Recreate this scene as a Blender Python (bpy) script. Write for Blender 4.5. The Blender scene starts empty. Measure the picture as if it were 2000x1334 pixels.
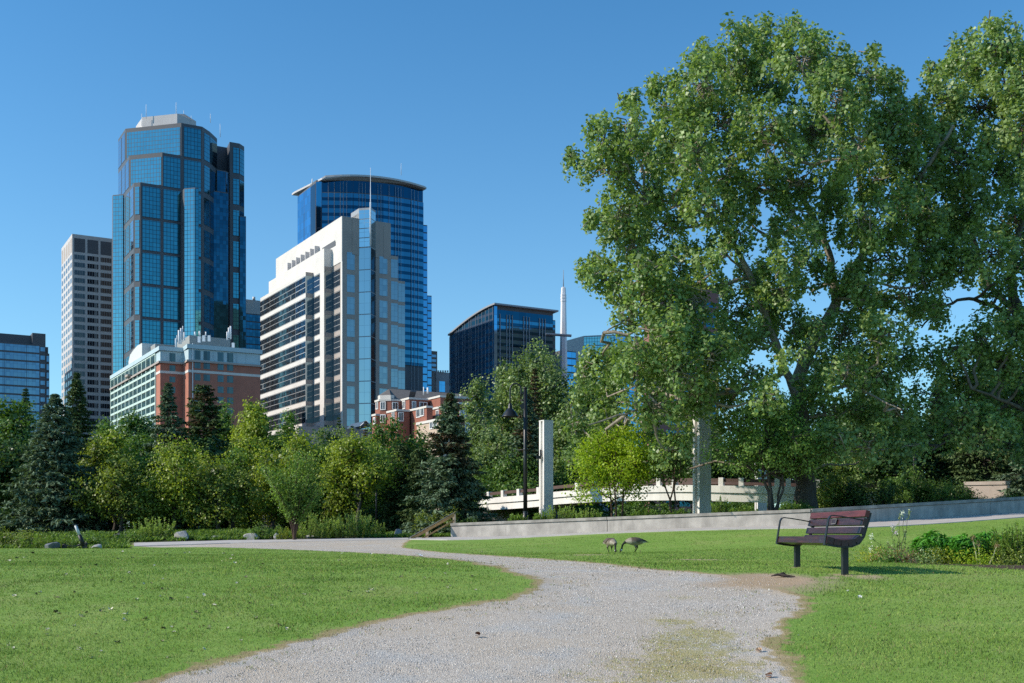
import bpy, math, random
import numpy as np
from mathutils import Vector, Matrix
PI = math.pi
random.seed(7)
RNG = np.random.default_rng(11)
SC = bpy.context.scene
COL = SC.collection

# ------------------------------------------------------------------ camera
F, HY, CX, CZ = 2222.0, 1045.0, 1000.0, 1.0      # focal length in photo pixels, horizon row, centre column, eye height
cam_d = bpy.data.cameras.new('camera'); cam = bpy.data.objects.new('camera', cam_d); COL.objects.link(cam)
cam.location = (0, 0, CZ); cam.rotation_euler = (PI/2, 0, 0)
cam_d.sensor_width = 36.0; cam_d.lens = 36.0*F/2000.0
cam_d.shift_y = (HY-667.0)/2000.0
cam_d.clip_start = 0.1; cam_d.clip_end = 12000
SC.camera = cam
SC.view_settings.view_transform = 'Standard'; SC.view_settings.look = 'None'
SC.view_settings.exposure = 0; SC.view_settings.gamma = 1
try:
    SC.cycles.max_bounces = 8; SC.cycles.transparent_max_bounces = 4
    SC.cycles.diffuse_bounces = 5; SC.cycles.glossy_bounces = 3
    SC.cycles.use_denoising = False
    SC.cycles.sample_clamp_indirect = 6.0
except Exception: pass

# ------------------------------------------------------------------ light
SUN_EL = math.radians(31.0)
SDIR = Vector((-1.0, -0.15, 0)).normalized()                    # horizontal direction towards the sun: from the left
S3 = Vector((SDIR.x*math.cos(SUN_EL), SDIR.y*math.cos(SUN_EL), math.sin(SUN_EL)))
sl = bpy.data.lights.new('sun', 'SUN'); sl.energy = 5.0; sl.angle = math.radians(0.5); sl.color = (1.0, 0.90, 0.77)
so = bpy.data.objects.new('sun', sl); COL.objects.link(so)
so.rotation_euler = S3.to_track_quat('Z', 'Y').to_euler(); so.location = (-60, 0, 60)
wd = bpy.data.worlds.new('World'); SC.world = wd; wd.use_nodes = True
nt = wd.node_tree; bg = nt.nodes['Background']
sky = nt.nodes.new('ShaderNodeTexSky'); sky.sky_type = 'NISHITA'; sky.sun_disc = False
sky.sun_elevation = SUN_EL; sky.sun_rotation = math.atan2(SDIR.x, SDIR.y)
sky.air_density = 1.0; sky.dust_density = 1.1; sky.ozone_density = 3.0; sky.altitude = 1000
hs = nt.nodes.new('ShaderNodeHueSaturation'); hs.inputs['Saturation'].default_value = 1.20
gm = nt.nodes.new('ShaderNodeMix'); gm.data_type = 'RGBA'; gm.blend_type = 'MULTIPLY'; gm.inputs['Factor'].default_value = 1
gm.inputs['B'].default_value = (0.72, 1.16, 1.18, 1)
nt.links.new(sky.outputs[0], hs.inputs['Color']); nt.links.new(hs.outputs[0], gm.inputs['A'])
tc = nt.nodes.new('ShaderNodeTexCoord'); sx = nt.nodes.new('ShaderNodeSeparateXYZ'); nt.links.new(tc.outputs['Generated'], sx.inputs[0])
ab = nt.nodes.new('ShaderNodeMath'); ab.operation = 'ABSOLUTE'; nt.links.new(sx.outputs[2], ab.inputs[0])
om = nt.nodes.new('ShaderNodeMath'); om.operation = 'SUBTRACT'; om.inputs[0].default_value = 1.0; nt.links.new(ab.outputs[0], om.inputs[1]); om.use_clamp = True
pw = nt.nodes.new('ShaderNodeMath'); pw.operation = 'POWER'; nt.links.new(om.outputs[0], pw.inputs[0]); pw.inputs[1].default_value = 5.0
mf = nt.nodes.new('ShaderNodeMath'); mf.operation = 'MULTIPLY'; nt.links.new(pw.outputs[0], mf.inputs[0]); mf.inputs[1].default_value = 0.45
hz = nt.nodes.new('ShaderNodeMix'); hz.data_type = 'RGBA'; nt.links.new(mf.outputs[0], hz.inputs[0]); nt.links.new(gm.outputs['Result'], hz.inputs[6]); hz.inputs[7].default_value = (4.2, 4.9, 4.9, 1)   # summer haze low over the city
nt.links.new(hz.outputs[2], bg.inputs['Color']); bg.inputs['Strength'].default_value = 0.163

# ------------------------------------------------------------------ picking world points from photo columns, rows and distances
def W(px, d): return np.array([(px-CX)/F*d, d])
def Z(py, d): return CZ+(HY-py)/F*d
def P3(px, py, d): return np.array([(px-CX)/F*d, d, Z(py, d)])
def along(p, dv, px):
    k = (px-CX)/F
    t = (k*p[1]-p[0])/(dv[0]-k*dv[1])
    return np.array([p[0]+t*dv[0], p[1]+t*dv[1]])

# ------------------------------------------------------------------ noise
def vnoise(x, y, seed=0):
    x = np.asarray(x, float); y = np.asarray(y, float)
    xi = np.floor(x).astype(np.int64); yi = np.floor(y).astype(np.int64)
    fx = x-xi; fy = y-yi; fx = fx*fx*(3-2*fx); fy = fy*fy*(3-2*fy)
    def h(a, b):
        n = (a*374761393+b*668265263+seed*982451653) & 0xffffffff
        n = ((n ^ (n >> 13))*1274126177) & 0xffffffff
        return ((n ^ (n >> 16)) & 0xffff)/65535.0
    return (h(xi, yi)*(1-fx)+h(xi+1, yi)*fx)*(1-fy)+(h(xi, yi+1)*(1-fx)+h(xi+1, yi+1)*fx)*fy
def fbm(x, y, seed=0, o=4):
    s = 0; a = 0.5
    for i in range(o):
        s = s+a*(vnoise(x*2**i, y*2**i, seed+i)-0.5); a *= 0.55
    return s

# ------------------------------------------------------------------ objects
def tag(o, label=None, cat=None, group=None, kind=None):
    if label: o['label'] = label
    if cat: o['category'] = cat
    if group: o['group'] = group
    if kind: o['kind'] = kind
    return o
def thing(name, label, cat, loc=(0, 0, 0), rz=0, group=None):
    o = bpy.data.objects.new(name, None); COL.objects.link(o); o.empty_display_size = 0.2
    o.location = loc; o.rotation_euler = (0, 0, rz)
    return tag(o, label, cat, group)
def npmesh(name, V, Fq, mat, parent=None, loc=(0, 0, 0), attrs=None, smooth=False):
    """V: (n,3) world (or local) points, Fq: (m,k) faces; points are stored relative to loc"""
    me = bpy.data.meshes.new(name)
    V = np.asarray(V, np.float32)-np.asarray(loc, np.float32); Fq = np.asarray(Fq, np.int32)
    n, k = Fq.shape
    me.vertices.add(len(V)); me.vertices.foreach_set('co', V.ravel())
    me.loops.add(n*k); me.loops.foreach_set('vertex_index', Fq.ravel())
    me.polygons.add(n); me.polygons.foreach_set('loop_start', np.arange(0, n*k, k, dtype=np.int32))
    if smooth: me.polygons.foreach_set('use_smooth', np.ones(n, bool))
    if attrs:
        for an, av in attrs.items():
            a = me.attributes.new(an, 'FLOAT', 'POINT'); a.data.foreach_set('value', np.asarray(av, np.float32))
    me.update(calc_edges=True); me.validate()
    me.materials.append(mat)
    o = bpy.data.objects.new(name, me); COL.objects.link(o)
    if parent: o.parent = parent
    else: o.location = loc
    return o
class MB:
    def __init__(s): s.v = []; s.f = []; s.uv = []; s.sm = []
    def face(s, pts, uv=None, sm=False):
        b = len(s.v); s.v += [tuple(map(float, p)) for p in pts]
        s.f.append(tuple(range(b, b+len(pts)))); s.uv.append(uv or [(0, 0)]*len(pts)); s.sm.append(sm)
    def wall(s, a, b, z0, z1, u0=0, v0=0, out=0.0):
        a = np.asarray(a, float); b = np.asarray(b, float); d = b-a; L = np.hypot(*d); d = d/max(L, 1e-9)
        n = np.array([d[1], -d[0]])*out; a = a+n; b = b+n
        s.face([(a[0], a[1], z0), (b[0], b[1], z0), (b[0], b[1], z1), (a[0], a[1], z1)],
               [(u0, z0-v0), (u0+L, z0-v0), (u0+L, z1-v0), (u0, z1-v0)])
    def prism(s, poly, z0, z1, top=True):
        u = 0
        ztop = z1 if hasattr(z1, '__len__') else [z1]*len(poly)
        n = len(poly)
        for i in range(n):
            a = poly[i]; b = poly[(i+1) % n]; L = math.hypot(b[0]-a[0], b[1]-a[1])
            s.face([(a[0], a[1], z0), (b[0], b[1], z0), (b[0], b[1], ztop[(i+1) % n]), (a[0], a[1], ztop[i])],
                   [(u, z0), (u+L, z0), (u+L, ztop[(i+1) % n]), (u, ztop[i])]); u += L
        if top: s.face([(p[0], p[1], z) for p, z in zip(poly, ztop)], [(p[0], p[1]) for p in poly])
    def obox(s, c, ax, ay, hz, z0=None):
        """box: centre c (x,y,z), half vectors ax, ay (2D or 3D), half height hz"""
        c = np.asarray(c, float); ax = np.append(ax, 0)[:3] if len(ax) == 2 else np.asarray(ax); ay = np.append(ay, 0)[:3] if len(ay) == 2 else np.asarray(ay)
        az = np.array([0, 0, hz])
        s.box3(c, ax, ay, az)
    def box3(s, c, ax, ay, az):
        c, ax, ay, az = [np.asarray(q, float) for q in (c, ax, ay, az)]
        p = [c+sx*ax+sy*ay+sz*az for sz in (-1, 1) for sy in (-1, 1) for sx in (-1, 1)]
        for q in ((0, 2, 3, 1), (4, 5, 7, 6), (0, 1, 5, 4), (1, 3, 7, 5), (3, 2, 6, 7), (2, 0, 4, 6)):
            pts = [p[i] for i in q]
            e1 = np.linalg.norm(pts[1]-pts[0]); e2 = np.linalg.norm(pts[2]-pts[1])
            s.face(pts, [(0, 0), (e1, 0), (e1, e2), (0, e2)])
    def tube(s, pts, rad, n=8, caps=True, sm=True):
        pts = [np.asarray(p, float) for p in pts]; m = len(pts)
        rad = rad if hasattr(rad, '__len__') else [rad]*m
        base = len(s.v); ref = None
        for i in range(m):
            t = pts[min(i+1, m-1)]-pts[max(i-1, 0)]; t = t/(np.linalg.norm(t)+1e-9)
            if ref is None:
                ref = np.array([0, 0, 1.0]) if abs(t[2]) < 0.9 else np.array([1.0, 0, 0])
            u = np.cross(ref, t); u /= np.linalg.norm(u)+1e-9; w = np.cross(t, u); ref = w
            ref = np.cross(t, u)
            for j in range(n):
                a = 2*PI*j/n
                s.v.append(tuple(pts[i]+rad[i]*(math.cos(a)*u+math.sin(a)*w)))
            ref = w
        for i in range(m-1):
            for j in range(n):
                k = (j+1) % n
                s.f.append((base+i*n+j, base+i*n+k, base+(i+1)*n+k, base+(i+1)*n+j)); s.uv.append([(0, 0)]*4); s.sm.append(sm)
        if caps:
            s.f.append(tuple(base+j for j in reversed(range(n)))); s.uv.append([(0, 0)]*n); s.sm.append(False)
            s.f.append(tuple(base+(m-1)*n+j for j in range(n))); s.uv.append([(0, 0)]*n); s.sm.append(False)
    def lathe(s, c, prof, n=20, sm=True):
        base = len(s.v)
        for r, z in prof:
            for j in range(n):
                a = 2*PI*j/n; s.v.append((c[0]+r*math.cos(a), c[1]+r*math.sin(a), c[2]+z))
        for i in range(len(prof)-1):
            for j in range(n):
                k = (j+1) % n
                s.f.append((base+i*n+j, base+i*n+k, base+(i+1)*n+k, base+(i+1)*n+j)); s.uv.append([(0, 0)]*4); s.sm.append(sm)
    def build(s, name, mat, parent=None, loc=(0, 0, 0), bevel=0):
        me = bpy.data.meshes.new(name)
        L = tuple(map(float, loc))
        me.from_pydata([(p[0]-L[0], p[1]-L[1], p[2]-L[2]) for p in s.v], [], s.f)
        uvl = me.uv_layers.new(name='UVMap')
        flat = [c for uv in s.uv for p in uv for c in p]
        uvl.data.foreach_set('uv', flat)
        me.polygons.foreach_set('use_smooth', s.sm)
        me.update(); me.materials.append(mat)
        o = bpy.data.objects.new(name, me); COL.objects.link(o)
        if parent: o.parent = parent
        else: o.location = L
        if bevel:
            b = o.modifiers.new('bevel', 'BEVEL'); b.width = bevel; b.segments = 2; b.limit_method = 'ANGLE'
        return o
def copy_tree(o, parent=None):
    c = o.copy(); COL.objects.link(c); c.parent = parent
    for ch in list(o.children): copy_tree(ch, c)
    return c

# ------------------------------------------------------------------ materials
class N:
    """small helper round a node tree"""
    def __init__(s, name):
        s.m = bpy.data.materials.new(name); s.m.use_nodes = True; s.t = s.m.node_tree
        s.b = s.t.nodes['Principled BSDF']; s.out = s.t.nodes['Material Output']
    def n(s, typ, **kw):
        q = s.t.nodes.new(typ)
        for k, v in kw.items(): setattr(q, k, v)
        return q
    def l(s, a, b): s.t.links.new(a, b)
    def math(s, op, a, b=None, c=None, clamp=False):
        q = s.n('ShaderNodeMath', operation=op); q.use_clamp = clamp
        for i, x in enumerate((a, b, c)):
            if x is None: continue
            if isinstance(x, (int, float)): q.inputs[i].default_value = x
            else: s.l(x, q.inputs[i])
        return q.outputs[0]
    def mix(s, fac, a, b, blend='MIX'):
        q = s.n('ShaderNodeMix', data_type='RGBA', blend_type=blend)
        for key, x in (('Factor', fac), ('A', a), ('B', b)):
            i = q.inputs[key] if key != 'Factor' else q.inputs[0]
            if key == 'A': i = q.inputs[6]
            if key == 'B': i = q.inputs[7]
            if isinstance(x, (int, float)): i.default_value = x
            elif isinstance(x, tuple): i.default_value = (*x[:3], 1)
            else: s.l(x, i)
        return q.outputs[2]
    def noise(s, scale, detail=4, vec=None, rough=0.55, dim='3D'):
        q = s.n('ShaderNodeTexNoise', noise_dimensions=dim); q.inputs['Scale'].default_value = scale
        q.inputs['Detail'].default_value = detail; q.inputs['Roughness'].default_value = rough
        if vec is not None: s.l(vec, q.inputs['Vector'])
        return q.outputs['Fac']
    def ramp(s, fac, stops):
        q = s.n('ShaderNodeValToRGB'); s.l(fac, q.inputs[0]); e = q.color_ramp.elements
        while len(e) < len(stops): e.new(0.5)
        for el, (p, c) in zip(e, stops): el.position = p; el.color = (*c[:3], 1) if isinstance(c, tuple) else (c, c, c, 1)
        return q.outputs[0]
    def attr(s, name): return s.n('ShaderNodeAttribute', attribute_name=name).outputs['Fac']
    def pos(s): return s.n('ShaderNodeNewGeometry').outputs['Position']
    def scalev(s, vec, sc):
        q = s.n('ShaderNodeVectorMath', operation='MULTIPLY'); s.l(vec, q.inputs[0]); q.inputs[1].default_value = sc; return q.outputs[0]
    def bump(s, h, strength=0.5, dist=0.02):
        q = s.n('ShaderNodeBump'); q.inputs['Strength'].default_value = strength; q.inputs['Distance'].default_value = dist
        s.l(h, q.inputs['Height']); s.l(q.outputs[0], s.b.inputs['Normal'])
    def base(s, c): 
        if isinstance(c, tuple): s.b.inputs['Base Color'].default_value = (*c, 1)
        else: s.l(c, s.b.inputs['Base Color'])
    def set(s, **kw):
        for k, v in kw.items(): s.b.inputs[k.replace('_', ' ')].default_value = v
        return s
_mc = {}
def plain(name, col, rough=0.7, metal=0.0, var=0.12, scale=3.0, bump=0.0, spec=0.4, stain=0.0, pock=0.0):
    """painted, cast or metal surface with a little mottling and weathering"""
    if name in _mc: return _mc[name]
    q = N(name); P = q.pos()
    f = q.noise(scale, 6, P)
    lo = tuple(c*(1-var*1.6) for c in col); hi = tuple(min(1, c*(1+var)) for c in col)
    c = q.ramp(f, [(0.3, lo), (0.7, hi)])
    if stain:
        st = q.noise(1.2, 5, q.scalev(P, (2.2, 2.2, 0.35)), 0.7)
        k = q.ramp(st, [(0.45, (0, 0, 0)), (0.75, (1, 1, 1))])
        c = q.mix(q.math('MULTIPLY', k, stain), c, tuple(x*0.45 for x in col))
    if pock:
        pk = q.ramp(q.noise(9.0, 5, P, 0.8), [(0.66, 0.0), (0.72, 1.0)]); c = q.mix(q.math('MULTIPLY', pk, pock), c, tuple(x*0.35 for x in col))
    q.base(c); q.set(Roughness=rough, Metallic=metal); q.b.inputs['Specular IOR Level'].default_value = spec
    if bump: q.bump(q.noise(scale*12, 5, P), bump, 0.01)
    _mc[name] = q.m; return q.m
def glass_mat(name, tint, pu=1.5, pv=1.9, lw=0.05, line=(0.02, 0.03, 0.04), rough=0.06, tilt=0.010, var=0.25, metal=1.0, spec=0.5, lwh=None, blinds=0.0, lobe=0.0):
    """curtain-wall glass: tinted reflecting panes, each tilted a hair, mullion lines from UV metres"""
    q = N(name); uv = q.n('ShaderNodeUVMap').outputs[0]
    sep = q.n('ShaderNodeSeparateXYZ'); q.l(uv, sep.inputs[0])
    u = q.math('DIVIDE', sep.outputs[0], pu); v = q.math('DIVIDE', sep.outputs[1], pv)
    fu = q.math('FRACT', u); fv = q.math('FRACT', v)
    lu = q.math('LESS_THAN', fu, lw/pu); lv = q.math('LESS_THAN', fv, (lwh or lw)/pv)
    ln = q.math('MAXIMUM', lu, lv)
    cell = q.n('ShaderNodeCombineXYZ'); q.l(q.math('FLOOR', u), cell.inputs[0]); q.l(q.math('FLOOR', v), cell.inputs[1])
    wn = q.n('ShaderNodeTexWhiteNoise'); wn.noise_dimensions = '3D'; q.l(cell.outputs[0], wn.inputs['Vector'])
    c = q.mix(wn.outputs['Value'], tuple(x*(1-var) for x in tint), tuple(min(1, x*(1+var)) for x in tint))
    big = q.noise(0.05, 3, q.pos())
    c = q.mix(q.math('MULTIPLY', big, 0.5), c, tuple(x*0.6 for x in tint))
    if blinds:
        bl = q.math('GREATER_THAN', wn.outputs['Value'], 1-blinds)
        c = q.mix(q.math('MULTIPLY', bl, 0.8), c, (0.22, 0.24, 0.25))
    c = q.mix(ln, c, line); q.base(c)
    q.l(q.math('MULTIPLY', q.math('SUBTRACT', 1.0, ln), metal), q.b.inputs['Metallic'])
    q.l(q.math('ADD', q.math('MULTIPLY', ln, 0.5), rough), q.b.inputs['Roughness'])
    q.b.inputs['Specular IOR Level'].default_value = spec
    sub = q.n('ShaderNodeVectorMath', operation='SUBTRACT'); q.l(wn.outputs['Color'], sub.inputs[0]); sub.inputs[1].default_value = (0.5, 0.5, 0.5)
    scl = q.scalev(sub.outputs[0], (tilt*2, tilt*2, tilt*2))
    # slow waviness of the reflecting skin
    wob = q.n('ShaderNodeTexNoise'); wob.inputs['Scale'].default_value = 0.35; q.l(q.pos(), wob.inputs['Vector'])
    s2 = q.n('ShaderNodeVectorMath', operation='SUBTRACT'); q.l(wob.outputs['Color'], s2.inputs[0]); s2.inputs[1].default_value = (0.5, 0.5, 0.5)
    s2s = q.scalev(s2.outputs[0], (tilt*1.5,)*3)
    ad = q.n('ShaderNodeVectorMath', operation='ADD'); q.l(scl, ad.inputs[0]); q.l(s2s, ad.inputs[1])
    g = q.n('ShaderNodeNewGeometry'); ad2 = q.n('ShaderNodeVectorMath', operation='ADD'); q.l(g.outputs['Normal'], ad2.inputs[0]); q.l(ad.outputs[0], ad2.inputs[1])
    nm = q.n('ShaderNodeVectorMath', operation='NORMALIZE'); q.l(ad2.outputs[0], nm.inputs[0]); q.l(nm.outputs[0], q.b.inputs['Normal'])
    return q.m
def leaf_mat(name, dark, light, trans=0.3, rough=0.45, spec=0.35):
    if name in _mc: return _mc[name]
    q = N(name); f = q.attr('var')
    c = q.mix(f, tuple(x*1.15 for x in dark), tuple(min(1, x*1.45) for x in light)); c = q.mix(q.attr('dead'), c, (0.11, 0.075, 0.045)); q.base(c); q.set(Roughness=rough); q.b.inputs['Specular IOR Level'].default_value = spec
    tr = q.n('ShaderNodeBsdfTranslucent'); q.l(q.mix(1.0, c, (1.35, 1.4, 0.6), 'MULTIPLY'), tr.inputs['Color'])
    mx = q.n('ShaderNodeMixShader'); mx.inputs[0].default_value = trans
    q.l(q.b.outputs[0], mx.inputs[1]); q.l(tr.outputs[0], mx.inputs[2]); q.l(mx.outputs[0], q.out.inputs['Surface'])
    _mc[name] = q.m; return q.m
def bark_mat(name, col, sc=6.0):
    if name in _mc: return _mc[name]
    q = N(name); P = q.pos(); f = q.noise(sc, 6, q.scalev(P, (1.5, 1.5, 0.35)), 0.7)
    q.base(q.ramp(f, [(0.3, tuple(c*0.35 for c in col)), (0.7, col)])); q.set(Roughness=0.9)
    q.bump(f, 0.9, 0.06); _mc[name] = q.m; return q.m
# ================================================================== terrain: a smooth surface through measured spots (column, row, distance)
_ctl = []
def ctl(px, d, py=None, z=None): _ctl.append((*W(px, d), Z(py, d) if z is None else z))
for px in (-250, 300, 1000, 1700, 2250):
    ctl(px, 4, z=-0.12); ctl(px, 7, z=0.0); ctl(px, 10, py=1218); ctl(px, 12, py=1163)
for px in (-250, 250, 700, 1100): ctl(px, 14.4, py=1122); ctl(px, 17, py=1105); ctl(px, 25, py=1090)
ctl(1650, 14.4, py=1122); ctl(1545, 16.2, py=1108); ctl(2250, 16, py=1112)
ctl(1690, 22, py=1098); ctl(2000, 22, py=1103); ctl(2250, 22, py=1103); ctl(1350, 24, py=1092)
ctl(1238, 38, py=1079); ctl(1000, 36, py=1080); ctl(1500, 32, py=1072); ctl(1850, 34, py=1060); ctl(2250, 34, py=1052)
for px in (-250, 100, 330, 600): ctl(px, 36, py=1078); ctl(px, 44, py=1071.5)
for px in (-250, 60, 190): ctl(px, 49, z=0.36); ctl(px, 56, z=0.45)
ctl(450, 50, py=1066); ctl(450, 58, py=1057); ctl(700, 50, py=1062); ctl(700, 57, py=1053); ctl(800, 50, py=1058.5); ctl(785, 44, py=1069)
ctl(880, 57, py=1050); ctl(880, 51, py=1057); ctl(1080, 47, py=1052); ctl(1300, 46, py=1043); ctl(1300, 52, py=1034)
ctl(1584, 49, py=1027); ctl(1584, 44.5, py=1036); ctl(1700, 44.5, py=1034); ctl(1850, 46, py=1024); ctl(2000, 54, py=1001); ctl(2000, 47, py=1013); ctl(2250, 50, py=995)
ctl(440, 70, py=1038); ctl(220, 64, py=1046); ctl(-200, 66, py=1046)
for px in (-250, 300, 800, 1300, 1900, 2300): ctl(px, 80, z=1.1); ctl(px, 105, z=1.2)
ctl(800, 64, z=0.9); ctl(1300, 64, z=1.3); ctl(1700, 64, z=1.9); ctl(2200, 64, z=2.3)
_ctl = np.array(_ctl); _cx = _ctl[:, :2]; _cz = _ctl[:, 2]
def _phi(r2): return 0.5*r2*np.log(r2+1e-9)
_n = len(_cx); _A = np.zeros((_n+3, _n+3))
_r2 = ((_cx[:, None]-_cx[None])**2).sum(-1); _A[:_n, :_n] = _phi(_r2)+np.eye(_n)*0.4
_A[:_n, _n] = 1; _A[:_n, _n+1:] = _cx; _A[_n, :_n] = 1; _A[_n+1:, :_n] = _cx.T
_w = np.linalg.solve(_A, np.concatenate([_cz, [0, 0, 0]]))
def T(x, y):
    x = np.atleast_1d(np.asarray(x, float)); y = np.atleast_1d(np.asarray(y, float))
    yc = np.clip(y, 3.5, 105); xc = np.clip(x, -0.57*(yc+1), 0.57*(yc+1))
    out = np.empty(len(xc))
    for i in range(0, len(xc), 20000):
        q = np.stack([xc[i:i+20000], yc[i:i+20000]], -1)
        r2 = ((q[:, None]-_cx[None])**2).sum(-1)
        out[i:i+20000] = _phi(r2)@_w[:_n]+_w[_n]+q@_w[_n+1:]
    # gentle unevenness of a trodden lawn
    return out+0.02*fbm(x*0.35, y*0.35, 5, 3)
def T1(x, y): return float(T([x], [y])[0])
def G(px, d):
    p = W(px, d); return np.array([p[0], p[1], T1(p[0], p[1])])
def hit(px, py, lo=4.0, hi=75.0):
    """where the sight line of a photo point meets the ground"""
    ds = np.concatenate([np.linspace(lo, 20, 120), np.linspace(20.2, hi, 260)])
    x = (px-CX)/F*ds; g = T(x, ds); zr = CZ+(HY-py)/F*ds
    s = np.where(zr < g)[0]
    if len(s) == 0: return np.array([x[-1], hi])
    i = max(s[0], 1); a = zr[i-1]-g[i-1]; b = g[i]-zr[i]; t = a/(a+b+1e-9)
    d = ds[i-1]+(ds[i]-ds[i-1])*t
    return np.array([(px-CX)/F*d, d])
def poly_sd(x, y, poly):
    """signed distance, negative inside"""
    best = np.full(x.shape, 1e9); ins = np.zeros(x.shape, bool)
    n = len(poly)
    for i in range(n):
        ax, ay = poly[i]; bx, by = poly[(i+1) % n]; ex, ey = bx-ax, by-ay
        t = np.clip(((x-ax)*ex+(y-ay)*ey)/(ex*ex+ey*ey+1e-12), 0, 1)
        best = np.minimum(best, np.hypot(x-ax-t*ex, y-ay-t*ey))
        c = ((ay > y) != (by > y)) & (x < (bx-ax)*(y-ay)/(by-ay+1e-12)+ax); ins ^= c
    return np.where(ins, -best, best)
_gp = [(-60, 1440), (290, 1334), (420, 1293), (560, 1256), (700, 1221), (860, 1194), (1000, 1169), (1050, 1153), (1058, 1143), (1030, 1126), (960, 1106),
       (870, 1091), (760, 1082), (600, 1074.5), (450, 1069.5), (270, 1067.5)]
_gp2 = [(785, 1069), (830, 1075), (930, 1083), (1050, 1090.5), (1150, 1098), (1240, 1109), (1350, 1118), (1430, 1124), (1500, 1122), (1575, 1131), (1560, 1140),
        (1510, 1147), (1556, 1165), (1563, 1190), (1535, 1215), (1530, 1255), (1520, 1290), (1545, 1334), (1560, 1440)]
GRAVEL = [hit(*q) for q in _gp]+[W(262, 58.0), W(800, 56.0)]+[hit(*q) for q in _gp2]
_h1 = hit(785, 1069)
DIRT_C = hit(1510, 1132)
MOSS = [hit(*q) for q in ((1180, 1200), (1350, 1186), (1480, 1196), (1530, 1240), (1520, 1330), (1480, 1420), (1150, 1420), (1120, 1300), (1200, 1240))]
MOSS2 = [hit(*q) for q in ((1240, 1166), (1330, 1158), (1440, 1160), (1430, 1172), (1290, 1174))]
BED = [hit(*q) for q in ((1700, 1094), (1760, 1101), (1850, 1105), (1950, 1112), (2040, 1115), (2075, 1108), (2070, 1080), (1990, 1066), (1850, 1078), (1740, 1083))]
def sd_gravel(x, y):
    s = poly_sd(x, y, GRAVEL)
    return s+0.34*fbm(x*1.1, y*1.1, 3, 5)+0.26*fbm(x*5, y*5, 9, 4)
LEGS = [(*W(1649, 14.3), 0.16), (*W(1552, 16.1), 0.10), (*W(1700, 14.0), 0.22), (*W(1625, 13.9), 0.14), (*hit(1360, 1093), 0.55), (*hit(1150, 1084), 0.5)]
def masks(x, y):
    sd = sd_gravel(x, y)
    r = np.hypot((x-DIRT_C[0])/0.75, (y-DIRT_C[1])/1.0)
    dirt = np.clip(1.5-r+1.5*fbm(x*1.3, y*1.3, 21, 3), 0, 1)
    for lx, ly, lr in LEGS: dirt = np.maximum(dirt, np.clip(1.4-np.hypot((x-lx)/lr, (y-ly)/(lr*1.6))+0.9*fbm(x*4, y*4, 23, 3), 0, 0.85))
    m1 = np.clip(0.25-poly_sd(x, y, MOSS)*0.9, 0, 1); m2 = np.clip(0.1-poly_sd(x, y, MOSS2)*1.5, 0, 1)
    moss = np.clip(np.maximum(m1, m2*0.8)*1.15+2.7*fbm(x*1.4, y*1.4, 31, 4), 0, 1)*np.clip(np.maximum(m1, m2)*3, 0, 1)
    bed = np.clip(0.3-poly_sd(x, y, BED)*3+1.2*fbm(x*2, y*2, 41, 3), 0, 1)
    k = x/np.maximum(y, 1)*F+CX
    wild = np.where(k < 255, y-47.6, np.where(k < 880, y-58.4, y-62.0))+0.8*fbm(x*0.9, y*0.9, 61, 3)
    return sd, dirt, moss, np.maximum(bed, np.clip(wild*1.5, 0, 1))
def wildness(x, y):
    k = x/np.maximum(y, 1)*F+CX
    return np.clip((np.where(k < 255, y-47.0, np.where(k < 880, y-58.0, y-61.0)))*1.5, 0, 1)

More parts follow.
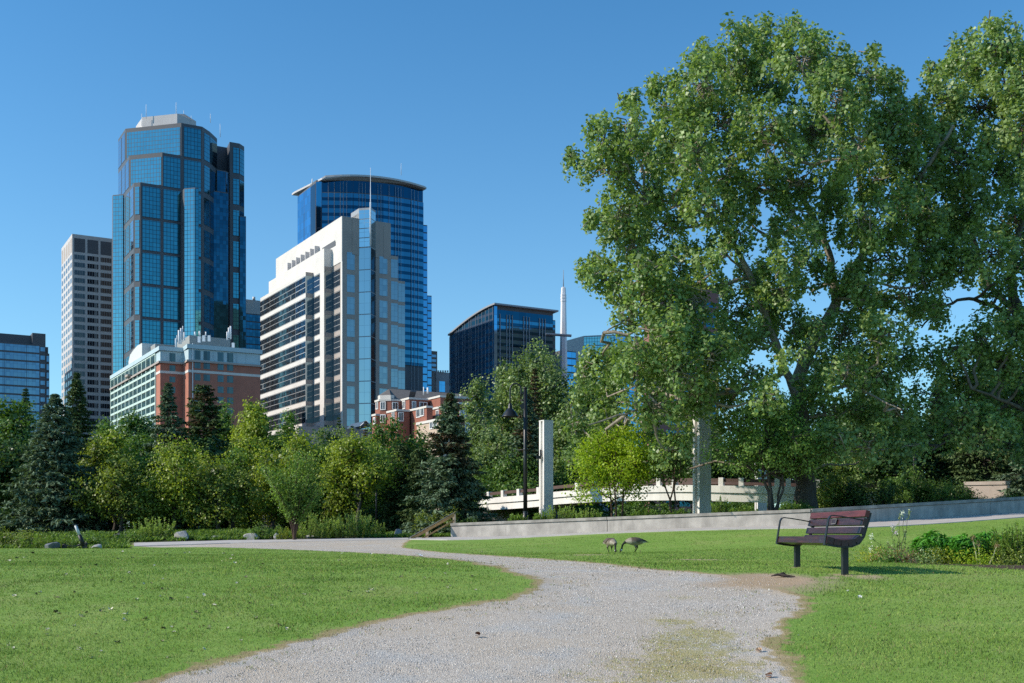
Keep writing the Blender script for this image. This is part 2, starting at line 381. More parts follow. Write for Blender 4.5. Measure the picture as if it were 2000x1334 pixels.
# ---- lawn material
def lawn_material():
    q = N('lawn_turf'); P = q.pos()
    n1 = q.noise(0.28, 4, P); n2 = q.noise(2.3, 5, P); n3 = q.noise(26, 4, P, 0.7); n4 = q.noise(90, 3, P, 0.8)
    c = q.ramp(n1, [(0.3, (0.170, 0.300, 0.050)), (0.55, (0.230, 0.355, 0.070)), (0.75, (0.310, 0.400, 0.105))])
    c = q.mix(q.ramp(n2, [(0.45, (0, 0, 0)), (0.8, (0.55, 0.55, 0.55))]), c, (0.36, 0.42, 0.125))
    c = q.mix(q.ramp(n3, [(0.35, (0.55, 0.55, 0.55)), (0.6, (0, 0, 0))]), c, (0.100, 0.200, 0.026))
    c = q.mix(q.ramp(n4, [(0.56, (0, 0, 0)), (0.70, (0.65, 0.65, 0.65))]), c, (0.46, 0.52, 0.20))
    sd = q.attr('sd'); fr = q.math('SUBTRACT', 1.0, q.math('DIVIDE', sd, q.math('ADD', 0.07, q.math('MULTIPLY', n2, 0.17))), clamp=True)
    dry = q.mix(n3, (0.30, 0.215, 0.105), (0.42, 0.33, 0.18))
    edge = q.ramp(q.math('ADD', fr, q.math('MULTIPLY', q.math('SUBTRACT', q.noise(9, 5, P, 0.75), 0.5), 2.2)), [(0.35, 0.0), (0.65, 0.9)])
    c = q.mix(q.math('MULTIPLY', edge, q.math('GREATER_THAN', fr, 0.01)), c, dry)
    worn = q.ramp(q.noise(0.55, 5, P, 0.65), [(0.55, 0.0), (0.72, 0.8)]); c = q.mix(q.math('MULTIPLY', worn, q.ramp(n3, [(0.35, 0.1), (0.6, 1.0)])), c, (0.36, 0.33, 0.14))
    dkp = q.ramp(q.noise(1.1, 4, q.scalev(P, (1, 1.7, 1)), 0.6), [(0.52, 0.0), (0.70, 0.55)]); c = q.mix(dkp, c, (0.150, 0.290, 0.036))
    c = q.mix(q.attr('dirt'), c, q.mix(n3, (0.36, 0.255, 0.165), (0.52, 0.39, 0.27)))
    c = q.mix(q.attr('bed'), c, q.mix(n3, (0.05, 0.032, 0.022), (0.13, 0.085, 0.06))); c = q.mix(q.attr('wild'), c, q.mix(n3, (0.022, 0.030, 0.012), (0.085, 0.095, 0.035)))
    q.base(c); q.set(Roughness=0.95); q.b.inputs['Specular IOR Level'].default_value = 0.1
    q.bump(q.math('ADD', q.math('MULTIPLY', n3, 0.6), q.math('MULTIPLY', n4, 0.5)), 0.35, 0.03)
    return q.m
def gravel_material():
    q = N('crushed_gravel'); P = q.pos()
    v = q.n('ShaderNodeTexVoronoi'); v.inputs['Scale'].default_value = 80; q.l(P, v.inputs['Vector'])
    v2 = q.n('ShaderNodeTexVoronoi'); v2.inputs['Scale'].default_value = 190; q.l(P, v2.inputs['Vector'])
    sep = q.n('ShaderNodeSeparateColor'); q.l(v.outputs['Color'], sep.inputs[0])
    sp2 = q.n('ShaderNodeSeparateColor'); q.l(v2.outputs['Color'], sp2.inputs[0])
    st = q.ramp(sep.outputs[0], [(0.0, (0.20, 0.18, 0.165)), (0.3, (0.46, 0.41, 0.37)), (0.65, (0.64, 0.565, 0.51)), (1.0, (0.82, 0.75, 0.69))])
    st2 = q.ramp(sp2.outputs[0], [(0.0, (0.28, 0.245, 0.22)), (1.0, (0.76, 0.68, 0.62))])
    c = q.mix(0.45, st, st2)
    n1 = q.noise(0.35, 4, P); n2 = q.noise(1.6, 5, P); n3 = q.noise(30, 4, P, 0.7)
    c = q.mix(q.ramp(n1, [(0.42, (0, 0, 0)), (0.60, (0.8, 0.8, 0.8))]), c, q.mix(n3, (0.42, 0.35, 0.285), (0.62, 0.53, 0.445)))
    c = q.mix(q.ramp(n2, [(0.5, (0, 0, 0)), (0.68, (0.7, 0.7, 0.7))]), c, q.mix(n3, (0.34, 0.34, 0.355), (0.60, 0.60, 0.61)))
    sd = q.attr('sd')
    fr = q.math('SUBTRACT', 1.0, q.math('DIVIDE', q.math('MULTIPLY', sd, -1), q.math('ADD', 0.03, q.math('MULTIPLY', n2, 0.20))), clamp=True)
    edge = q.ramp(q.math('ADD', fr, q.math('MULTIPLY', q.math('SUBTRACT', q.noise(9, 5, P, 0.75), 0.5), 2.2)), [(0.40, 0.0), (0.7, 0.85)])
    c = q.mix(q.math('MULTIPLY', edge, q.math('GREATER_THAN', fr, 0.01)), c, q.mix(n3, (0.30, 0.225, 0.115), (0.46, 0.37, 0.20)))
    mo = q.ramp(q.math('ADD', q.attr('moss'), q.math('MULTIPLY', q.math('SUBTRACT', q.noise(14, 6, P, 0.8), 0.5), 2.6)), [(0.62, 0.0), (1.05, 1.0)]); mo = q.math('MULTIPLY', mo, q.math('GREATER_THAN', q.attr('moss'), 0.02))
    c = q.mix(q.math('MULTIPLY', mo, 0.7), c, q.mix(n3, (0.24, 0.25, 0.06), (0.50, 0.40, 0.13)))
    c = q.mix(q.attr('dirt'), c, q.mix(n3, (0.38, 0.27, 0.18), (0.55, 0.42, 0.30)))
    c = q.mix(1.0, c, (0.975, 0.950, 0.875), 'MULTIPLY'); q.base(c); q.set(Roughness=0.95); q.b.inputs['Specular IOR Level'].default_value = 0.1
    q.bump(q.math('ADD', v.outputs['Distance'], q.math('MULTIPLY', n3, 0.6)), 0.45, 0.015)
    return q.m
M_LAWN = lawn_material(); M_GRAVEL = gravel_material()
# ---- the ground sheet, split along the ragged edge of the gravel
def ground():
    ys = [-8.0]
    while ys[-1] < 118: ys.append(ys[-1]+(0.5 if ys[-1] < 4 else 0.022+0.0062*max(ys[-1]-4, 0)))
    ys = np.array(ys); nx = 520; s = np.linspace(-0.62, 0.62, nx)
    X = s[None]*(np.abs(ys)[:, None]+9); Y = np.repeat(ys[:, None], nx, 1)
    x = X.ravel(); y = Y.ravel(); z = T(x, y)
    sd, dirt, moss, bed = masks(x, y)
    z = z-0.012*np.clip(-sd*4, 0, 1)+0.008*fbm(x*3, y*3, 77, 3)
    V = np.stack([x, y, z], -1)
    ny = len(ys); i = np.arange((ny-1)*nx).reshape(ny-1, nx)[:, :-1].ravel()
    Q = np.stack([i, i+1, i+nx+1, i+nx], -1)
    g = sd[Q].mean(1) < 0
    for nm, sel, mt in (('lawn', ~g, M_LAWN), ('gravel_path', g, M_GRAVEL)):
        q = Q[sel]; u, inv = np.unique(q, return_inverse=True)
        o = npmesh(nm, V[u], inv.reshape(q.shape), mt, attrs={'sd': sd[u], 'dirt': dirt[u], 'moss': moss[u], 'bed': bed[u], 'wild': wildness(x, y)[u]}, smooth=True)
        tag(o, kind='structure')
ground()
# ---- land and river flats out to the horizon
q = N('far_ground'); q.base(q.ramp(q.noise(0.02, 5, q.pos()), [(0.35, (0.07, 0.085, 0.05)), (0.65, (0.14, 0.14, 0.12))])); q.set(Roughness=0.95)
m = MB(); m.face([(-9000, -9000, -1.2), (9000, -9000, -1.2), (9000, 9000, -1.2), (-9000, 9000, -1.2)])
tag(m.build('ground', q.m), kind='structure')

# ---- concrete footpath: along the foot of the low wall and across behind the lawn
M_CONC = plain('footpath_concrete', (0.52, 0.47, 0.435), 0.85, var=0.10, scale=1.3, bump=0.25)
M_WALL = plain('wall_concrete', (0.445, 0.41, 0.37), 0.85, var=0.18, scale=1.6, bump=0.3, stain=0.6, pock=0.55)
M_CAP = plain('wall_cap_concrete', (0.37, 0.345, 0.31), 0.88, var=0.25, scale=2.5, bump=0.3, stain=0.6, pock=0.6)
WALLP = [(880, 57.0, 1050, 1022), (1584, 49.0, 1027, 994), (2000, 54.0, 1001, 970), (2230, 58.0, 986, 956)]      # column, distance, base row, top row
def wall_pt(px):
    for (a, b) in zip(WALLP[:-1], WALLP[1:]):
        if px <= b[0] or b is WALLP[-1]:
            A = W(a[0], a[1]); B = W(b[0], b[1]); d = B-A; p = along(A, d/np.hypot(*d), px)
            t = np.hypot(*(p-A))/np.hypot(*d)
            zb = Z(a[2], a[1])*(1-t)+Z(b[2], b[1])*t; zt = Z(a[3], a[1])*(1-t)+Z(b[3], b[1])*t
            return p, zb, zt
def strip(name, mat, rows, thick=0.12, lift=0.03):
    """rows: list of (near point xy, far point xy); a slab that follows the ground"""
    mb = MB(); nr = []
    for (a, b), (c, d) in zip(rows[:-1], rows[1:]):
        for t in np.linspace(0, 1, 9)[:-1]: nr.append((np.asarray(a)*(1-t)+np.asarray(c)*t, np.asarray(b)*(1-t)+np.asarray(d)*t))
    nr.append((np.asarray(rows[-1][0]), np.asarray(rows[-1][1])))
    K = 5; g = []
    for a, b in nr:
        row = [a*(1-s)+b*s for s in np.linspace(0, 1, K)]
        g.append([(p[0], p[1], T1(p[0], p[1])+lift) for p in row])
    for r0, r1 in zip(g[:-1], g[1:]):
        for i in range(K-1): mb.face([r0[i], r1[i], r1[i+1], r0[i+1]], sm=True)
        for i in (0, K-1):
            lo0 = (*r0[i][:2], r0[i][2]-thick); lo1 = (*r1[i][:2], r1[i][2]-thick)
            mb.face([lo0, lo1, r1[i], r0[i]] if i == 0 else [r0[i], r1[i], lo1, lo0])
    return tag(mb.build(name, mat), kind='structure')
_rows = []
for pxn, pyn, pxf, df in ((262, 1062.5, 262, 58.0), (450, 1062, 450, 58.5), (640, 1058.5, 640, 58.0), (800, 1055.5, 800, 57.6)):
    n_ = W(pxn, df-3.2); _rows.append((n_, W(pxf, df)))
for px, w in ((884, 4.6), (1080, 4.2), (1300, 4.0), (1500, 3.6), (1584, 3.6), (1700, 4.2), (1850, 4.8), (2000, 5.2), (2220, 5.6)):
    p, zb, zt = wall_pt(px); _rows.append((p+np.array([0.0, -w]), p+np.array([0, -0.02])))
strip('footpath', M_CONC, _rows)
strip('shaded_path', plain('asphalt_path', (0.08, 0.083, 0.09), 0.9, scale=2), [(W(170, 63), W(170, 65)), (W(240, 64), W(240, 67.0)), (W(400, 68), W(400, 72)), (W(560, 71), W(560, 75))])  # asphalt colour darkened to paint in the tree shade

# ---- grass blades and loose stones near the camera
def in_frame(x, y): return np.abs(x) < 0.47*y+0.4
def blades():
    xs, ys, hs, ws = [], [], [], []
    for d0, d1, dens, h, w in ((5.6, 9.5, 4600, 0.022, 0.0062), (9.5, 14, 2200, 0.022, 0.0085), (14, 20, 1000, 0.022, 0.012), (20, 32, 340, 0.023, 0.016), (32, 47, 120, 0.024, 0.021)):
        n = int(dens*(d1-d0)*0.94*(d0+d1)/2*1.08)
        y = RNG.uniform(d0, d1, n); x = RNG.uniform(-1, 1, n)*(0.47*d1+0.4)
        k = in_frame(x, y); xs.append(x[k]); ys.append(y[k]); n = k.sum()
        hs.append(h*RNG.uniform(0.5, 1.35, n)); ws.append(w*RNG.uniform(0.7, 1.3, n))
    x = np.concatenate(xs); y = np.concatenate(ys); h = np.concatenate(hs); w = np.concatenate(ws)
    sd, dirt, moss, bed = masks(x, y); r = RNG.random(len(x))
    keep = np.where(sd > 0, np.clip(0.25+sd*1.6, 0, 1), np.where(moss > 0.3, 0.30*moss*(vnoise(x*5, y*5, 17) > 0.4), 0.55*np.exp(sd*3.2)*(vnoise(x*6, y*6, 18) > 0.55)))
    keep = keep*(1-0.93*dirt)*(1-0.95*bed)
    # fewer blades on trodden earth and in the beds
    k = r < keep; x, y, h, w, sd, moss = x[k], y[k], h[k], w[k], sd[k], moss[k]; n = len(x)
    tuft = np.clip((vnoise(x*2.6, y*2.6, 71)-0.62)*4, 0, 1)*(vnoise(x*0.5, y*0.5, 72) > 0.45); h = h*np.where(sd < 0.05, 0.7, 1.0)*(0.7+0.7*vnoise(x*0.8, y*0.8, 3)+0.35*tuft)
    z = T(x, y); a = RNG.uniform(0, 2*PI, n); lean = RNG.normal(0, 0.55, (n, 2))*h[:, None]
    b = np.stack([x, y, z-0.004], -1); dx = np.stack([np.cos(a)*w/2, np.sin(a)*w/2, np.zeros(n)], -1)
    tip = b+np.concatenate([lean, h[:, None]], 1)
    V = np.stack([b-dx, b+dx, tip], 1).reshape(-1, 3); Fc = np.arange(3*n).reshape(n, 3)
    dry = np.clip(0.5-sd*2.6, 0, 1)*(RNG.random(n) < 0.75)
    var = np.clip(0.30*vnoise(x*0.5, y*0.5, 8)+0.35*vnoise(x*3.1, y*3.1, 12)+0.42*RNG.random(n)-0.08-0.12*tuft, 0, 0.85)
    var = np.where((dry > 0.2) | (RNG.random(n) < 0.05), 1.5, np.where(moss > 0.4, 0.95, var))
    q = N('grass_blade'); f = q.attr('var')
    c = q.ramp(q.math('DIVIDE', f, 1.6), [(0.0, (0.085, 0.200, 0.024)), (0.3, (0.270, 0.430, 0.070)), (0.55, (0.50, 0.60, 0.18)), (0.85, (0.42, 0.34, 0.16)), (1.0, (0.44, 0.35, 0.18))])
    q.base(c); q.set(Roughness=0.7); q.b.inputs['Specular IOR Level'].default_value = 0.12
    upv = q.n('ShaderNodeCombineXYZ'); upv.inputs[2].default_value = 1.0; gn = q.n('ShaderNodeNewGeometry'); av = q.n('ShaderNodeVectorMath', operation='MULTIPLY_ADD'); q.l(gn.outputs['Normal'], av.inputs[0]); av.inputs[1].default_value = (0.45,)*3; q.l(upv.outputs[0], av.inputs[2]); nv_ = q.n('ShaderNodeVectorMath', operation='NORMALIZE'); q.l(av.outputs[0], nv_.inputs[0]); q.l(nv_.outputs[0], q.b.inputs['Normal'])
    tr = q.n('ShaderNodeBsdfTranslucent'); q.l(c, tr.inputs['Color']); mx = q.n('ShaderNodeMixShader'); mx.inputs[0].default_value = 0.3
    q.l(q.b.outputs[0], mx.inputs[1]); q.l(tr.outputs[0], mx.inputs[2]); q.l(mx.outputs[0], q.out.inputs['Surface'])
    o = npmesh('grass', V, Fc, q.m, attrs={'var': np.repeat(var, 3)})
    tag(o, 'short mown grass of the lawn either side of the gravel path', 'grass', kind='stuff')
blades()
def pebbles():
    n = 110000; y = 5.6+(1-np.sqrt(1-RNG.random(n)))*16; x = RNG.uniform(-1, 1, n)*(0.47*y+0.4)
    sd, dirt, moss, bed = masks(x, y)
    k = (sd < 0.02) & (RNG.random(n) > 0.75*dirt) & (RNG.random(n) > 0.6*moss) & (RNG.random(n) < np.clip(-sd*4+0.15, 0, 1)); x, y = x[k], y[k]; n = len(x)
    r = RNG.uniform(0.0025, 0.0062, n)*(1+0.05*(y-6)); z = T(x, y)-0.012+r*0.15
    o8 = np.array([(1, 0, 0), (-1, 0, 0), (0, 1, 0), (0, -1, 0), (0, 0, 0.8), (0, 0, -0.8)], float)
    V = o8[None]*r[:, None, None]*RNG.uniform(0.6, 1.3, (n, 6, 1))
    a = RNG.uniform(0, PI, n); c, s = np.cos(a)[:, None], np.sin(a)[:, None]
    V = np.stack([V[..., 0]*c-V[..., 1]*s, V[..., 0]*s+V[..., 1]*c, V[..., 2]], -1)+np.stack([x, y, z], -1)[:, None]
    f = np.array([(0, 2, 4), (2, 1, 4), (1, 3, 4), (3, 0, 4), (2, 0, 5), (1, 2, 5), (3, 1, 5), (0, 3, 5)])
    Fc = (f[None]+6*np.arange(n)[:, None, None]).reshape(-1, 3)
    q = N('gravel_stone'); q.base(q.ramp(q.attr('var'), [(0, (0.24, 0.22, 0.20)), (0.5, (0.55, 0.50, 0.46)), (1, (0.82, 0.77, 0.72))])); q.set(Roughness=0.85)
    o = npmesh('gravel_stones', V.reshape(-1, 3), Fc, q.m, attrs={'var': np.repeat(RNG.random(n), 6)})
    tag(o, 'loose crushed grey stones lying on the gravel path', 'gravel', kind='stuff')
pebbles()
# ================================================================== plants
def nrm(v): return v/(np.linalg.norm(v, axis=-1, keepdims=True)+1e-9)
def leaf_quads(c, nr, size, asp=0.8, axis=None):
    """kite-shaped leaves at c facing nr; returns (4n,3) points"""
    n = len(c); nr = nrm(nr)
    ax = RNG.normal(size=(n, 3)) if axis is None else axis
    u = nrm(ax-nr*(ax*nr).sum(-1, keepdims=True)); w = np.cross(nr, u)
    s = (np.asarray(size)*np.ones(n))[:, None]
    fold = nr*s*0.10
    return np.stack([c-u*s*0.5, c+w*s*asp*0.5-u*s*0.08+fold, c+u*s*0.55, c-w*s*asp*0.5-u*s*0.08+fold], 1).reshape(-1, 3)
def quads(n): return np.arange(4*n).reshape(n, 4)
class Tubes:
    """many thin tapered tubes in one numpy mesh"""
    def __init__(s, n=4): s.n = n; s.V = []; s.F = []; s.b = 0
    def add(s, pts, rad):
        pts = np.asarray(pts, float); m = len(pts); n = s.n
        t = np.gradient(pts, axis=0); t = nrm(t)
        ref = np.array([0.3, 0.9, 0.2]); u = nrm(np.cross(t, ref)); w = np.cross(t, u)
        a = np.arange(n)*2*PI/n; rad = np.asarray(rad)*np.ones(m)
        V = pts[:, None]+rad[:, None, None]*(np.cos(a)[None, :, None]*u[:, None]+np.sin(a)[None, :, None]*w[:, None])
        i = np.arange((m-1)*n).reshape(m-1, n); j = np.roll(i, -1, 1)
        s.F.append(np.stack([i, j, j+n, i+n], -1).reshape(-1, 4)+s.b); s.V.append(V.reshape(-1, 3)); s.b += m*n
    def build(s, name, mat, parent, loc):
        if s.V: return npmesh(name, np.concatenate(s.V), np.concatenate(s.F), mat, parent, loc, smooth=True)
def bez(a, b, sag=0.0, k=5, wob=0.0, up=0.0):
    a = np.asarray(a, float); b = np.asarray(b, float); t = np.linspace(0, 1, k)[:, None]
    L = np.linalg.norm(b-a); p = a*(1-t)+b*t; p[:, 2] += (4*t*(1-t))[:, 0]*(up-sag)*L
    if wob: p[1:-1] += RNG.normal(0, wob*L, (k-2, 3))
    return p
LM = {  # leaf colours
 'cotton': leaf_mat('leaf_cottonwood', (0.072, 0.135, 0.030), (0.265, 0.350, 0.130), 0.38, 0.46, 0.55),
 'poplar': leaf_mat('leaf_poplar', (0.080, 0.130, 0.040), (0.240, 0.310, 0.115), 0.32, 0.42, 0.4),
 'green':  leaf_mat('leaf_green', (0.042, 0.092, 0.018), (0.140, 0.230, 0.048), 0.32),
 'mid':    leaf_mat('leaf_mid_green', (0.056, 0.112, 0.020), (0.185, 0.280, 0.060), 0.34),
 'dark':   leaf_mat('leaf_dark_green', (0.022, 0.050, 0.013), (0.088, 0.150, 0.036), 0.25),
 'yellow': leaf_mat('leaf_yellow_green', (0.098, 0.148, 0.020), (0.310, 0.365, 0.050), 0.38),
 'olive':  leaf_mat('leaf_olive', (0.068, 0.105, 0.017), (0.225, 0.270, 0.045), 0.34),
 'lime':   leaf_mat('leaf_lime', (0.120, 0.215, 0.012), (0.350, 0.430, 0.030), 0.4),
 'blue':   leaf_mat('needle_blue', (0.034, 0.062, 0.036), (0.135, 0.190, 0.115), 0.12, 0.7, 0.12),
 'spruce': leaf_mat('needle_green', (0.026, 0.050, 0.018), (0.095, 0.135, 0.052), 0.12, 0.7, 0.12),
 'brown':  leaf_mat('needle_brown', (0.050, 0.040, 0.020), (0.140, 0.100, 0.055), 0.1, 0.7, 0.2),
 'reed':   leaf_mat('leaf_willow', (0.090, 0.165, 0.035), (0.270, 0.360, 0.105), 0.35),
 'lily':   leaf_mat('leaf_lily', (0.030, 0.110, 0.012), (0.095, 0.280, 0.030), 0.25, 0.4, 0.4),
 'sedum':  leaf_mat('leaf_sedum', (0.130, 0.160, 0.010), (0.340, 0.360, 0.025), 0.3),
 'dry':    leaf_mat('leaf_dry', (0.110, 0.070, 0.035), (0.330, 0.240, 0.120), 0.3),
}
BK_DARK = bark_mat('bark_dark', (0.115, 0.093, 0.075)); BK_TAN = bark_mat('bark_tan', (0.40, 0.335, 0.265), 3.0); BK_RED = bark_mat('bark_reddish', (0.13, 0.075, 0.052))
def crown(lobes, clumps, leaves, size, sig=0.36, shell=0.45, asp=0.85, out=0.5, core=0.0, csize=0.42, zst=0.85):
    """lobes [(centre, radii)]: leaf clumps spread through each lobe, thicker towards its skin"""
    Cs, Ds, Ls = [], [], []
    for c, r in lobes:
        vol = (r[0]*r[1]*r[2])**(2/3); n = max(3, int(clumps*vol))
        d = nrm(RNG.normal(size=(n, 3))); rad = shell+(1-shell)*RNG.random(n)**0.7
        Cs.append(np.asarray(c)+d*rad[:, None]*np.asarray(r)); Ds.append(d); Ls.append(np.tile(c, (n, 1)))
    C = np.concatenate(Cs); D = np.concatenate(Ds); Lc = np.concatenate(Ls)
    m = RNG.poisson(leaves, len(C))+3
    idx = np.repeat(np.arange(len(C)), m); n = len(idx)
    g = RNG.normal(size=(n, 3)); g = g/np.maximum(1, np.linalg.norm(g, axis=1, keepdims=True)/1.9)*np.array([1, 1, zst])*sig
    P = C[idx]+g
    nr = D[idx]*out+nrm(g)*0.35+np.array([0, 0, 0.35])+RNG.normal(size=(n, 3))*0.55
    sz = size*RNG.uniform(0.65, 1.25, n)
    V = leaf_quads(P, nr, sz, asp)
    cv = RNG.random(len(C))
    var = np.clip(0.45*cv[idx]+0.55*RNG.random(n), 0, 1)
    if core:                                        # big inner leaves coloured dark, painting shade into the heart of each lobe
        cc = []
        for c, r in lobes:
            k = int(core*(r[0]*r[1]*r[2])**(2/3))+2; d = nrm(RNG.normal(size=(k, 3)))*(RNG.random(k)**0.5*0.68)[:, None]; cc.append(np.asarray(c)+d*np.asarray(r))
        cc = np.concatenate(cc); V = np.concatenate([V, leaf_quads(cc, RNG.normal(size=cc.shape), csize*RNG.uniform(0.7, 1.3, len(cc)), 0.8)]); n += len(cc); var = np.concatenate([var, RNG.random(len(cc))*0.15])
    return V, n, np.repeat(var, 4), C, Lc
def px_lobe(px, py, rx, ry, d, off=0.0, rz=None):
    s = d/F; dd = d+off
    return (np.array([(px-CX)/F*dd, dd, Z(py, dd)]), np.array([rx*s, (rz or min(rx, ry))*s, ry*s]))
def broadleaf(name, label, px, top, hw, base, d, col, size=0.17, clumps=5.0, leaves=26, group=None, bark=None, low=0.22, trunk_r=0.16, lobes_n=13, multi=1, cat='tree', asp=0.85, sig=0.33, lean=0.0, taper=0.0):
    """a tree or bush grown to the given column, height and half width at its distance"""
    s = d/F; g = G(px, d); loc = g.copy(); H = Z(top, d)-g[2]; R = hw*s*1.2
    root = thing(name, label, cat, loc, 0, group)
    zc = g[2]+H*(low+(1-low)/2); hz = H*(1-low)/2
    lobes = []
    for i in range(lobes_n):
        # lobes on an uneven ellipsoid, pointier at the top
        dv = nrm(RNG.normal(size=3)); f = RNG.uniform(0.45, 0.78)
        zz = dv[2]*f; wfac = (1-0.35*max(zz, 0)-taper*max(zz, -0.5))
        c = np.array([g[0]+dv[0]*f*R*wfac+lean*zz*R, g[1]+dv[1]*f*R*wfac*0.9, zc+zz*hz])
        r = RNG.uniform(0.32, 0.54); lobes.append((c, np.array([R*r, R*r*0.95, min(hz*r*1.05, R*r*1.5)])))
    lobes.append((np.array([g[0]+lean*0.6*R, g[1], zc+hz*0.72]), np.array([R*0.36, R*0.36, hz*0.29])))
    lobes.append((np.array([g[0], g[1], zc]), np.array([R*0.6, R*0.6, hz*0.6])))
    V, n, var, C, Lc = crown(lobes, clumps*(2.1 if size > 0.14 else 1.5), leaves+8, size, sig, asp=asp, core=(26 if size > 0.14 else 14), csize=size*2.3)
    k = V[:, 2].reshape(-1, 4).min(1) > g[2]+0.02
    V = V.reshape(-1, 4, 3)[k].reshape(-1, 3); var = var.reshape(-1, 4)[k].ravel(); n = int(k.sum())
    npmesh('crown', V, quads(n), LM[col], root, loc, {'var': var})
    tb = Tubes(6)
    tops = []
    for q in range(multi):
        a = 2*PI*q/max(multi, 1)+RNG.random(); sp = 0.0 if multi == 1 else 0.10+0.30*R
        b0 = g+np.array([math.cos(a)*0.08*(multi > 1), math.sin(a)*0.08*(multi > 1), -0.15])
        e = np.array([g[0]+math.cos(a)*sp, g[1]+math.sin(a)*sp*0.8, zc+hz*0.35])
        tb.add(bez(b0, e, wob=0.02, k=7), np.linspace(trunk_r/math.sqrt(multi), trunk_r*0.25/math.sqrt(multi), 7)); tops.append((b0, e))
    for c, r in lobes:
        b0, e = tops[RNG.integers(len(tops))]; t = np.clip((c[2]-g[2])/(e[2]-g[2]+1e-6)*0.75, 0.25, 0.95)
        tb.add(bez(b0*(1-t)+e*t, c, wob=0.05, k=5, sag=0.06), np.linspace(trunk_r*0.38, 0.02, 5))
    pick = RNG.permutation(len(C))[:160]
    for i in pick: tb.add(bez(Lc[i], C[i], wob=0.05, k=4), np.linspace(0.022, 0.006, 4))
    tb.build('trunk', bark or BK_DARK, root, loc)
    return root
def spruce(label, px, top, hw, base, d, col='blue', group=None, dens=1.0, droop=0.28, name='spruce_tree', brown=0.0, low=0.04, curve=0.9):
    s = d/F; g = G(px, d); loc = g.copy(); H = Z(top, d)-g[2]; R = hw*s
    root = thing(name, label, 'tree', loc, 0, group); tb = Tubes(5)
    tb.add(np.array([g+[0, 0, -0.1], g+[0, 0, H*0.5], g+[0, 0, H*0.99]]), [0.02*H, 0.011*H, 0.012])
    P, NR, AX, VR = [], [], [], []
    z = low*H; lv = 0
    while z < H*0.985:
        t = z/H; rr = 1.2*R*(1-t)**curve*RNG.uniform(0.78, 1.18)+0.04; nb = max(5, int((9 if t < 0.7 else 7)*RNG.uniform(0.8, 1.1)))
        a0 = RNG.random()*6.28
        for i in range(nb):
            if t < 0.85 and RNG.random() < 0.06: continue
            a = a0+2*PI*i/nb+RNG.normal(0, 0.15); L = rr*RNG.uniform(0.72, 1.18)
            dv = np.array([math.cos(a), math.sin(a), 0]); k = 7; q = np.linspace(0, 1, k)
            rise = 0.55*max(t-0.55, 0); dz = L*(rise*q-droop*q*(1-0.2)+0.30*droop*q**3)
            br = g+np.array([0, 0, z])+dv*(L*q)[:, None]; br[:, 2] += dz
            tb.add(br, np.linspace(0.014*L+0.008, 0.004, k))
            # side sprays: along the bough to both sides, hanging a little
            nsp = int(max(7, 38*L/ max(R, 0.1)*dens*min(1.0, 0.35+R/2.6)))
            ts = RNG.uniform(0.08, 1.0, nsp)**0.75; sd = RNG.choice([-1, 1], nsp)
            b = np.stack([np.interp(ts, q, br[:, j]) for j in range(3)], -1)
            side = np.array([-dv[1], dv[0], 0])*sd[:, None]; w = (L*0.42*(1-ts*0.6)+0.06)*RNG.uniform(0.3, 1.0, nsp)
            dirv = nrm(side*0.75+dv*0.7+np.array([0, 0, -0.22])+RNG.normal(0, 0.16, (nsp, 3)))
            # each spray: several needle tufts along its twig
            for f in (0.30, 0.65, 1.0):
                P.append(b+dirv*(w*f)[:, None]+RNG.normal(0, 0.03, (nsp, 3))); AX.append(dirv+RNG.normal(0, 0.25, (nsp, 3)))
                NR.append(np.array([0, 0, 0.75])+RNG.normal(0, 0.55, (nsp, 3))+dv*0.25)
                VR.append(np.clip(0.15+0.35*f*ts+0.35*RNG.random(nsp)+(0.15 if f == 1.0 else 0), 0, 1))
        z += (0.30+0.25*(1-t))*max(0.55, H/16)*RNG.uniform(0.8, 1.2)/max(dens, 0.6)**0.3; lv += 1
    P, NR, AX, VR = map(np.concatenate, (P, NR, AX, VR)); n = len(P)
    sz = RNG.uniform(0.20, 0.40, n)*min(1.0, 0.45+R*0.22)
    V = leaf_quads(P, NR, sz, 0.34, AX)
    blot = vnoise(P[:, 0]*1.6+P[:, 1], P[:, 2]*1.6, int(px))
    dead = ((blot > 0.80-brown*1.2) & (RNG.random(n) < 0.75)).astype(float)*np.clip((P[:, 2]-g[2])/H*2.2-0.5, 0, 1) if brown else np.zeros(n)
    npmesh('needles', V, quads(n), LM[col], root, loc, {'var': np.repeat(VR, 4), 'dead': np.repeat(dead, 4)})
    tb.build('trunk', BK_DARK, root, loc)
    return root
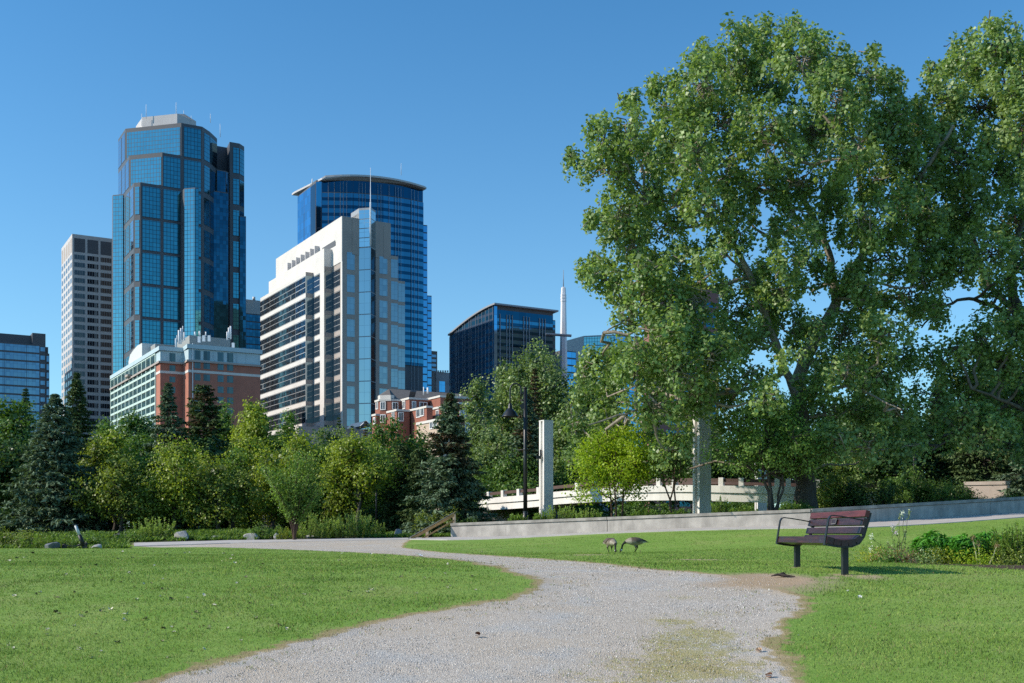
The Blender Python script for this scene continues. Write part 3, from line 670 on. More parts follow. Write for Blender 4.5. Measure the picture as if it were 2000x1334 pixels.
def shrub(label, px, top, hw, d, col, base_drop=0.0, size=0.10, dens=1.0, name='shrub', group=None, asp=0.6, deep=None, cat='shrub', lobes_n=9):
    s = d/F; g = G(px, d); loc = g.copy(); H = max(Z(top, d)-g[2], 0.12); R = hw*s; Dp = deep or min(R, 1.6)
    root = thing(name, label, cat, loc, 0, group); lobes = []
    for i in range(lobes_n):
        u = RNG.uniform(-0.75, 0.75); hh = H*(1-0.35*u*u)*RNG.uniform(0.55, 0.95)
        lobes.append((np.array([g[0]+u*R, g[1]+RNG.uniform(-0.6, 0.6)*Dp, g[2]+hh*0.52]), np.array([R*RNG.uniform(0.25, 0.4), Dp*0.5, hh*0.48])))
    V, n, var, C, Lc = crown(lobes, 34*dens, 26, size, 0.16, shell=0.45, asp=asp, out=0.6, core=40*min(dens, 1.5), csize=size*2.2)
    k = V[:, 2].reshape(-1, 4).min(1) > g[2]-0.1; V = V.reshape(-1, 4, 3)[k].reshape(-1, 3); var = var.reshape(-1, 4)[k].ravel()
    npmesh('foliage', V, quads(int(k.sum())), LM[col], root, loc, {'var': var})
    tb = Tubes(4)
    for i in (RNG.permutation(len(C))[:70] if H > 0.4 else []): tb.add(bez(np.array([g[0]+(C[i][0]-g[0])*0.5, g[1]+(C[i][1]-g[1])*0.5, g[2]-0.05]), C[i], wob=0.04, k=4), np.linspace(0.02, 0.005, 4))
    tb.build('stems', BK_DARK, root, loc)
    return root
def shoots(label, px, top, hw, d, col='reed', n=60, name='willow_clump', group=None, leaf=0.09, spread=0.25, cat='plant', per=46, asp=0.22):
    """a clump of upright leafy shoots"""
    s = d/F; g = G(px, d); loc = g.copy(); H = Z(top, d)-g[2]; R = hw*s
    root = thing(name, label, cat, loc, 0, group); tb = Tubes(3); P, NR, AX, VR = [], [], [], []
    for i in range(n):
        u = RNG.uniform(-1, 1)*0.85; v = RNG.uniform(-1, 1); h = H*(1-0.45*abs(u)**1.6)*RNG.uniform(0.45, 1.05)
        b = np.array([g[0]+u*R*0.8, g[1]+v*min(R, 1.2)*0.7, 0]); b[2] = T1(b[0], b[1])-0.03
        e = b+np.array([u*spread*h+RNG.normal(0, 0.07)*h, RNG.normal(0, 0.1)*h, h])
        p = bez(b, e, k=5, wob=0.015); tb.add(p, np.linspace(0.010, 0.003, 5))
        m = int(per*RNG.uniform(0.7, 1.2)); t = RNG.uniform(0.08, 1, m); q = np.stack([np.interp(t, np.linspace(0, 1, 5), p[:, j]) for j in range(3)], -1)
        a = RNG.uniform(0, 6.28, m); ax = np.stack([np.cos(a), np.sin(a), np.full(m, 0.8)], -1)
        P.append(q+nrm(ax)*leaf*0.4); AX.append(ax); NR.append(np.stack([-np.cos(a)*0.6, -np.sin(a)*0.6, np.full(m, 0.7)], -1)+RNG.normal(0, 0.3, (m, 3))); VR.append(0.2+0.5*t+0.3*RNG.random(m))
    P, NR, AX, VR = map(np.concatenate, (P, NR, AX, VR)); k = len(P)
    V = leaf_quads(P, NR, leaf*RNG.uniform(0.7, 1.5, k), asp, AX)
    npmesh('foliage', V, quads(k), LM[col], root, loc, {'var': np.repeat(np.clip(VR, 0, 1), 4)})
    tb.build('stems', BK_DARK, root, loc)
    return root
# ================================================================== the trees of the photo, far to near
GT = 'trees massed behind the lawn'
# --- back row
broadleaf('broadleaf_tree', 'dark broadleaf tree at the far left edge below the low glass office', 12, 778, 62, 1035, 94, 'green', 0.20, 4.2, group=GT, low=0.08)
spruce('small dark spruce tip left of the two tall left-hand spruces', 50, 752, 38, 1035, 96, 'spruce', group=GT)
broadleaf('broadleaf_tree', 'mid green tree in front of the mint grid face of the brick hotel', 255, 800, 68, 1035, 95, 'green', 0.20, 4.2, group=GT, low=0.08)
broadleaf('broadleaf_tree', 'green tree top between the white office tower and the hotel', 200, 812, 45, 1035, 97, 'mid', 0.20, 4.2, group=GT, low=0.08)
broadleaf('ash_tree', 'tall yellow-green ash in front of the right brick end of the hotel', 497, 772, 62, 1035, 92, 'yellow', 0.20, 4.4, group=GT, low=0.06)
broadleaf('ash_tree', 'yellow-green ash just left of the tallest ash, below the hotel windows', 440, 783, 42, 1035, 95, 'mid', 0.20, 4.4, group=GT, low=0.06)
broadleaf('ash_tree', 'green ash at the foot of the white banded office building', 560, 802, 50, 1035, 96, 'mid', 0.20, 4.4, group=GT, low=0.06)
broadleaf('broadleaf_tree', 'bluish green tree top right of the green ash, below the concrete front', 655, 832, 62, 1035, 97, 'poplar', 0.19, 4.4, group=GT, low=0.06)
broadleaf('broadleaf_tree', 'dense green tree in front of the red brick apartments', 770, 808, 54, 1035, 91, 'green', 0.20, 4.6, group=GT, low=0.06)
broadleaf('broadleaf_tree', 'green tree beside the large right-hand spruce, lower than the one by the apartments', 822, 830, 34, 1035, 93, 'green', 0.20, 4.4, group=GT, low=0.06)
for a, lb in (((662, 808, 11), 'narrow spruce tip before the white corner strip of the terraced office'), ((688, 826, 8), 'smallest spruce tip before the terraced office'), ((714, 818, 9), 'rust-brown dying spruce tip left of the brick apartments')):
    spruce(lb, a[0], a[1], a[2]+10, 1035, 132, 'brown' if 'rust' in lb else 'spruce', group=GT, dens=0.5)
broadleaf('broadleaf_tree', 'green tree hiding the foot of the brick apartments at their left corner', 738, 826, 36, 1035, 89, 'green', 0.19, 4.6, group=GT, low=0.06)
# --- middle: the spruces
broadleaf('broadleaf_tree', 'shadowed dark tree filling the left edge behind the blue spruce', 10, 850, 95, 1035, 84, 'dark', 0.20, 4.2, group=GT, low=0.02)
spruce('tallest spruce on the left, dark green, against the white office tower', 150, 726, 62, 1035, 78, 'spruce', group=GT, dens=1.2)
spruce('broad blue-green spruce on the left with long layered boughs', 108, 768, 100, 1030, 71, 'blue', group=GT, dens=1.35, droop=0.22)
spruce('blue spruce in front of the brick corner of the hotel', 328, 742, 66, 1035, 82, 'blue', group=GT, dens=1.2)
spruce('bushy dark spruce with brown cones right of the blue spruce by the hotel', 398, 746, 68, 1035, 85, 'spruce', group=GT, dens=1.2, brown=0.12, curve=0.6)
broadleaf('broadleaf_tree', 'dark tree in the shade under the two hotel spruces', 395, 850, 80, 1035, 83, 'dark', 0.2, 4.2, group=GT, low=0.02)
broadleaf('broadleaf_tree', 'dark green tree behind the yellow-green bush right of the broad spruce', 265, 850, 70, 1035, 82, 'green', 0.19, 4.4, group=GT, low=0.02)
broadleaf('maple_tree', 'yellow-green young maple right of the broad spruce', 222, 832, 44, 1035, 75, 'yellow', 0.15, 5.0, group=GT, low=0.15)
broadleaf('maple_tree', 'olive maple under the yellow-green young maple', 238, 892, 70, 1038, 70, 'olive', 0.15, 5.0, group=GT, low=0.04)
broadleaf('maple_tree', 'rounded yellow-olive maple below the blue spruce', 342, 858, 70, 1038, 71, 'yellow', 0.15, 5.4, group=GT, low=0.10)
broadleaf('maple_tree', 'dark olive maple right of the rounded yellow-olive one', 425, 902, 66, 1038, 70, 'olive', 0.15, 5.0, group=GT, low=0.04)
broadleaf('maple_tree', 'yellow-green maple below the tall ash', 487, 850, 56, 1038, 77, 'yellow', 0.16, 5.0, group=GT, low=0.08)
broadleaf('maple_tree', 'wide yellow-green maple behind the young upright tree', 580, 842, 74, 1038, 75, 'yellow', 0.16, 5.0, group=GT, low=0.06)
broadleaf('maple_tree', 'olive maple right of the wide yellow-green maple', 645, 862, 56, 1038, 76, 'olive', 0.16, 5.0, group=GT, low=0.06)
broadleaf('maple_tree', 'bright yellow-green maple left of the dark columnar trees', 700, 852, 66, 1038, 71, 'yellow', 0.15, 5.0, group=GT, low=0.22)
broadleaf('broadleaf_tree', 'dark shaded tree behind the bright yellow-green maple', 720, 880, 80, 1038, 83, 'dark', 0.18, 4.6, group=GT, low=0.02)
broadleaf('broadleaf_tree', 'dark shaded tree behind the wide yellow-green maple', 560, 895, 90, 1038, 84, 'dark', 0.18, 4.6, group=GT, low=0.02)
spruce('drooping dark conifer left of the large right-hand spruce', 785, 868, 40, 1035, 73, 'spruce', group=GT, dens=1.1, droop=0.75, curve=0.45, name='conifer_tree')
spruce('olive drooping conifer touching the large right-hand spruce', 818, 872, 32, 1035, 70, 'spruce', group=GT, dens=1.1, droop=0.75, curve=0.45, name='conifer_tree')
spruce('large spruce with brown cone-laden top before the brick apartments', 880, 766, 74, 1030, 64, 'blue', group=GT, dens=1.45, brown=0.16, droop=0.34, curve=0.8)
# --- poplars behind the bridge
GP = 'pale poplars behind the bridge'
for (px, tp, hw, d, lw), lb in (((1052, 664, 72, 95, 0.20), 'tallest pale poplar, rising behind the tall lamp post'), ((985, 695, 34, 96, 0.3), 'pale poplar with bare twigs left of the tallest poplar'),
                         ((938, 735, 42, 90, 0.10), 'leafy pale poplar at the corner of the brick apartments'), ((1160, 690, 46, 93, 0.2), 'pale poplar between the white spire and the giant cottonwood'),
                         ((1118, 740, 50, 88, 0.08), 'lower pale poplar below the white spire'), ((960, 830, 62, 85, 0.04), 'pale green poplar thicket right of the large spruce')):
    broadleaf('poplar_tree', lb, px, tp, hw, 1000, d, 'poplar', 0.19, 4.6, 24, group=GP, bark=BK_TAN, low=lw, trunk_r=0.18)
spruce('blue-green spruce behind the tall lamp post and the first white pylon', 1030, 765, 66, 990, 80, 'blue', group=GT, dens=1.1, brown=0.1)
spruce('brown topped thin spruce in front of the tallest poplar', 1045, 715, 36, 990, 84, 'spruce', group=GT, dens=0.8, brown=0.5)
broadleaf('broadleaf_tree', 'dark hedge-like tree behind the left span of the bridge', 1010, 885, 85, 985, 79, 'green', 0.17, 4.8, group=GT, low=0.02)
broadleaf('broadleaf_tree', 'dark tree behind the middle span of the bridge', 1190, 820, 95, 985, 83, 'green', 0.18, 4.6, group=GT, low=0.02)
broadleaf('broadleaf_tree', 'dark tree behind the second white pylon', 1370, 830, 105, 985, 80, 'dark', 0.18, 4.6, group=GT, low=0.02)
broadleaf('broadleaf_tree', 'dark tree behind the great cottonwood trunk', 1540, 790, 105, 985, 81, 'dark', 0.18, 4.6, group=GT, low=0.02)
# --- right: dark evergreens and shrubs in the shade of the cottonwoods
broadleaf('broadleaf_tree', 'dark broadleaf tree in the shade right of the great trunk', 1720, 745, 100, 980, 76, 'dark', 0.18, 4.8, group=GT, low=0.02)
spruce('dark shaded spruce at the right edge under the second cottonwood', 1925, 690, 100, 970, 73, 'spruce', group=GT, dens=1.1, droop=0.4)
spruce('dark spruce between the right lamp post and the right edge', 1840, 730, 80, 970, 77, 'spruce', group=GT, dens=1.0, droop=0.4)
spruce('pale blue spruce reaching in from the right edge', 2065, 790, 112, 965, 62, 'blue', group=GT, dens=1.1)
for (px, tp, hw, d, c), lb in (((1640, 878, 52, 57.5, 'olive'), 'brownish olive juniper right of the great trunk'), ((1705, 905, 62, 57, 'dark'), 'dark green lilac bush beside the juniper'),
                            ((1790, 888, 70, 60, 'green'), 'dark bush under the right lamp post'), ((1865, 915, 60, 62, 'dark'), 'low dark bush left of the pale planter wall'),
                            ((1560, 968, 24, 53, 'green'), 'small bush left of the great trunk foot')):
    shrub(lb, px, tp, hw, d, c, size=0.12, group='bushes behind the long wall', deep=1.5, lobes_n=12)
shrub('clipped green hedge on top of the bank at the right edge', 1960, 950, 110, 59, 'mid', size=0.09, name='hedge', deep=0.7, lobes_n=14, cat='hedge')
# --- under-storey behind the lawn
GU = 'undergrowth below the trees'
for i, (px, tp, hw, d, c) in enumerate(((-10, 985, 70, 70, 'dark'), (85, 990, 60, 76, 'dark'), (185, 975, 60, 80, 'dark'), (270, 965, 60, 82, 'dark'), (350, 960, 60, 84, 'dark'), (430, 965, 60, 84, 'dark'),
                               (510, 960, 60, 79, 'green'), (590, 965, 60, 80, 'dark'), (670, 975, 60, 80, 'dark'), (750, 975, 60, 77, 'dark'), (820, 985, 48, 72, 'dark'))):
    lbs = ['at the left edge', 'under the broad blue-green spruce', 'right of the broad spruce', 'under the olive maple', 'under the rounded yellow-olive maple', 'below the dark olive maple', 'left of the young upright tree',
           'behind the young upright tree', 'behind the willow shoots', 'under the bright yellow-green maple', 'under the drooping conifers']
    shrub('dark undergrowth bush '+lbs[i], px, tp, hw, d, c, size=0.14, group=GU, deep=1.6, dens=0.8)
for px, tp, hw, d, lb in ((1130, 958, 60, 80, 'left of the lime green tree'), (1250, 955, 70, 77, 'right of the lime green tree'), (1390, 955, 70, 76, 'right of the second white pylon'), (1500, 955, 60, 75, 'between the multi-stemmed tree stems'), (1600, 950, 60, 74, 'behind the great trunk')):
    shrub('shaded bush under the bridge '+lb, px, tp, hw, d, 'green', size=0.15, group='shaded bushes beyond the bridge', deep=1.6)
shrub('yellowish bush at the top of the wooden handrail', 862, 982, 48, 63, 'olive', size=0.10, group=GU)
for i, (px, tp, hw, d, c, lb) in enumerate(((188, 862, 44, 74, 'olive', 'olive maple wedged between the broad spruce and the yellow-green young maple'), (296, 884, 46, 75, 'mid', 'mid green maple between the olive one and the rounded yellow-olive one'), (388, 884, 44, 76, 'yellow', 'yellow-green maple top showing under the bushy dark spruce'),
        (455, 872, 40, 75, 'mid', 'mid green maple left of the yellow-green maple below the tall ash'), (532, 880, 44, 74, 'yellow', 'yellow-green maple just left of the young upright tree'), (622, 884, 40, 74, 'mid', 'mid green maple just right of the young upright tree'),
        (664, 905, 36, 72.5, 'olive', 'low olive maple above the tallest willow shoots'), (752, 868, 38, 77, 'mid', 'mid green maple above the bright yellow-green one, left of the dark conifers'), (120, 880, 50, 80, 'green', 'green tree behind the two left spruces'))):
    broadleaf('maple_tree', lb, px, tp, hw, 1038, d, c, 0.155, 5.0, group=GT, low=0.03)
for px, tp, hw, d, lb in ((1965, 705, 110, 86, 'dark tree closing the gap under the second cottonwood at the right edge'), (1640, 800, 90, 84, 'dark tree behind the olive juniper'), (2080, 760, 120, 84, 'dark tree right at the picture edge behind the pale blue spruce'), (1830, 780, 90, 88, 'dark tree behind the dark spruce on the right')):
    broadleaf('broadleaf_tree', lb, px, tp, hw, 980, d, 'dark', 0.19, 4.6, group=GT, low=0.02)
def ground_cover():
    n = 5200; px = RNG.uniform(-120, 900, n); d = np.where(px < 250, RNG.uniform(47.6, 66, n), RNG.uniform(58.8, 70, n)); x = (px-CX)/F*d; z = T(x, d)
    keep = vnoise(x*0.5, d*0.5, 91) > 0.30; x, d, z = x[keep], d[keep], z[keep]; k = 9; n = len(x); P = np.repeat(np.stack([x, d, z], -1), k, 0); a = RNG.uniform(0, 6.28, n*k); ax = np.stack([np.cos(a), np.sin(a), RNG.uniform(0.5, 1.8, n*k)], -1); ax = nrm(ax); L = RNG.uniform(0.12, 0.34, n*k)
    V = leaf_quads(P+ax*L[:, None]*0.4, np.stack([-np.cos(a), -np.sin(a), np.full(n*k, 0.7)], -1), L, 0.28, ax)
    o = npmesh('ground_cover', V, quads(n*k), LM['mid'], attrs={'var': np.repeat(RNG.random(n*k)*0.8, 4)}); tag(o, 'rough leafy ground cover below the trees behind the lawn', 'ground cover', kind='stuff')
ground_cover()
# --- young trees in the beds
def upright():
    px, d = 575, 57.5; g = G(px, d); root = thing('young_tree', 'young upright tree with fanned stems in the middle of the shrubs', 'tree', g); s = d/F
    tb = Tubes(5); P, D = [], []
    for i in range(36):
        a = RNG.uniform(-1, 1); b = RNG.uniform(-1, 1); h = (Z(862, d)-g[2])*(1-0.25*abs(a))*RNG.uniform(0.62, 1.04)
        e = g+np.array([a*76*s*(0.5+0.5*h/5), b*56*s*0.9, h]); st = g+np.array([a*0.05, b*0.05, RNG.uniform(0.1, 0.8)])
        p = bez(st, e, k=7, wob=0.015); p[:, :2] = st[:2]+(e[:2]-st[:2])*np.linspace(0, 1, 7)[:, None]**1.5; tb.add(p, np.linspace(0.035, 0.006, 7))
        m = 300; t = RNG.uniform(0.24, 1, m); q = np.stack([np.interp(t, np.linspace(0, 1, 7), p[:, j]) for j in range(3)], -1)
        P.append(q+RNG.normal(0, 0.12, (m, 3))*(0.5+t[:, None]*0.7)); D.append(RNG.normal(0, 0.8, (m, 3))+[-0.3, 0, 0.5])
    P = np.concatenate(P); D = np.concatenate(D); n = len(P)
    npmesh('crown', leaf_quads(P, D, 0.115*RNG.uniform(0.7, 1.2, n), 0.6), quads(n), LM['mid'], root, g, {'var': np.repeat(RNG.random(n), 4)})
    tb.add(np.array([g-[0, 0, 0.1], g+[0, 0, 0.4], g+[0.02, 0, 0.9]]), [0.11, 0.085, 0.06]); tb.build('trunk', BK_RED, root, g)
upright()
broadleaf('young_tree', 'lime green young tree behind the long wall', 1205, 832, 78, 1005, 54.5, 'lime', 0.10, 15, 32, low=0.24, trunk_r=0.11, multi=3, bark=BK_RED, sig=0.22, lobes_n=16)
broadleaf('young_tree', 'darker young tree with thin reddish stems right of the lime green one', 1308, 838, 44, 1000, 53.5, 'green', 0.11, 10, 28, low=0.42, trunk_r=0.10, multi=3, bark=BK_RED, sig=0.24, lobes_n=14)
broadleaf('young_tree', 'round multi-stemmed young tree left of the great trunk, behind the bench', 1508, 772, 118, 995, 51.8, 'mid', 0.105, 11, 30, low=0.34, trunk_r=0.17, multi=6, bark=BK_DARK, sig=0.24, lobes_n=20)
# --- front edge of the shrubbery
GW = 'weeds and willow shoots along the path'
shrub('yellow-olive bush at the left edge of the lawn', 30, 1018, 72, 51, 'olive', size=0.075, group=GW, dens=1.6)
shrub('yellow-green bush behind the kick scooter', 150, 1034, 62, 52, 'mid', size=0.07, group=GW, dens=1.6)
shoots('bright green weeds in front of the left-hand bush', 70, 1040, 34, 48.2, 'mid', 36, group=GW, leaf=0.10)
shoots('bright green weeds left of the kick scooter', 122, 1044, 30, 48.2, 'mid', 30, group=GW, leaf=0.10)
shoots('tall pale shoots left of the big pale boulder', 300, 1006, 44, 61, 'reed', 70, group=GW, leaf=0.13)
shrub('low green bush left of the tall pale shoots', 262, 1036, 34, 60, 'mid', size=0.07, group=GW)
shoots('few pale shoots alone on the shaded bank', 455, 1028, 12, 61, 'reed', 12, group=GW, leaf=0.11)
shrub('fresh green bush left of the young upright tree', 524, 1014, 34, 59.5, 'mid', size=0.085, group=GW, dens=1.4)
shoots('willow shoots right of the young upright tree', 612, 1000, 38, 59.5, 'reed', 60, group=GW, leaf=0.12)
shoots('tallest dense willow shoots left of the handrail', 692, 996, 46, 59.5, 'reed', 95, group=GW, leaf=0.12)
shoots('willow shoots between the two denser willow clumps', 648, 1010, 26, 60.5, 'reed', 50, group=GW, leaf=0.12)
shoots('last sparse willow shoots towards the handrail', 738, 1016, 16, 60, 'reed', 22, group=GW, leaf=0.11)
shoots('thin weeds round the foot of the young upright tree', 560, 1028, 26, 58.5, 'olive', 34, group=GW, leaf=0.09)

# --- planted bed behind the wall
def bed_behind_wall():
    mb = MB(); pts = []
    for px in (888, 1000, 1100, 1200, 1300, 1400, 1500, 1584, 1660, 1760, 1880, 2000, 2150, 2225):
        p, zb, zt = wall_pt(px); pts.append((p+np.array([0.0, 0.30]), zt-0.10))
    for (a, za), (b, zb) in zip(pts[:-1], pts[1:]):
        prev = None
        for k in range(6):
            y0, y1 = k*1.6, (k+1)*1.6; s0, s1 = (0.0 if k < 4 else -0.25*(k-3)), (0.0 if k+1 < 4 else -0.25*(k-2))
            mb.face([(a[0], a[1]+y0, za+s0), (b[0], b[1]+y0, zb+s0), (b[0], b[1]+y1, zb+s1), (a[0], a[1]+y1, za+s1)], sm=True)
    q = N('bed_soil'); q.base(q.ramp(q.noise(3, 5, q.pos()), [(0.3, (0.035, 0.045, 0.018)), (0.7, (0.09, 0.10, 0.04))])); q.set(Roughness=1.0)
    tag(mb.build('planting_bed', q.m), kind='structure')
bed_behind_wall()
_Told = T1
def T1(x, y):                                    # plants behind the wall stand on the raised bed
    z = _Told(x, y); px = CX+F*x/y
    if px > 890 and y > 47:
        p, zb, zt = wall_pt(min(max(px, 890), 2220)); dy = y-p[1]
        if 0.2 < dy < 9.5: return max(z, zt-0.10-max(0, (dy-6.4)*0.16))
    return z
GB = 'flowering weeds behind the long wall'
for (px, up, hw, c, n), lb in (((915, 10, 22, 'dark', 26), 'dark weeds behind the left end of the long wall'), ((1012, 16, 26, 'mid', 60), 'green weeds at the foot of the tall lamp post'), ((1095, 34, 34, 'reed', 45), 'tall pale weeds right of the first white pylon'),
                        ((1060, 18, 24, 'mid', 50), 'weeds with a few orange flowers below the first white pylon'), ((1150, 22, 36, 'reed', 50), 'tall weeds left of the lime green tree'), ((1262, 16, 40, 'mid', 50), 'weeds right of the lime green tree stem'),
                        ((1325, 12, 26, 'green', 50), 'low weeds left of the second white pylon'), ((1408, 34, 20, 'mid', 36), 'climbing weeds at the foot of the second white pylon'), ((1450, 14, 34, 'mid', 50), 'green weeds between the second pylon and the multi-stemmed tree'),
                        ((1540, 18, 26, 'green', 40), 'dark weeds left of the great trunk')):
    p, zb, zt = wall_pt(px); d = p[1]+1.1; t0 = CX  # rows above the wall top
    py = HY-(zt-CZ)*F/d-up
    shoots(lb, px, py, hw, d, c, n, name='weed_clump', group=GB, leaf=0.085, asp=0.4, per=34, spread=0.35)
# ================================================================== the two great cottonwoods
def cottonwood(label, base_px, d, lobes, limbs, side_rx, centre_px, seed, foot=None, bark=BK_TAN):
    global RNG
    RNG = np.random.default_rng(seed)
    g = G(base_px, d) if foot is None else foot
    root = thing('cottonwood_tree', label, 'tree', g)
    L = []
    for (px, py, rx, ry) in lobes:
        u = min(1.0, abs(px-centre_px)/side_rx); half = 5.5*math.sqrt(max(0.04, 1-u*u))
        L.append(px_lobe(px, py, rx, ry, d, RNG.uniform(-0.95, 0.15)*half if not ((px < 1265 and py > 735) or (1330 < px < 1430 and py > 818)) else RNG.uniform(3.8, 6.0)))
        if RNG.random() < 0.30: L.append(px_lobe(px+RNG.normal(0, 20), py+RNG.normal(0, 20), rx*0.85, ry*0.85, d, RNG.uniform(0.2, 0.95)*half))
    edge = []
    for (px, py, rx, ry) in lobes:                     # upright leafy sprays along the tops of the outer lobes
        if py > 620: continue
        for _ in range(3):
            a = RNG.uniform(-0.95, 0.95); edge.append(px_lobe(px+a*rx*0.9, py-ry*math.sqrt(1-a*a)*RNG.uniform(0.8, 1.08), rx*0.20, ry*0.34, d, RNG.uniform(-3, 3), rz=rx*0.25))
    L = L+edge; L = [L[i] for i in RNG.permutation(len(L))]
    V, n, var, C, Lc = crown(L, 15.0, 38, 0.182, 0.185, shell=0.3, asp=0.92, out=0.45, core=3, csize=0.28, zst=1.5)
    npmesh('crown', V, quads(n), LM['cotton'], root, g, {'var': var})
    trunk = Tubes(14); br = Tubes(8); tw = Tubes(4); nodes = []
    for i, (poly, r0, r1, off) in enumerate(limbs):
        p = np.array([[(px-CX)/F*(d+o), d+o, Z(py, d+o)] for (px, py), o in zip(poly, np.linspace(off[0], off[1], len(poly)))])
        if i == 0: p[0] = g+np.array([0, 0, -0.2])
        k = (len(p)-1)*5+1; ti = np.linspace(0, len(p)-1, k); q = np.stack([np.interp(ti, np.arange(len(p)), p[:, j]) for j in range(3)], -1)
        for _ in range(3): q[1:-1] = (q[:-2]+2*q[1:-1]+q[2:])/4
        q[1:-1] += RNG.normal(0, 0.03, (k-2, 3)); rad = np.linspace(r0, r1, k)
        if i == 0: rad[:4] = rad[:4]*np.array([1.45, 1.18, 1.06, 1.0])
        (trunk if i == 0 else br).add(q, rad); nodes.append(q)
    NN = np.concatenate(nodes)
    for c, r in L:
        if r[0] < 0.9: continue
        dd = np.linalg.norm((NN-c)*np.array([1, 1, 1.0]), axis=1)+np.maximum(NN[:, 2]-c[2], 0)*1.5; j = dd.argmin()
        br.add(bez(NN[j], c, sag=0.05, k=6, wob=0.045), np.linspace(0.085, 0.03, 6))
    for i in RNG.permutation(len(C))[:4600]:
        tw.add(bez(Lc[i]+RNG.normal(0, 0.25, 3), C[i], wob=0.06, k=4), np.linspace(0.030, 0.008, 4))
    trunk.build('trunk', BK_DARK, root, g); br.build('branches', bark, root, g); tw.build('twigs', bark, root, g)
    return root
L1 = [(1500, 96, 52, 56), (1445, 130, 62, 70), (1562, 120, 60, 70), (1500, 165, 70, 60), (1612, 122, 42, 55), (1640, 190, 62, 60), (1695, 165, 58, 66), (1742, 215, 42, 66), (1735, 270, 50, 50),
      (1375, 165, 58, 62), (1335, 225, 66, 60), (1298, 200, 30, 52), (1232, 250, 42, 58), (1265, 300, 56, 52), (1178, 285, 40, 46), (1185, 335, 56, 40), (1128, 322, 30, 18),
      (1262, 375, 72, 44), (1345, 300, 66, 66), (1420, 245, 66, 66), (1420, 335, 66, 56), (1505, 262, 66, 66), (1590, 262, 66, 66), (1665, 300, 54, 60), (1715, 345, 50, 50), (1765, 300, 34, 40),
      (1560, 350, 56, 46), (1490, 370, 52, 44), (1215, 418, 52, 38), (1300, 440, 66, 40), (1385, 400, 56, 46), (1240, 480, 46, 38), (1440, 450, 44, 40), (1630, 400, 42, 44), (1700, 430, 54, 54),
      (1190, 545, 46, 34), (1248, 545, 50, 40), (1322, 520, 56, 38), (1405, 505, 46, 34), (1520, 470, 36, 34), (1590, 470, 28, 26), (1760, 400, 54, 50), (1740, 500, 60, 50), (1800, 470, 54, 50), (1690, 560, 44, 40), (1770, 575, 54, 46), (1820, 545, 40, 40),
      (1370, 590, 60, 50), (1230, 625, 44, 38), (1300, 640, 60, 46), (1440, 600, 52, 44), (1530, 570, 44, 40), (1560, 640, 40, 40), (1480, 660, 52, 44), (1400, 680, 60, 50), (1650, 650, 56, 50), (1725, 650, 56, 46),
      (1180, 700, 42, 38), (1245, 720, 56, 46), (1325, 730, 60, 50), (1410, 755, 50, 40), (1640, 730, 56, 46), (1710, 735, 60, 50), (1770, 700, 46, 40), (1142, 770, 32, 34), (1185, 785, 52, 46), (1265, 795, 60, 40),
      (1122, 835, 28, 28), (1116, 898, 22, 24), (1150, 850, 40, 34), (1260, 850, 50, 30), (1350, 800, 46, 36), (1680, 800, 60, 44), (1750, 800, 56, 46), (1470, 735, 40, 34), (1620, 800, 46, 36), (1785, 255, 36, 50), (1795, 350, 40, 50), (1810, 425, 40, 44), (1830, 300, 30, 44), (1420, 800, 50, 40), (1300, 880, 44, 30), (1380, 850, 44, 34), (1640, 860, 50, 36), (1700, 870, 56, 36), (1770, 870, 50, 40), (1205, 750, 46, 40), (1150, 720, 34, 34), (1290, 770, 50, 40), (1360, 760, 50, 40), (1500, 780, 50, 34), (1590, 760, 40, 34), (1830, 620, 30, 26), (1690, 690, 60, 40), (1470, 545, 34, 30), (1540, 520, 36, 32), (1602, 545, 26, 26), (1505, 605, 40, 34), (1690, 610, 46, 36), (1590, 640, 30, 34), (1600, 700, 34, 34), (1540, 700, 26, 24), (1650, 560, 34, 26), (1560, 420, 36, 34), (1840, 520, 40, 36), (1660, 470, 30, 30), (1200, 462, 42, 32), (1172, 440, 24, 18), (1165, 538, 36, 28), (1215, 588, 44, 38), (1290, 598, 60, 48), (1345, 655, 60, 50), (1240, 680, 50, 42), (1300, 690, 56, 46), (1390, 700, 50, 42), (1180, 745, 40, 36), (1440, 660, 44, 40), (1320, 580, 44, 36), (1260, 520, 40, 30)]
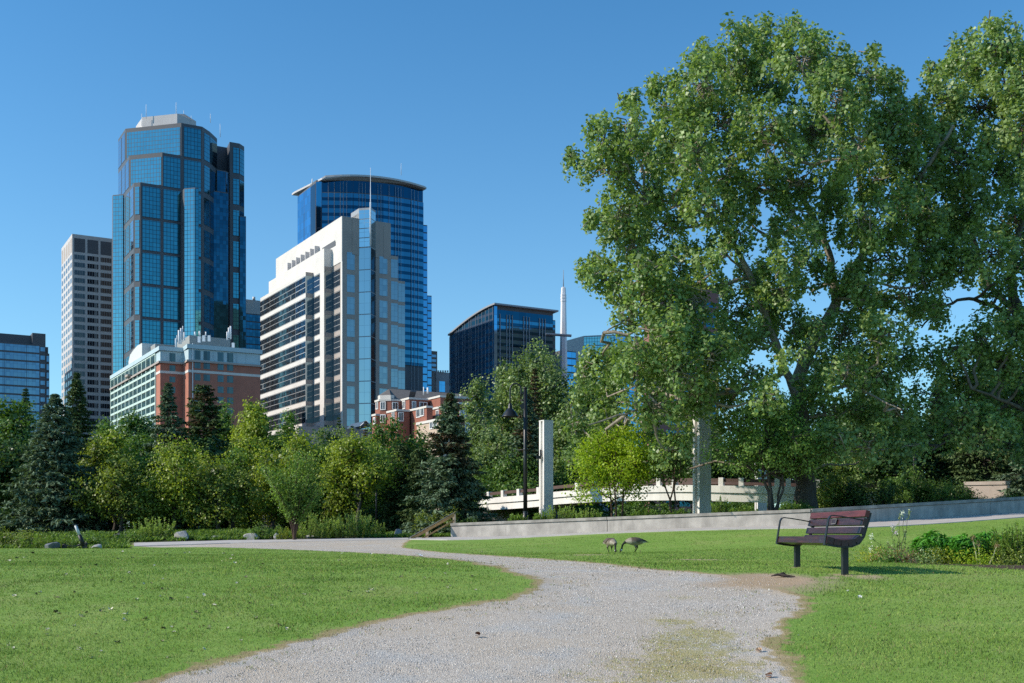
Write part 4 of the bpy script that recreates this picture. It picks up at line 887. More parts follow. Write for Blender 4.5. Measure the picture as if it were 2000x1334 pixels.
T1L = [([(1575, 1000), (1570, 900), (1562, 810), (1560, 745)], 0.50, 0.34, (0, 0)), ([(1561, 780), (1561, 720), (1600, 650), (1634, 590)], 0.345, 0.24, (0, 0)),
       ([(1562, 790), (1535, 725), (1500, 630), (1465, 540), (1432, 470), (1388, 420), (1340, 400), (1270, 388)], 0.21, 0.05, (0, -2)),
       ([(1634, 590), (1618, 490), (1592, 430), (1545, 345), (1500, 300), (1480, 220), (1490, 120)], 0.19, 0.05, (0, 0.8)),
       ([(1634, 590), (1665, 520), (1715, 470), (1760, 405), (1800, 345), (1862, 245)], 0.21, 0.07, (0, -1.5)),
       ([(1690, 490), (1682, 390), (1670, 280), (1640, 180)], 0.14, 0.04, (-0.3, 1)),
       ([(1676, 300), (1690, 255), (1712, 246)], 0.07, 0.03, (-1.5, -2.2)),
       ([(1465, 540), (1400, 560), (1330, 570), (1230, 620), (1180, 650)], 0.10, 0.03, (-0.5, -3)),
       ([(1535, 725), (1460, 760), (1360, 780), (1240, 800), (1150, 830)], 0.12, 0.03, (0, -4.5)),
       ([(1592, 430), (1520, 460), (1490, 495)], 0.07, 0.03, (0, 1)),
       ([(1465, 540), (1420, 500), (1388, 420), (1378, 380)], 0.06, 0.03, (0, -1)),
       ([(1560, 740), (1620, 740), (1700, 770), (1760, 800)], 0.10, 0.03, (0, -4)),
       ([(1612, 465), (1600, 350), (1625, 300), (1640, 255)], 0.07, 0.025, (0, -3)),
       ([(1545, 345), (1560, 365), (1610, 300)], 0.06, 0.02, (-1.5, -3))]
cottonwood('giant cottonwood in the centre right, its dark trunk standing behind the long wall and bench', 1575, 54.0, L1, T1L, 390, 1450, 101)
L2 = [(1952, 95, 54, 58), (1895, 130, 52, 56), (1985, 160, 66, 66), (2060, 130, 66, 80), (1850, 180, 42, 52), (1825, 160, 22, 30), (1915, 215, 66, 66), (1845, 250, 46, 52), (2000, 250, 70, 66), (2080, 250, 70, 70),
      (1880, 310, 60, 56), (1955, 330, 66, 60), (2040, 350, 70, 66), (1840, 370, 44, 46), (1900, 400, 56, 50), (1975, 425, 60, 54), (2060, 450, 66, 60), (1865, 455, 46, 40), (1930, 490, 56, 46), (1880, 520, 36, 30), (2000, 520, 54, 46), (2080, 560, 60, 60),
      (1950, 575, 40, 34), (1915, 660, 46, 38), (1870, 690, 50, 42), (1985, 650, 44, 50), (1960, 710, 56, 46), (2040, 680, 66, 60), (1820, 705, 34, 36), (1900, 760, 60, 46), (1980, 790, 40, 46), (1830, 780, 54, 46), (1850, 850, 44, 34), (2060, 780, 60, 50), (1790, 850, 44, 36), (1935, 840, 56, 42), (1990, 855, 60, 46), (1880, 815, 50, 40), (1940, 770, 50, 40), (2040, 860, 60, 50), (1960, 640, 40, 34), (1850, 745, 44, 36), (2010, 740, 50, 44)]
T2L = [([(2060, 985), (2050, 880), (2040, 780), (2010, 680), (1985, 610), (1975, 540)], 0.46, 0.22, (0, 0)),
       ([(2000, 650), (1950, 600), (1890, 580), (1840, 600), (1800, 640)], 0.13, 0.035, (0, -2.5)),
       ([(1975, 540), (1985, 470), (2000, 420), (1990, 300), (1960, 150)], 0.2, 0.04, (0, 0)),
       ([(1985, 610), (1930, 560), (1900, 470), (1870, 330), (1860, 240)], 0.16, 0.05, (0, 1)),
       ([(2000, 480), (2050, 400), (2080, 300)], 0.15, 0.05, (0, 1)),
       ([(2040, 790), (1960, 790), (1890, 830), (1820, 880)], 0.13, 0.04, (0, -3)),
       ([(2045, 830), (1980, 790), (1900, 760)], 0.14, 0.05, (0, -4)),
       ([(1860, 590), (1830, 560), (1815, 575)], 0.03, 0.012, (-2, -3)), ([(1840, 600), (1810, 600), (1790, 615)], 0.03, 0.01, (-2.5, -3))]
cottonwood('second tall cottonwood cut by the right edge of the picture', 2060, 57.0, L2, T2L, 210, 1980, 202, bark=bark_mat('bark_mid', (0.20, 0.165, 0.13), 3.0))
RNG = np.random.default_rng(33)
# ================================================================== the city beyond the river
AZ = math.radians(30.1)
U = np.array([math.cos(AZ), math.sin(AZ)]); VV = np.array([-math.sin(AZ), math.cos(AZ)])      # the two street directions
D1 = (U-VV)/math.sqrt(2); D2 = (U+VV)/math.sqrt(2)
def tt(p0, dv, px): return float(np.dot(along(p0, dv, px)-p0, dv))
def outn(dv): return np.array([dv[1], -dv[0]])
class Bld:
    def __init__(s, name, label, p0, cat='building', group=None):
        s.loc = (float(p0[0]), float(p0[1]), -1.2); s.root = thing(name, label, cat, s.loc, 0, group); s.q = {}
    def part(s, name, mb, mat, parent=None): return mb.build(name, mat, parent or s.root, s.loc)
    def prism(s, name, poly, z0, z1, mat, top=True):
        mb = MB(); mb.prism([np.asarray(p) for p in poly], z0, z1, top); return s.part(name, mb, mat)
    def panel(s, name, p0, dv, t0, t1, z0, z1, mat, out=0.12, v0=None, depth=0.0):
        """one glass panel or window on a wall that starts at p0 and runs along dv"""
        s.q.setdefault(name, []).append((abs(t1-t0)*(z1-z0), p0, dv, t0, t1, z0, z1, mat, out, z0 if v0 is None else v0))
    def _one(s, mb, r):
        a, p0, dv, t0, t1, z0, z1, mat, out, v0 = r; a = p0+dv*t0; b = p0+dv*t1
        mb.wall(a, b, z0, z1, u0=t0, v0=v0, out=out)
        # reveal: the panel's thin edges back to the wall
        n = outn(dv)*out; A = a+n; B = b+n
        for (P, Q) in ((a, A), (B, b)): mb.face([(P[0], P[1], z0), (Q[0], Q[1], z0), (Q[0], Q[1], z1), (P[0], P[1], z1)])
        mb.face([(a[0], a[1], z1), (A[0], A[1], z1), (B[0], B[1], z1), (b[0], b[1], z1)]); mb.face([(A[0], A[1], z0), (a[0], a[1], z0), (b[0], b[1], z0), (B[0], B[1], z0)])
    def flush(s, frame=None, limit=100):
        for name, L in s.q.items():
            L = [r for r in L if r[0] > 0]
            L.sort(key=lambda r: -r[0])
            for r in L[:limit]:
                mb = MB(); s._one(mb, r); o = s.part(name, mb, r[7])
                if frame:
                    a, p0, dv, t0, t1, z0, z1, mat, out, v0 = r; f = MB(); w, mt = frame
                    for (x0, x1, y0, y1) in ((t0-w, t0, z0-w, z1+w), (t1, t1+w, z0-w, z1+w), (t0, t1, z1, z1+w), (t0, t1, z0-w, z0), ((t0+t1)/2-w/3, (t0+t1)/2+w/3, z0, z1)):
                        c = p0+dv*(x0+x1)/2+outn(dv)*out*0.9
                        f.box3((c[0], c[1], (y0+y1)/2), (*(dv*(x1-x0)/2), 0), (*(outn(dv)*(out+0.06)), 0), (0, 0, (y1-y0)/2))
                    s.part('frame', f, mt, o)
            rest = L[limit:]; by = {}
            for r in rest: by.setdefault(r[7].name, []).append(r)
            for mt, rr in by.items():
                mb = MB()
                for r in rr: s._one(mb, r)
                tag(s.part(name, mb, rr[0][7]), kind='stuff')
        s.q = {}
    def bar(s, mb, p0, dv, t0, t1, z0, z1, out0, out1):
        c = p0+dv*(t0+t1)/2+outn(dv)*(out0+out1)/2
        mb.box3((c[0], c[1], (z0+z1)/2), (*(dv*(t1-t0)/2), 0), (*(outn(dv)*(out1-out0)/2), 0), (0, 0, (z1-z0)/2))
def rod(b, name, px, py0, py1, d, r, mat, r1=None):
    mb = MB(); p = W(px, d); mb.tube([(p[0], p[1], Z(py0, d)), (p[0], p[1], Z(py1, d))], [r, r1 or r*0.5], 6); return b.part(name, mb, mat)
CONC_W = plain('white_precast', (0.66, 0.63, 0.595), 0.8, var=0.05, scale=0.15, stain=0.15)
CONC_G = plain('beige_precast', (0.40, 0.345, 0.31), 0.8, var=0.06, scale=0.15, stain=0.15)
CONC_L = plain('pale_office_precast', (0.55, 0.53, 0.53), 0.8, var=0.05, scale=0.2, stain=0.15)
STONE_D = plain('grey_brown_stone', (0.080, 0.088, 0.105), 0.5, var=0.06, scale=0.2)
STEEL_W = plain('white_steel', (0.75, 0.76, 0.78), 0.5, var=0.03)
STEEL_G = plain('grey_steel', (0.32, 0.34, 0.37), 0.5, var=0.06)
DARKGREY = plain('dark_grey_cladding', (0.10, 0.105, 0.12), 0.6, var=0.06, scale=0.2)
BRICK = plain('red_brick', (0.30, 0.115, 0.080), 0.88, var=0.10, scale=0.5, stain=0.2)
BRICK2 = plain('hotel_brick', (0.41, 0.165, 0.115), 0.88, var=0.08, scale=0.3, stain=0.15)
MINT = plain('mint_panel', (0.52, 0.66, 0.60), 0.7, var=0.04, scale=0.3)
PALEBLUE = plain('pale_blue_panel', (0.46, 0.58, 0.62), 0.6, var=0.04, scale=0.3)
GREYP = plain('grey_plant_room', (0.30, 0.31, 0.30), 0.8, var=0.06, scale=0.3, stain=0.2)
G_C = glass_mat('blue_tower_glass', (0.062, 0.265, 0.335), 1.55, 1.9, 0.17, (0.003, 0.02, 0.035), var=0.10, tilt=0.006)
G_CL = glass_mat('pale_tower_glass', (0.19, 0.43, 0.48), 1.55, 1.9, 0.17, (0.01, 0.03, 0.045), var=0.07, tilt=0.006)
G_CLEFT = glass_mat('grey_tower_glass', (0.40, 0.46, 0.58), 1.55, 1.9, 0.14, (0.05, 0.06, 0.07), var=0.07, tilt=0.006)
G_DK = glass_mat('dark_tower_glass', (0.020, 0.100, 0.165), 1.55, 1.9, 0.07, (0.004, 0.01, 0.02), var=0.3, tilt=0.012)
G_G = glass_mat('deep_blue_glass', (0.045, 0.20, 0.315), 3.0, 40, 0.08, (0.01, 0.06, 0.16), var=0.12, tilt=0.004)
G_GD = glass_mat('navy_spandrel_glass', (0.012, 0.075, 0.135), 3.0, 40, 0.06, (0.01, 0.03, 0.07), var=0.15, tilt=0.004)
G_GL = glass_mat('light_blue_glass', (0.10, 0.36, 0.60), 3.0, 4.0, 0.08, (0.01, 0.06, 0.12), var=0.2, tilt=0.010)
G_F = glass_mat('steel_blue_glass', (0.23, 0.30, 0.335), 1.5, 2.05, 0.05, (0.10, 0.19, 0.26), var=0.10, tilt=0.006)
G_FL = glass_mat('pale_bay_glass', (0.34, 0.43, 0.46), 2.2, 4.1, 0.06, (0.16, 0.28, 0.36), var=0.07, tilt=0.006)
G_FD = glass_mat('black_strip_glass', (0.012, 0.016, 0.022), 1.5, 2.15, 0.05, (0.30, 0.30, 0.30), rough=0.04, var=0.5, tilt=0.012, metal=0.0, spec=0.9, lwh=0.20, blinds=0.06)
G_FS = glass_mat('sky_reflection_glass', (0.36, 0.52, 0.66), 1.5, 2.15, 0.05, (0.45, 0.48, 0.50), rough=0.05, var=0.15, tilt=0.015, lwh=0.20)  # pale tint paints the sky's reflection into these strips
G_B = glass_mat('dark_office_window', (0.012, 0.018, 0.028), 1.15, 30, 0.14, (0.30, 0.30, 0.31), rough=0.05, var=0.5, tilt=0.015, metal=0.0, spec=0.8, blinds=0.22)
G_H = glass_mat('hotel_window', (0.055, 0.115, 0.135), 1.3, 30, 0.07, (0.10, 0.17, 0.17), rough=0.08, var=0.4, tilt=0.015, metal=0.35, spec=0.6)
G_HL = glass_mat('hotel_grid_window', (0.05, 0.095, 0.085), 1.6, 30, 0.07, (0.25, 0.33, 0.29), rough=0.08, var=0.5, tilt=0.015, metal=0.1, spec=0.6)
G_A = glass_mat('slate_blue_glass', (0.13, 0.235, 0.34), 1.6, 2.0, 0.05, (0.06, 0.10, 0.15), var=0.15, tilt=0.008)
G_W = glass_mat('apartment_window', (0.02, 0.035, 0.05), 30, 30, 0.01, (0.3, 0.3, 0.3), rough=0.05, var=0.4, tilt=0.02, metal=0.2, spec=0.8)
ZB = -1.2

# ---- A: low glass office at the left edge
def office_left():
    d = 520; p0 = W(-70, d); b = Bld('office_building', 'low slate-blue glass office with dark roof storey at the left edge', p0)
    pr = along(p0, U, 97); pm = along(p0, U, 89); dep = VV*40; z = lambda py, px: Z(py, along(p0, U, px)[1])
    zt = z(672, 60); zr = z(691, 97); zd = z(653, 62)
    b.prism('wall', [p0, pm, pm+dep, p0+dep], ZB, zt, DARKGREY); b.prism('side_wing', [pm+VV*1.0, pr+VV*1.0, pr+dep, pm+dep], ZB, z(690, 97), DARKGREY)
    b.prism('side_wing', [pm+VV*3, along(p0, U, 96)+VV*3, along(p0, U, 96)+dep, pm+dep], z(690, 97), z(676, 93), DARKGREY)
    q0 = p0+VV*4; b.prism('roof_storey', [q0, along(q0, U, 64), along(q0, U, 64)+VV*20, q0+VV*20], zt, zd, STONE_D)
    q1 = along(p0, U, 64)+VV*1.5; b.prism('plant_room', [q1, along(q1, U, 89), along(q1, U, 89)+VV*18, q1+VV*18], zt, z(650, 76), DARKGREY)
    f = 3.95; n = int((zt-0.8)/f)
    for k in range(n):
        z1 = zt-0.7-k*f
        for (a, c) in ((-70, 8), (8.6, 51.5), (52.2, 77)): b.panel('glass_band', p0, U, tt(p0, U, a), tt(p0, U, c), z1-f*0.80, z1, G_A)
        b.panel('glass_band', p0, U, tt(p0, U, 79), tt(p0, U, 87.5), z1-f*0.6, z1-f*0.1, G_A)
        if k > 0: b.panel('glass_band', pm+VV*1.0, U, 0.6, tt(pm+VV, U, 96), z1-f*0.75, z1-f*0.05, G_A)
    b.flush()
office_left()
# ---- B: pale gridded office tower
def office_grid():
    d = 555; p0 = W(141, d); b = Bld('office_tower', 'pale concrete office tower with a grid of dark windows, left of the blue glass tower', p0)
    pl = along(p0, VV, 120); pr = p0+U*34; zt = Z(456.5, d)
    b.prism('wall', [pl, p0, pr, pr-outn(U)*np.hypot(*(pl-p0))], ZB, zt, CONC_L)
    f = 3.80; nrow = 24; Lx = np.hypot(*(pl-p0)); dl = (p0-pl)/Lx
    for k in range(nrow):
        if k == 0: z1, z0 = zt-1.9, zt-8.6
        else: z1 = zt-9.9-(k-1)*f; z0 = z1-2.35
        for c in range(5):
            t0 = 0.9+c*6.15
            b.panel('window' if k else 'louvre_panel', p0, U, t0, t0+5.1, z0, z1, G_B if k else DARKGREY, out=-0.02 if False else 0.05)
        for c in range(5):
            w = Lx/5; b.panel('window' if k else 'louvre_panel', pl, dl, c*w+w*0.2, (c+1)*w-w*0.18, z0, z1, G_B if k else CONC_G, out=0.05)
    b.flush()
office_grid()
# ---- C: stepped blue glass tower
def tower_blue():
    d = 520; R1 = W(354, d); b = Bld('glass_tower', 'tallest tower, stepped and chamfered, blue mirror glass in grey stone bands', R1)
    L1_ = along(R1, D1, 245); n = np.linalg.solve(np.stack([-U, VV], 1), L1_-R1); O = R1-U*n[0]                 # the square corner the tiers are cut from
    Rend = along(R1, U, 395); dU = lambda px: tt(O, U, px)
    zt = Z(240, d); dz = 15.0
    tiers = [(354, zt, 3.0), (317, zt-dz, 0), (274, zt-2*dz, 0)]
    c1 = along(Rend, D2, 410); dA = np.array([math.cos(math.radians(84)), math.sin(math.radians(84))]); c2 = along(c1, dA, 424)
    Q1 = c2+VV*10; Q2 = along(Q1, U, 443); B1 = W(448.5, 545); B2 = along(B1, U, 468); B3 = along(B2, D2, 477)
    depth = 60
    def lpt(R): s_ = np.dot(R-O, U); return O+VV*s_
    prev_top = ZB
    for i, (px, ztop, _) in enumerate(reversed(tiers)):
        R = along(O, U, px); Lp = lpt(R); Lb = along(O, VV, 231) if i == 2 else O+VV*max(np.dot(along(O, VV, 231)-O, VV), np.dot(Lp-O, VV)+4)
        poly = [Lb, Lp, R, Rend, c1, c2, Q1, Q2, B1, B2, B3, B3+VV*40, Lb+U*40+VV*30]
        b.prism('tower_shaft', poly, prev_top, ztop, STONE_D); prev_top = ztop
    # glass panels: four storeys to a panel
    cols = [(277.5, 313.3, 2), (319, 352, 1), (358.8, 392.3, 0)]
    for (a, c, ti) in cols:
        k = ti
        while True:
            z1 = zt-dz*k-1.5; z0 = z1-dz+1.25
            if z0 < 5: break
            b.panel('glass_panel', O, U, dU(a), dU(c), z0, z1, G_C); k += 1
    for i, (px, ztop, _) in enumerate(tiers):                      # chamfer faces: paler glass tint paints their brighter reflection
        R = along(O, U, px); Lp = lpt(R); L = np.hypot(*(R-Lp)); zb = ztop-dz+0.3
        if i < 2: b.panel('glass_panel', Lp, D1, 0.9, L-0.55, zb, ztop-1.9, G_CL)
        else:
            k = 0
            while ztop-dz*(k+1) > 4: b.panel('glass_panel', Lp, D1, 0.8, L-0.5, ztop-dz*(k+1)+0.6, ztop-1.9-dz*k, G_CL); k += 1
        for q_ in range(0, 8 if i == 2 else 1):                     # left face: lightest glass tint paints the sunlit side's reflection
            z1 = ztop-dz*q_-1.6; z0 = ztop-dz*(q_+1)+0.8
            if z0 < 4: break
            Lb = along(O, VV, 231); tl = np.hypot(*(Lp-Lb)); dl = -VV
            for c in range(2+i):
                w = tl/(2+i); b.panel('glass_panel', Lb, dl, c*w+0.7, (c+1)*w-0.7, z0, z1, G_CLEFT)
    for (p, q2, dv) in ((Rend, c1, D2), (c1, c2, dA)):
        L = np.hypot(*(q2-p)); k = 0
        while zt-dz*(k+1) > 4: b.panel('glass_panel', p, dv, 1.6 if p is Rend else 0.3, L-0.3, zt-dz*(k+1)+0.3, zt-2.2-dz*k, G_C); k += 1
    for (p, dv, L) in ((B1, U, np.hypot(*(B2-B1))), (B2, D2, np.hypot(*(B3-B2)))):
        k = 0
        while zt-dz*(k+1) > 4: b.panel('glass_panel', p, dv, 1.6 if p is B1 else 0.3, L-0.3, zt-dz*(k+1)+0.3, zt-2.4-dz*k, G_C); k += 1
    # attached glass shafts
    def shaft(pxs, dd, py, dvs, mats, depth=12):
        pts = [W(pxs[0], dd)]
        for px, dv in zip(pxs[1:], dvs): pts.append(along(pts[-1], dv, px))
        z1 = Z(py, dd); back = [pts[-1]+VV*depth, pts[0]+VV*depth]
        b.prism('glass_shaft', pts+back, ZB, z1, DARKGREY)
        for p, q2, dv, mt in zip(pts[:-1], pts[1:], dvs, mats): b.panel('glass_panel', p, dv, 0.15, np.hypot(*(q2-p))-0.15, ZB+3, z1-0.5, mt)
    Pn = along(O, U, 360)-outn(U)*0; shaft([360, 381, 388], np.dot(Pn, [0, 1])-6.0, 368, (D1, U), (G_CL, G_C), 9)
    shaft([220.5, 241], O[1]+22, 381, (D1,), (G_CL,), 1.5)
    shaft([423.5, 441, 446.5], c2[1]-1.5, 331, (U, D2), (G_DK, G_DK), 10)  # dark tint paints the dark reflections on this shoulder
    shaft([416, 446], c2[1]-4.5, 372, (U,), (G_DK,), 8)  # darkest part of the reflection, put in as dark glass
    shaft([468, 480.5], B2[1]-1.0, 421, (U,), (G_DK,), 10)
    # roof block
    mb = MB(); r0 = W(278, 532); r1 = along(r0, D1, 346); r2 = along(r1, U, 361); r3 = along(r1, U, 383)
    mb.prism([r0, r1, r2, r3, r3+VV*14, r0+VV*14], zt-1, [Z(229, 532), Z(222, r1[1]), Z(223, r2[1]), Z(237, r3[1]), Z(237, r3[1]), Z(229, 532)]); b.part('plant_room', mb, CONC_L)
    for px, y0, y1 in ((285.5, 232, 204), (277, 246, 222), (344, 223, 200), (359, 226, 216), (373.5, 236, 226), (411, 240, 222), (430, 268, 242)): rod(b, 'antenna', px, y0, y1, 530, 0.14, STEEL_W, 0.1)
    b.flush()
tower_blue()
# ---- D: brick and mint hotel
def hotel():
    d = 400; C0 = W(313, d); b = Bld('hotel', 'brick hotel with mint gridded left side and pale blue top storey below the blue tower', C0)
    Lf = along(C0, VV, 217.5); Lc = np.hypot(*(Lf-C0)); zt = Z(676, d)
    R0 = along(C0, U, 357.5); C1 = along(R0, -VV, 368); R1 = along(C1, U, 508.5); zt1 = Z(672, C1[1])
    zb = Z(706, d); zc = zb; zb1 = Z(703.5, C1[1])
    b.prism('brick_wall', [Lf, C0, R0, R0+VV*(Lc-1), ], ZB, zb, BRICK2); b.prism('brick_wall', [R0+VV*6, C1, R1, R1+VV*40], ZB, zb1, BRICK2)
    b.prism('top_storey', [Lf, C0, R0, R0+VV*(Lc-1)], zb, zt-1.5, PALEBLUE); b.prism('top_storey', [R0+VV*6, C1, R1, R1+VV*40], zb1, zt1-1.5, PALEBLUE)
    n_ = outn(U)*0.5; m_ = outn(-VV)*0.5
    def band(name, z0, z1, z0b, z1b, mat, o):
        nu = outn(U)*o; nv = -U*o
        mb = MB(); mb.prism([Lf+nv, C0+nv+nu, R0+nu, R0+VV*5, Lf+U*3], z0, z1); b.part(name, mb, mat)
        mb = MB(); mb.prism([R0+VV*0.4+nv*0, R0+VV*0.4+nv*0.01, C1+nv+nu, R1+nu+U*o, R1+VV*5, R0+VV*5.0+U*3], z0b, z1b); b.part(name, mb, mat)
    band('cornice', zt-1.5, zt, zt1-1.5, zt1, PALEBLUE, 0.6)
    band('ledge', zb-0.55, zb+0.15, zb1-0.55, zb1+0.15, CONC_G, 0.7)
    za = Z(726, d); za1 = Z(724.3, C1[1])
    mb = MB(); nu = outn(U)*0.12; nv = -U*0.12; Cs = along(C0, VV, 304.5)
    mb.prism([Cs+nv, C0+nv+nu, R0+nu, R0+VV, Cs+U], za-0.45, za+0.45); b.part('stone_band', mb, CONC_W)
    mb = MB(); mb.prism([R0+VV*0.4, C1+nv+nu, R1+nu, R1+VV, R0+VV*0.9+U], za1-0.45, za1+0.45); b.part('stone_band', mb, CONC_W)
    # mint frame grid
    Lg = tt(Lf, -VV, 304.5); ncol = 11; w = Lg/ncol; rows = [(zt-2.3, zt-7.0)]; z = zt-7.9
    while z > 3: rows.append((z, z-2.0)); z -= 3.03
    mb = MB(); dl = -VV
    b.bar(mb, Lf, dl, 0, Lg, zt-2.0, zt-1.5, 0, 0.35)
    for c in range(ncol+1): b.bar(mb, Lf, dl, c*w-0.32, c*w+0.32, ZB, zt-2.0, 0.0, 0.34)
    for (a, c) in rows: b.bar(mb, Lf, dl, 0, Lg, c-0.85, c-0.02, 0.0, 0.30)
    b.part('mint_frame', mb, MINT)
    for (z1, z0) in rows:
        for c in range(ncol): b.panel('window', Lf, dl, c*w+0.35, (c+1)*w-0.9, z0, z1, G_HL, out=0.10)
    # right-hand windows
    for a, c in ((331, 342.5),):
        t0, t1 = tt(C0, U, a), tt(C0, U, c)
        for ya, yc in ((688, 705), (712, 725.5), (734, 746), (754, 767)): b.panel('window', C0, U, t0, t1, Z(yc-0.6, d), Z(ya, d), G_H, 0.08)
    for a, c in ((380, 391.5), (397.5, 410), (425, 436.5), (443.5, 455.5)):
        t0, t1 = tt(C1, U, a), tt(C1, U, c); dd = C1[1]
        for ya, yc in ((683, 701), (706.5, 718.5), (729, 742), (751, 763.5), (771.5, 784), (792, 805)): b.panel('window', C1, U, t0, t1, Z(yc, dd), Z(ya, dd), G_H, 0.08)
    mb = MB()
    for a in (371.5, 415.5, 418, 460, 463, 481, 506): t = tt(C1, U, a); b.bar(mb, C1, U, t-0.12, t+0.12, zb1, zt1-1.5, 0, 0.12)
    for a in (316, 327, 348): t = tt(C0, U, a); b.bar(mb, C0, U, t-0.12, t+0.12, zb, zt-1.5, 0, 0.12)
    b.part('panel_ribs', mb, PALEBLUE)
    mb = MB(); t = tt(C1, U, 376); b.bar(mb, C1, U, t-0.12, t+0.12, 5, zb1+6, 0.15, 0.4); b.part('downpipe', mb, STEEL_W)
    # roof: rounded stair head, plant room, masts
    mb = MB(); A = along(C0, VV, 272)+U*1.0; wv = tt(A, VV, 251); zz = [Z(670, A[1]), Z(669, A[1]), Z(672, A[1]), Z(678, A[1]), Z(690, A[1])]
    cl = [A+VV*wv*t for t in (0, 0.35, 0.65, 0.88, 1.0)]
    mb.prism(list(reversed(cl))+[A, A+U*9, A+U*9+VV*wv], zt-6, list(reversed(zz))+[zz[0], zz[0], zz[-1]]); b.part('stair_head', mb, plain('pale_render', (0.60, 0.62, 0.60), 0.8, var=0.04))
    K0 = W(370, 412); K1 = along(K0, U, 450); Kl = along(K0, VV, 346)
    b.prism('plant_room', [Kl, K0, K1, K1+VV*14], zt-2, Z(655, 412), GREYP)
    b.prism('plant_room', [W(303, 424), along(W(303, 424), U, 345), along(W(303, 424), U, 345)+VV*8, W(303, 424)+VV*8], zt-3, Z(671, 424), GREYP)
    for px, y0, y1, r in ((345.5, 678, 655, .12), (349.5, 672, 645, .35), (353.5, 672, 641, .3), (357, 668, 637, .16), (360, 665, 649, .3), (343, 680, 661, .2), (447, 660, 640, .32), (450.5, 662, 637, .32), (444, 664, 648, .3), (381, 655, 648, .3), (390, 655, 647, .35), (402, 656, 648, .25)):
        rod(b, 'antenna', px, y0, y1, 409, r, STEEL_W, r)
    for px, py in ((389, 663), (398, 661), (408.5, 661), (455.5, 674)):
        mb = MB(); p = W(px, 407.5 if px < 450 else 409); mb.box3((p[0], p[1], Z(py, 407.5)), (0.45, 0, 0), (0, 0.4, 0), (0, 0, 1.05)); b.part('antenna_panel', mb, STEEL_W)
    mb = MB(); t0 = tt(Lf, -VV, 253); b.bar(mb, Lf, -VV, t0, t0+5, Z(737, along(Lf, -VV, 255)[1]), Z(733, along(Lf, -VV, 255)[1]), 0.4, 1.8); b.part('window_cleaning_cradle', mb, CONC_G)
    b.flush()
hotel()
# ---- E: dark block between tower and terraced office
def dark_block():
    p0 = W(476, 600); b = Bld('office_building', 'narrow dark office block with grey top between the blue tower and the terraced office', p0)
    p1 = p0+U*22; z = Z(611, 600); b.prism('wall', [p0, p1, p1+VV*20, p0+VV*20], ZB, z, DARKGREY); b.prism('roof_storey', [p0, p1, p1+VV*20, p0+VV*20], z, Z(584, 600), CONC_L)
    for k in range(12): b.panel('glass_band', p0, U, 0.5, 21, z-4-k*4, z-0.6-k*4, G_DK)
    rod(b, 'antenna', 496, 586, 580, 600, 0.8, STEEL_W, 0.8); b.flush()
dark_block()
